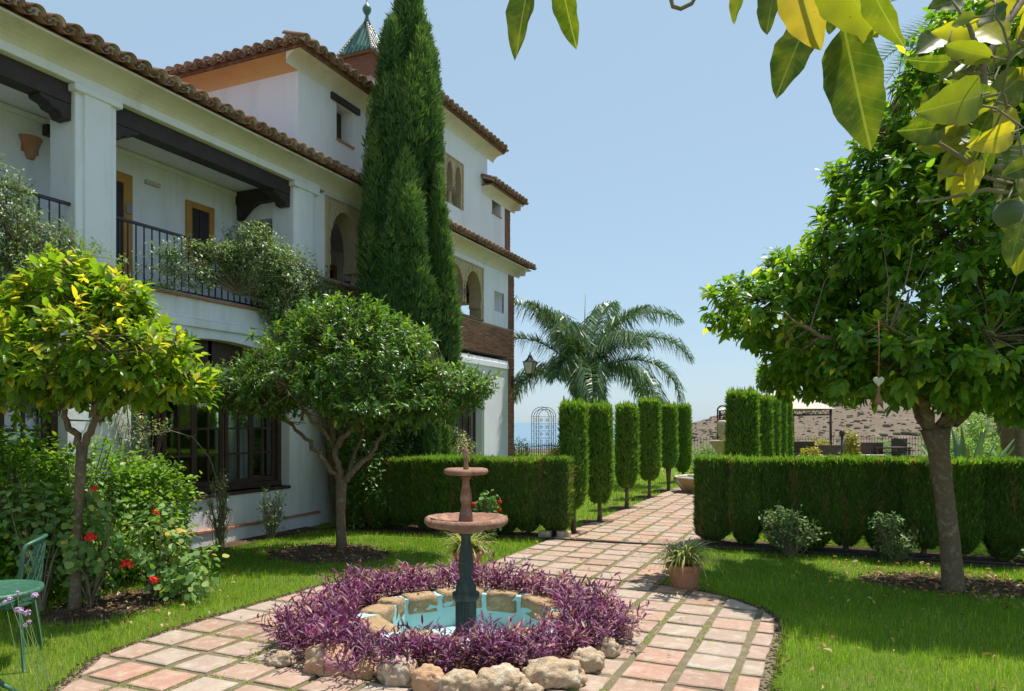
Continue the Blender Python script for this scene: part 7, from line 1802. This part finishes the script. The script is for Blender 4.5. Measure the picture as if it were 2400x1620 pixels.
# patio furniture far behind the hedge
def far_seat(ux, d, w, label, back=0.8, seat=0.42, bench=True, cush=False):
    x, y = at_px(ux, d); t = empty('patio_bench' if w > 1 else 'patio_chair', (x, y, 0), label, 'patio bench' if w > 1 else 'patio chair', 'dark wicker patio furniture beyond the right hedge')
    m = MB()
    def FQ(l, dd, z): p = np.array([x, y, 0])+Rv*l+Fv*dd; return (p[0], p[1], z)
    m.obox(FQ(0, 0, seat-0.06), Rv, Fv, Uv, w/2, 0.28, 0.06); m.obox(FQ(0, 0.27, (back+seat)/2), Rv, Fv, Uv, w/2, 0.03, (back-seat)/2)
    for l in (-w/2+.03, w/2-.03): m.obox(FQ(l, 0, 0.60), Rv, Fv, Uv, 0.03, 0.28, 0.02)
    m.build('frame', M_WICK, t)
    for l in (-w/2+.04, w/2-.04):
        for dd in (-.24, .24): MB().obox(FQ(l, dd, 0.18), Rv, Fv, Uv, 0.025, 0.025, 0.18).build('leg', M_WICK, t)
    if cush: MB().obox(FQ(0, 0, seat+.05), Rv, Fv, Uv, w/2-.05, 0.25, 0.05).build('cushion', M_CANVAS, t)
far_seat(1827, 23.5, 0.8, 'dark patio chair at the left below the gazebo', 0.98)
far_seat(1885, 23.5, 1.3, 'dark patio bench with cream cushion below the gazebo post', 0.86, cush=True)
far_seat(1965, 24.5, 1.4, 'long dark patio bench right of the gazebo post', 0.92, cush=True)
far_seat(2050, 26.0, 0.55, 'single dark patio chair farthest right beside the large trunk', 1.02)
def far_table(ux, d, w, label):
    x, y = at_px(ux, d); t = empty('patio_table', (x, y, 0), label, 'patio table')
    MB().obox((x, y, 0.74), Rv, Fv, Uv, w/2, 0.4, 0.025).build('table_top', M_WICK, t)
    for l in (-w/2+.05, w/2-.05):
        for dd in (-.33, .33): p = np.array([x, y, 0.36])+Rv*l+Fv*dd; MB().obox(tuple(p), Rv, Fv, Uv, 0.03, 0.03, 0.36).build('leg', M_WICK, t)
far_table(2015, 25.0, 1.2, 'dark patio table between the long bench and the single chair')
# garden lamp post by the furniture
x, y = at_px(1911, 19.0); m = MB().tube([(x, y, 0), (x, y, 1.25)], 0.035, 8).lathe((x, y, 1.25), [(0.06, 0), (0.075, 0.08), (0.05, 0.14), (0.02, 0.16)], 10)
tag(recentre(m.build('bollard_light', M_IRON)), 'short black garden light post seen over the right hedge', 'light post')
# iron railing fence along the terrace edge
def fence(pts, label, h=0.98, gap=0.13, mat=None):
    p0 = pts[0]; t = empty('iron_fence', (p0[0], p0[1], 0), label, 'fence'); rails = MB(); me = None
    for i in range(len(pts)-1):
        a, b = np.array(pts[i]), np.array(pts[i+1]); L = np.linalg.norm(b-a); n = int(L/gap)
        rails.tube([(*a, h-0.09), (*b, h-0.09)], 0.012, 4).tube([(*a, 0.12), (*b, 0.12)], 0.012, 4)
        yield_bars.extend([(*(a+(b-a)*k/n), h, t) for k in range(n+1)])
    rails.build('rail', mat or M_IRON, t); return t
yield_bars = []
fpts = [LD(-5.0, 20.2), LD(0.2, 20.7), LD(3.4, 26.5), LD(6.6, 29.5), LD(16, 31.5), LD(30, 32)]
fence(fpts, 'black iron railing fence along the edge of the garden with the sea and hill beyond')
bars = [b for b in yield_bars]
bme = mesh_from('bar', MB().box(-.008, .008, -.008, .008, 0, 1.0).v, MB().box(-.008, .008, -.008, .008, 0, 1.0).f, M_IRON)
m = MB(); cnt = 0
def scr(p):
    d = -SA*p[0]+CA*p[1]; return 1200+1723*(CA*p[0]+SA*p[1])/d
for (x, y, h, t) in bars:
    u = scr((x, y))
    if 1190 < u < 2200 and cnt < 150 and (u < 1260 or u > 1580): o = bpy.data.objects.new('bar', bme); COL.objects.link(o); o.location = (x, y, 0); keep(o, t); cnt += 1
    else: m.box(x-.008, x+.008, y-.008, y+.008, 0, h)
o = m.build('more_bars', M_IRON, bars[0][3]); o['kind'] = 'stuff'
# wrought iron arch trellis
xa = np.array(LD((1246-1200)/1723*20.0, 20.0)); xb = np.array(LD((1292-1200)/1723*20.0, 20.0)); mid = (xa+xb)/2
tr = empty('arch_trellis', (mid[0], mid[1], 0), 'ornate grey wrought iron arch trellis by the sea-side railing', 'trellis')
ux_ = unit(xb-xa); wd = np.linalg.norm(xb-xa)
m = MB()
def TQ(s, z, off=0): p = xa+ux_*s; return (p[0], p[1]+off, z)
for off in (0, .35):
    for s in (0, .06, wd-.06, wd): m.tube([TQ(s, 0, off), TQ(s, 1.75, off)], 0.009, 4)
    for rr_ in (wd/2, wd/2-.06): m.tube([TQ(wd/2-rr_*math.cos(a), 1.75+rr_*math.sin(a)*1.0, off) for a in np.linspace(0, math.pi, 14)], 0.009, 4)
    for z in np.linspace(.2, 1.75, 9): m.tube([TQ(0, z, off), TQ(wd, z, off)], 0.006, 4)
    for z in np.linspace(.3, 1.65, 8):
        for s in (0.10, wd/2, wd-.10): m.tube([TQ(s+.045*math.cos(a)*(1-a/14), z+.06*math.sin(a)*(1-a/14), off) for a in np.linspace(0, 8, 16)], 0.005, 4)
m.build('ironwork', surf('grey_iron', (0.10, 0.11, 0.13), (0.07, 0.075, 0.09), bump=0), tr)
# shrubs behind the hedges, agave, croton, roses by the villa
x, y = LD((1040*1.0327-1200)/1723*13.6, 13.6); leafy('pale_shrub', 'pale twiggy silver-green shrub by the villa door behind the left hedge', 'shrub', [((x, y, 0.75), (0.45, 0.4, 0.65)), ((x-.1, y, 1.3), (.25, .2, .25), .05)], 420, 0.045, L_JAS, 241, root=[(x, y, 0)], per=8, stem_every=3, rn=(.8, .15))
for i, (ux, d, z, w, h, mt, lb) in enumerate([(850, 11.2, 0.9, 0.8, 0.95, L_DARK, 'dark leafy shrub behind the left hedge at the cypress foot'), (1180, 19.0, .7, .35, .5, L_HIB, 'low green shrub by the brick corner of the villa'), (1272, 19.6, .75, .35, .3, L_YEL, 'yellow-green shrub at the foot of the iron arch trellis'),
     (2230, 15.5, 0.7, 1.0, 0.6, L_HIB, 'light green shrub behind the large trunk by the hill'), (2150, 13.8, .5, .5, .8, L_GER, 'grey-green leafy plant behind the right hedge beside the large trunk'), (1600, 21.5, .5, .6, .45, L_GER, 'loose green plants beside the blue pool'), (2000, 27.8, .45, .7, .5, L_GER, 'low shrub in front of the far railing'), (1855, 24.5, .6, .5, .55, L_YEL, 'yellow-green croton bush left of the black light post'), (1930, 19.5, .9, .28, .5, L_YEL, 'tall yellow and orange croton beside the black light post'), (1840, 15.5, .85, .25, .2, L_YEL, 'small yellow croton sprig just above the right hedge')]):
    x, y = at_px(ux, d); leafy('shrub' if mt is not L_YEL else 'croton', lb, 'shrub', [((x, y, z), (w*.8, w*.8, h))], int(240*w*h/0.3)+60, 0.085 if mt is L_YEL else 0.07, mt, 250+i, root=[(x, y, 0)], per=8, stem_every=6)
def agave(x, y, label, n, L, seed, w=0.05, up=0.8, mat=L_AGAVE):
    r = np.random.default_rng(seed); t = empty('agave', (x, y, 0), label, 'agave', 'spiky agaves on the right'); V = []; T = []; k0 = 0
    c = Cloud()
    for k in range(n):
        a = k*2.4; e = up*(0.35+0.65*(k/n))*1.5; hd = np.array([math.cos(a), math.sin(a), 0]); sd = np.array([-math.sin(a), math.cos(a), 0]); p = np.array([x, y, 0.05])+hd*0.05; V = []; m_ = 7
        for q in range(m_+1):
            s = q/m_; ww = w*(0.8+0.5*math.sin(math.pi*s))*(1-s**3)+.001; ee = e-0.35*s*s; nz = np.cross(sd, hd*math.cos(ee)+Uv*math.sin(ee)); V += [p-sd*ww, p+nz*ww*0.4*-1, p+sd*ww]; p = p+(hd*math.cos(ee)+Uv*math.sin(ee))*L*r.uniform(.9, 1.05)/m_
        T = []
        for q in range(m_):
            for z in (0, 1): i = 3*q+z; T += [(i, i+1, i+4), (i, i+4, i+3)]
        c.raw(np.array(V), np.array(T), float(r.uniform(.1, .9)))
    c.build('leaves', mat, t)
x, y = at_px(2195, 11.6); agave(x, y, 'upright striped blue-green agave behind the right hedge, right of the large trunk', 30, 1.62, 5, 0.060, 1.0)
x, y = at_px(2318, 13.0); agave(x, y, 'second upright agave farther right between the dark palm trunk and the slim trunk', 22, 1.5, 6, 0.045, 1.0)
x, y = at_px(2352, 8.3); agave(x, y, 'low silvery agave rosette at the right end of the hedge', 22, 0.34, 7, 0.03, 0.55)
# leaning date palm and slim tree at the right edge
x, y = at_px(2300, 12.5); dp = empty('date_palm', (x, y, 0), 'dark leaning palm trunk at the right with its fronds high above the orange tree', 'tree')
tp = [np.array([x, y, -0.1])+Rv*0.35, np.array([x, y, 0.8])+Rv*0.20, np.array([x, y, 1.8])-Rv*0.05, np.array([x, y, 3.5])-Rv*0.3, np.array([x, y, 7.0])-Rv*0.2, np.array([x, y, 8.6])-Rv*0.1]
m = MB(); dn = []
for i in range(len(tp)-1):
    for u in np.linspace(0, 1, 9, endpoint=False): dn.append(tp[i]*(1-u)+tp[i+1]*u)
m.tube(dn, [0.24+0.025*(k % 2) for k in range(len(dn))], 14); m.build('trunk', M_PALMB, dp)
r = np.random.default_rng(12); c = Cloud(); tv, tt = blade_t(0.05, 0.05); top = tp[-1]
for k in range(34):
    a = k*2.4; el0 = r.uniform(-0.6, 1.3); hd = Rv*math.cos(a)+Fv*math.sin(a); L = 2.9; n = 20; p = top.copy(); sd = unit(np.cross(hd, Uv)); Ms = []; Ps = []
    for q in range(n):
        e = el0-1.1*(q/n)**1.4; d = hd*math.cos(e)+Uv*math.sin(e); up = unit(np.cross(sd, d))
        for sub in (0, .5):
            for sg in (-1, 1): Ms.append(frames(unit(sd*sg*.8+d*.7+up*.3)[None], up[None])[0]*.50*math.sin(math.pi*min(1, (q+1)/n*.9+.1))**.5); Ps.append(p+d*L/n*sub)
        V = np.array([p-sd*.012, p+sd*.012, p+d*L/n+sd*.012, p+d*L/n-sd*.012]); c.raw(V, np.array([(0, 1, 2), (0, 2, 3)]), .6); p = p+d*L/n
    c.add(tv, tt, np.array(Ms), np.array(Ps), np.clip(r.normal(.45, .2, len(Ps)), 0, .9))
c.build('crown', L_PALM, dp)
x, y = at_px(2318, 9.6); st = empty('slim_tree', (x, y, 0), 'slim dark trunk at the extreme right edge beyond the hedge', 'tree')
MB().tube([(x, y, -.05), (x-.02, y, .8), (x-.03, y, 1.8), (x+.05, y, 2.8), (x+.3, y+.2, 3.6)], [.06, .05, .045, .04, .03], 8).build('trunk', M_BARK, st)
tv, tt = leaf_t(.45, .2, .15, 2); c = Cloud(); N = 2600; v = unit(r.normal(0, 1, (N, 3)))*r.uniform(.4, 1, (N, 1)); P = np.array([x+.5, y+.4, 3.3])+v*np.array([1.3, 1.3, .9])
c.add(tv, tt, frames(unit(v+r.normal(0, .6, (N, 3))-Uv*.3), unit(r.normal(0, .4, (N, 3))+Uv))*.1, P, np.clip(r.normal(.4, .2, N), 0, 1)); c.build('crown', L_RIGHT, st)
# low dark hedge bank beyond, behind the furniture on the right
for i, (ux, d, w, h, lb) in enumerate([(2230, 20.0, 1.8, 1.1, 'mass of mid green bushes behind the agaves at the right edge'), (2330, 17.0, 1.6, 1.6, 'tall dark bushes at the right edge behind the leaning palm')]):
    x, y = at_px(ux, d); leafy('bush', lb, 'bush', [((x, y, h*.6), (w, w*.7, h))], 900, .11, L_RIGHT, 280+i, root=[(x, y, 0)], per=8, stem_every=10)
# far houses below the garden towards the sea
for i, (ux, d, w, lb) in enumerate([(1178, 130, 9, 'far pale house with red tiled roof, leftmost below the sea horizon'), (1206, 150, 12, 'far pale house with red roof behind the iron arch trellis'), (1243, 140, 8, 'far red roofed house glimpsed right of the iron arch trellis'), (1300, 160, 12, 'far house with red roof glimpsed between the trimmed columns')]):
    x, y = at_px(ux, d); z = -3.4-d*0.012; t = empty('far_house', (x, y, z-6), lb, 'house', 'far houses below the garden')
    m = MB().box(x-w/2, x+w/2, y-3, y+3, z-6, z-1); m.build('wall', M_HOUSEW, t)
    m = MB().add([(x-w/2-.3, y-3.3, z-1), (x+w/2+.3, y-3.3, z-1), (x+w/2+.3, y+3.3, z-1), (x-w/2-.3, y+3.3, z-1), (x-w/2, y, z+.6), (x+w/2, y, z+.6)], [(0, 1, 5, 4), (2, 3, 4, 5), (1, 2, 5), (3, 0, 4), (3, 2, 1, 0)]); m.build('roof', M_ROOFR, t)
    for k in range(3): MB().box(x-w/3+k*w/3-.5, x-w/3+k*w/3+.5, y-3.06, y-3.005, z-3, z-1.8).build('window', M_DARKROOM, t)
# scrub on the hillside: one mass
def scrub():
    r = np.random.default_rng(31); c = Cloud(); N = 5000; d = r.uniform(90, 470, N); th = r.uniform(0.16, 0.75, N); L = d*th; X = -SA*d+CA*L; Y = CA*d+SA*L; Z = terr_h(X, Y)
    bm = bmesh.new(); bmesh.ops.create_icosphere(bm, subdivisions=1, radius=1); tv = np.array([v.co[:] for v in bm.verts]); tt = np.array([[v.index for v in f.verts] for f in bm.faces]); bm.free()
    M = np.zeros((N, 3, 3)); s = r.uniform(.3, 1.1, N)*r.choice([.45, .8, 1.4], N, p=[.6, .34, .06]); M[:, 0, 0] = s*r.uniform(.8, 1.4, N); M[:, 1, 1] = s; M[:, 2, 2] = s*r.uniform(.5, .8, N)
    c.add(tv, tt, M, np.stack([X, Y, Z+s*.2], 1), np.clip(r.normal(.5, .25, N), 0, 1)); o = c.build('scrub', L_SCRUB); tag(o, 'olive green scrub bushes dotted over the dry hillside', 'scrub', kind='stuff')
L_SCRUB = leafmat('hillside_scrub', [(0, (0.11, 0.105, 0.070)), (0.6, (0.15, 0.13, 0.09)), (1, (0.21, 0.16, 0.12))], trans=0.1, rough=0.9, spec=0.1)
scrub()

# ================================================================ GRASS, FALLEN LEAVES
def in_soil(X, Y, grow=1.0):
    s = np.zeros(X.shape, bool)
    for cx, cy, rx, ry in SOILS: s |= ((X-cx)/(rx*grow))**2+((Y-cy)/(ry*grow))**2 < 1
    for p in STRIPS: s |= inpoly(ccw(p), X, Y)
    return s
PG = [ccw(offset_poly(PAVE_A, 0.05)), ccw(offset_poly(PAVE_B, 0.04))]
def on_lawn(X, Y):
    m = ~in_soil(X, Y)
    for p in PG: m &= ~inpoly(p, X, Y)
    m &= ~(inpoly([(-3.52, 9.3), (-1.6, 9.3), (-1.6, 18), (-3.52, 18)], X, Y)) & (X > W+0.15)
    return m
def grass():
    r = np.random.default_rng(55); tv = np.array([(-.5, 0, 0), (.5, 0, 0), (0.34, .55, .10), (-0.34, .55, .10), (0, 1, .38)], float); tt = np.array([(0, 1, 2), (0, 2, 3), (3, 2, 4)])
    c = Cloud()
    bands = [(3.6, 5.2, 9000, .0022, .050), (5.2, 7.2, 7000, .0028, .050), (7.2, 10, 4200, .0040, .052), (10, 14, 1800, .006, .055), (14, 22, 500, .011, .06), (22, 30, 120, .02, .07)]
    for (d0, d1, den, w, h) in bands:
        umax = 0.74; A = umax*(d1**2-d0**2); N = int(A*den); d = np.sqrt(r.uniform(d0**2, d1**2, N)); L = d*r.uniform(-umax, umax, N); X = -SA*d+CA*L; Y = CA*d+SA*L
        k = on_lawn(X, Y); 
        # cut ragged edges and thin patches
        pn = vnoise(X, Y, 2.3, 9)+0.5*vnoise(X, Y, 7, 4); k &= r.random(N) < np.clip(0.95+0.35*pn, 0.35, 1)
        X, Y, d = X[k], Y[k], d[k]; n = len(X); a = r.uniform(0, 6.28, n); ln = h*np.clip(r.normal(.85, .32, n), .3, 2.2)*(1+.35*vnoise(X, Y, 1.1, 2)+.25*vnoise(X, Y, 5.5, 22)); tilt = np.abs(r.normal(0, .42, n))
        dr = np.stack([np.cos(a)*np.sin(tilt), np.sin(a)*np.sin(tilt), np.cos(tilt)], 1); nr = unit(np.stack([np.cos(a), np.sin(a), 0*a], 1)*-1+r.normal(0, .3, (n, 3)))
        M = frames(dr, nr); M = M*np.stack([np.full(n, w)*r.uniform(.7, 1.4, n), ln, ln], 1)[:, None, :]
        dry = vnoise(X, Y, 1.3, 77); edge = np.clip((1.0+X*0-(Y-2.5)*0.25), 0, 1)*(X < -3.2)
        rn = np.clip(r.normal(.44, .19, n)+.20*dry+.10*vnoise(X, Y, 4.5, 12)+.14*edge, 0, .90); rn = np.where(r.random(n) < .025+.05*edge, r.uniform(.92, 1, n), rn)
        c.add(tv, tt, M, np.stack([X, Y, np.full(n, .0)], 1), rn)
    o = c.build('grass', L_GRASS); tag(o, 'short green grass blades of the lawn', 'grass', kind='stuff')
    # grass and moss in the paving joints
    c = Cloud(); X = []; Y = []
    for (p, n) in ((PAVE_A, 26000), (PAVE_B, 15000)):
        xs = r.uniform(min(q[0] for q in p), max(q[0] for q in p), n); ys = r.uniform(min(q[1] for q in p), max(q[1] for q in p), n); k = inpoly(ccw(p), xs, ys); X.append(xs[k]); Y.append(ys[k])
    X = np.concatenate(X); Y = np.concatenate(Y); fxm = np.abs(((X+1.25)/PIT+.5) % 1-.5)*PIT; fym = np.abs(((Y-4.43)/PIT+.5) % 1-.5)*PIT
    j = ((fxm < .018) | (fym < .016)) & (vnoise(X, Y, 2.6, 33)+.5*vnoise(X, Y, 6, 8) > -.10)&(np.hypot(X-PC[0], Y-PC[1]) > 1.15); X, Y = X[j], Y[j]; X = np.repeat(X, 4); Y = np.repeat(Y, 4); n = len(X); X = X+r.normal(0, .012, n); Y = Y+r.normal(0, .012, n)
    a = r.uniform(0, 6.28, n); tilt = np.abs(r.normal(0, .75, n)); dr = np.stack([np.cos(a)*np.sin(tilt), np.sin(a)*np.sin(tilt), np.cos(tilt)], 1); M = frames(dr, unit(r.normal(0, 1, (n, 3)))); ln = r.uniform(.010, .032, n)
    M = M*np.stack([np.full(n, .0035), ln, ln], 1)[:, None, :]; c.add(tv, tt, M, np.stack([X, Y, np.full(n, .018)], 1), np.clip(r.normal(.6, .25, n), 0, 1)); o = c.build('joint_grass', L_GRASS); tag(o, 'weeds and moss growing in the paving joints', 'weeds', kind='stuff')
grass()
def litter():
    r = np.random.default_rng(66); c = Cloud(); tv, tt = leaf_t(.5, .35, .5, 3); P = []
    for i in range(1500):
        q = r.random()
        if q < .34: x, y = 1.15+r.normal(0, .55), 8.2+r.normal(0, .40)
        elif q < .50: x, y = -5.62+r.normal(0, .55), 7.2+r.normal(0, .35)
        elif q < .66: x, y = -5.6+r.normal(0, .4), 4.45+r.normal(0, .35)
        elif q < .80: x, y = r.uniform(-.3, 2.6), r.uniform(3.6, 9.2)
        elif q < .90: x, y = r.uniform(-7.3, -1), r.uniform(2.5, 9)
        elif q < 0.95: x, y = r.uniform(-7.3, -7.0), r.uniform(4, 9)
        else: x, y = r.uniform(-6.5, 2), r.uniform(9.1, 9.9)
        P.append((x, y, .045 if on_lawn(np.array([x]), np.array([y]))[0] else .04))
    P = np.array(P); n = len(P); P[:, 2] += r.uniform(0, .012, n); d = unit(r.normal(0, 1, (n, 3))*np.array([1, 1, .25])); M = frames(d, unit(r.normal(0, .35, (n, 3))+Uv))*(r.uniform(.018, .055, n)*np.where((P[:, 0] > -.4) & (r.random(n) < .25), 1.5, 1.0))[:, None, None]
    on_pave = inpoly(PG[0], P[:, 0], P[:, 1]) & (r.random(n) < .7); M, P = M[~on_pave], P[~on_pave]
    c.add(tv, tt, M, P, r.random(len(P))); o = c.build('fallen_leaves', L_DRY); tag(o, 'dry brown leaves scattered over soil and grass', 'leaf litter', kind='stuff')
    # little stones and crumbs of earth on the soil
    c = Cloud(); bm = bmesh.new(); bmesh.ops.create_icosphere(bm, subdivisions=1, radius=1); tv = np.array([v.co[:] for v in bm.verts]); tt = np.array([[v.index for v in f.verts] for f in bm.faces]); bm.free(); P = []
    for cx, cy, rx, ry in SOILS[:3]:
        N = 900; a = r.uniform(0, 6.28, N); q = np.sqrt(r.random(N)); P.append(np.stack([cx+rx*q*np.cos(a), cy+ry*q*np.sin(a), np.full(N, .034)], 1))
    # ragged dirt along the paving edge
    pe = PG[0]
    for i in range(len(pe)):
        a_, b_ = np.array(pe[i]), np.array(pe[(i+1) % len(pe)]); N = int(np.linalg.norm(b_-a_)*260)
        if N: u = r.random((N, 1)); q = a_+(b_-a_)*u+r.normal(0, .03, (N, 2)); P.append(np.concatenate([q, np.full((N, 1), .018)], 1))
    P = np.concatenate(P); n = len(P); s = r.uniform(.003, .013, n); M = np.zeros((n, 3, 3)); M[:, 0, 0] = s; M[:, 1, 1] = s*r.uniform(.6, 1, n); M[:, 2, 2] = s*.7
    c.add(tv, tt, M, P, r.random(n)); o = c.build('earth_crumbs', M_SOIL); tag(o, 'crumbs of earth along the paving edge and under the trees', 'earth crumbs', kind='stuff')
L_DRY = leafmat('dry_leaves', [(0, (0.20, 0.09, 0.04)), (0.5, (0.36, 0.21, 0.10)), (0.85, (0.55, 0.42, 0.27)), (1, (0.45, 0.36, 0.05))], trans=0.15, rough=0.7, spec=0.2)
litter()
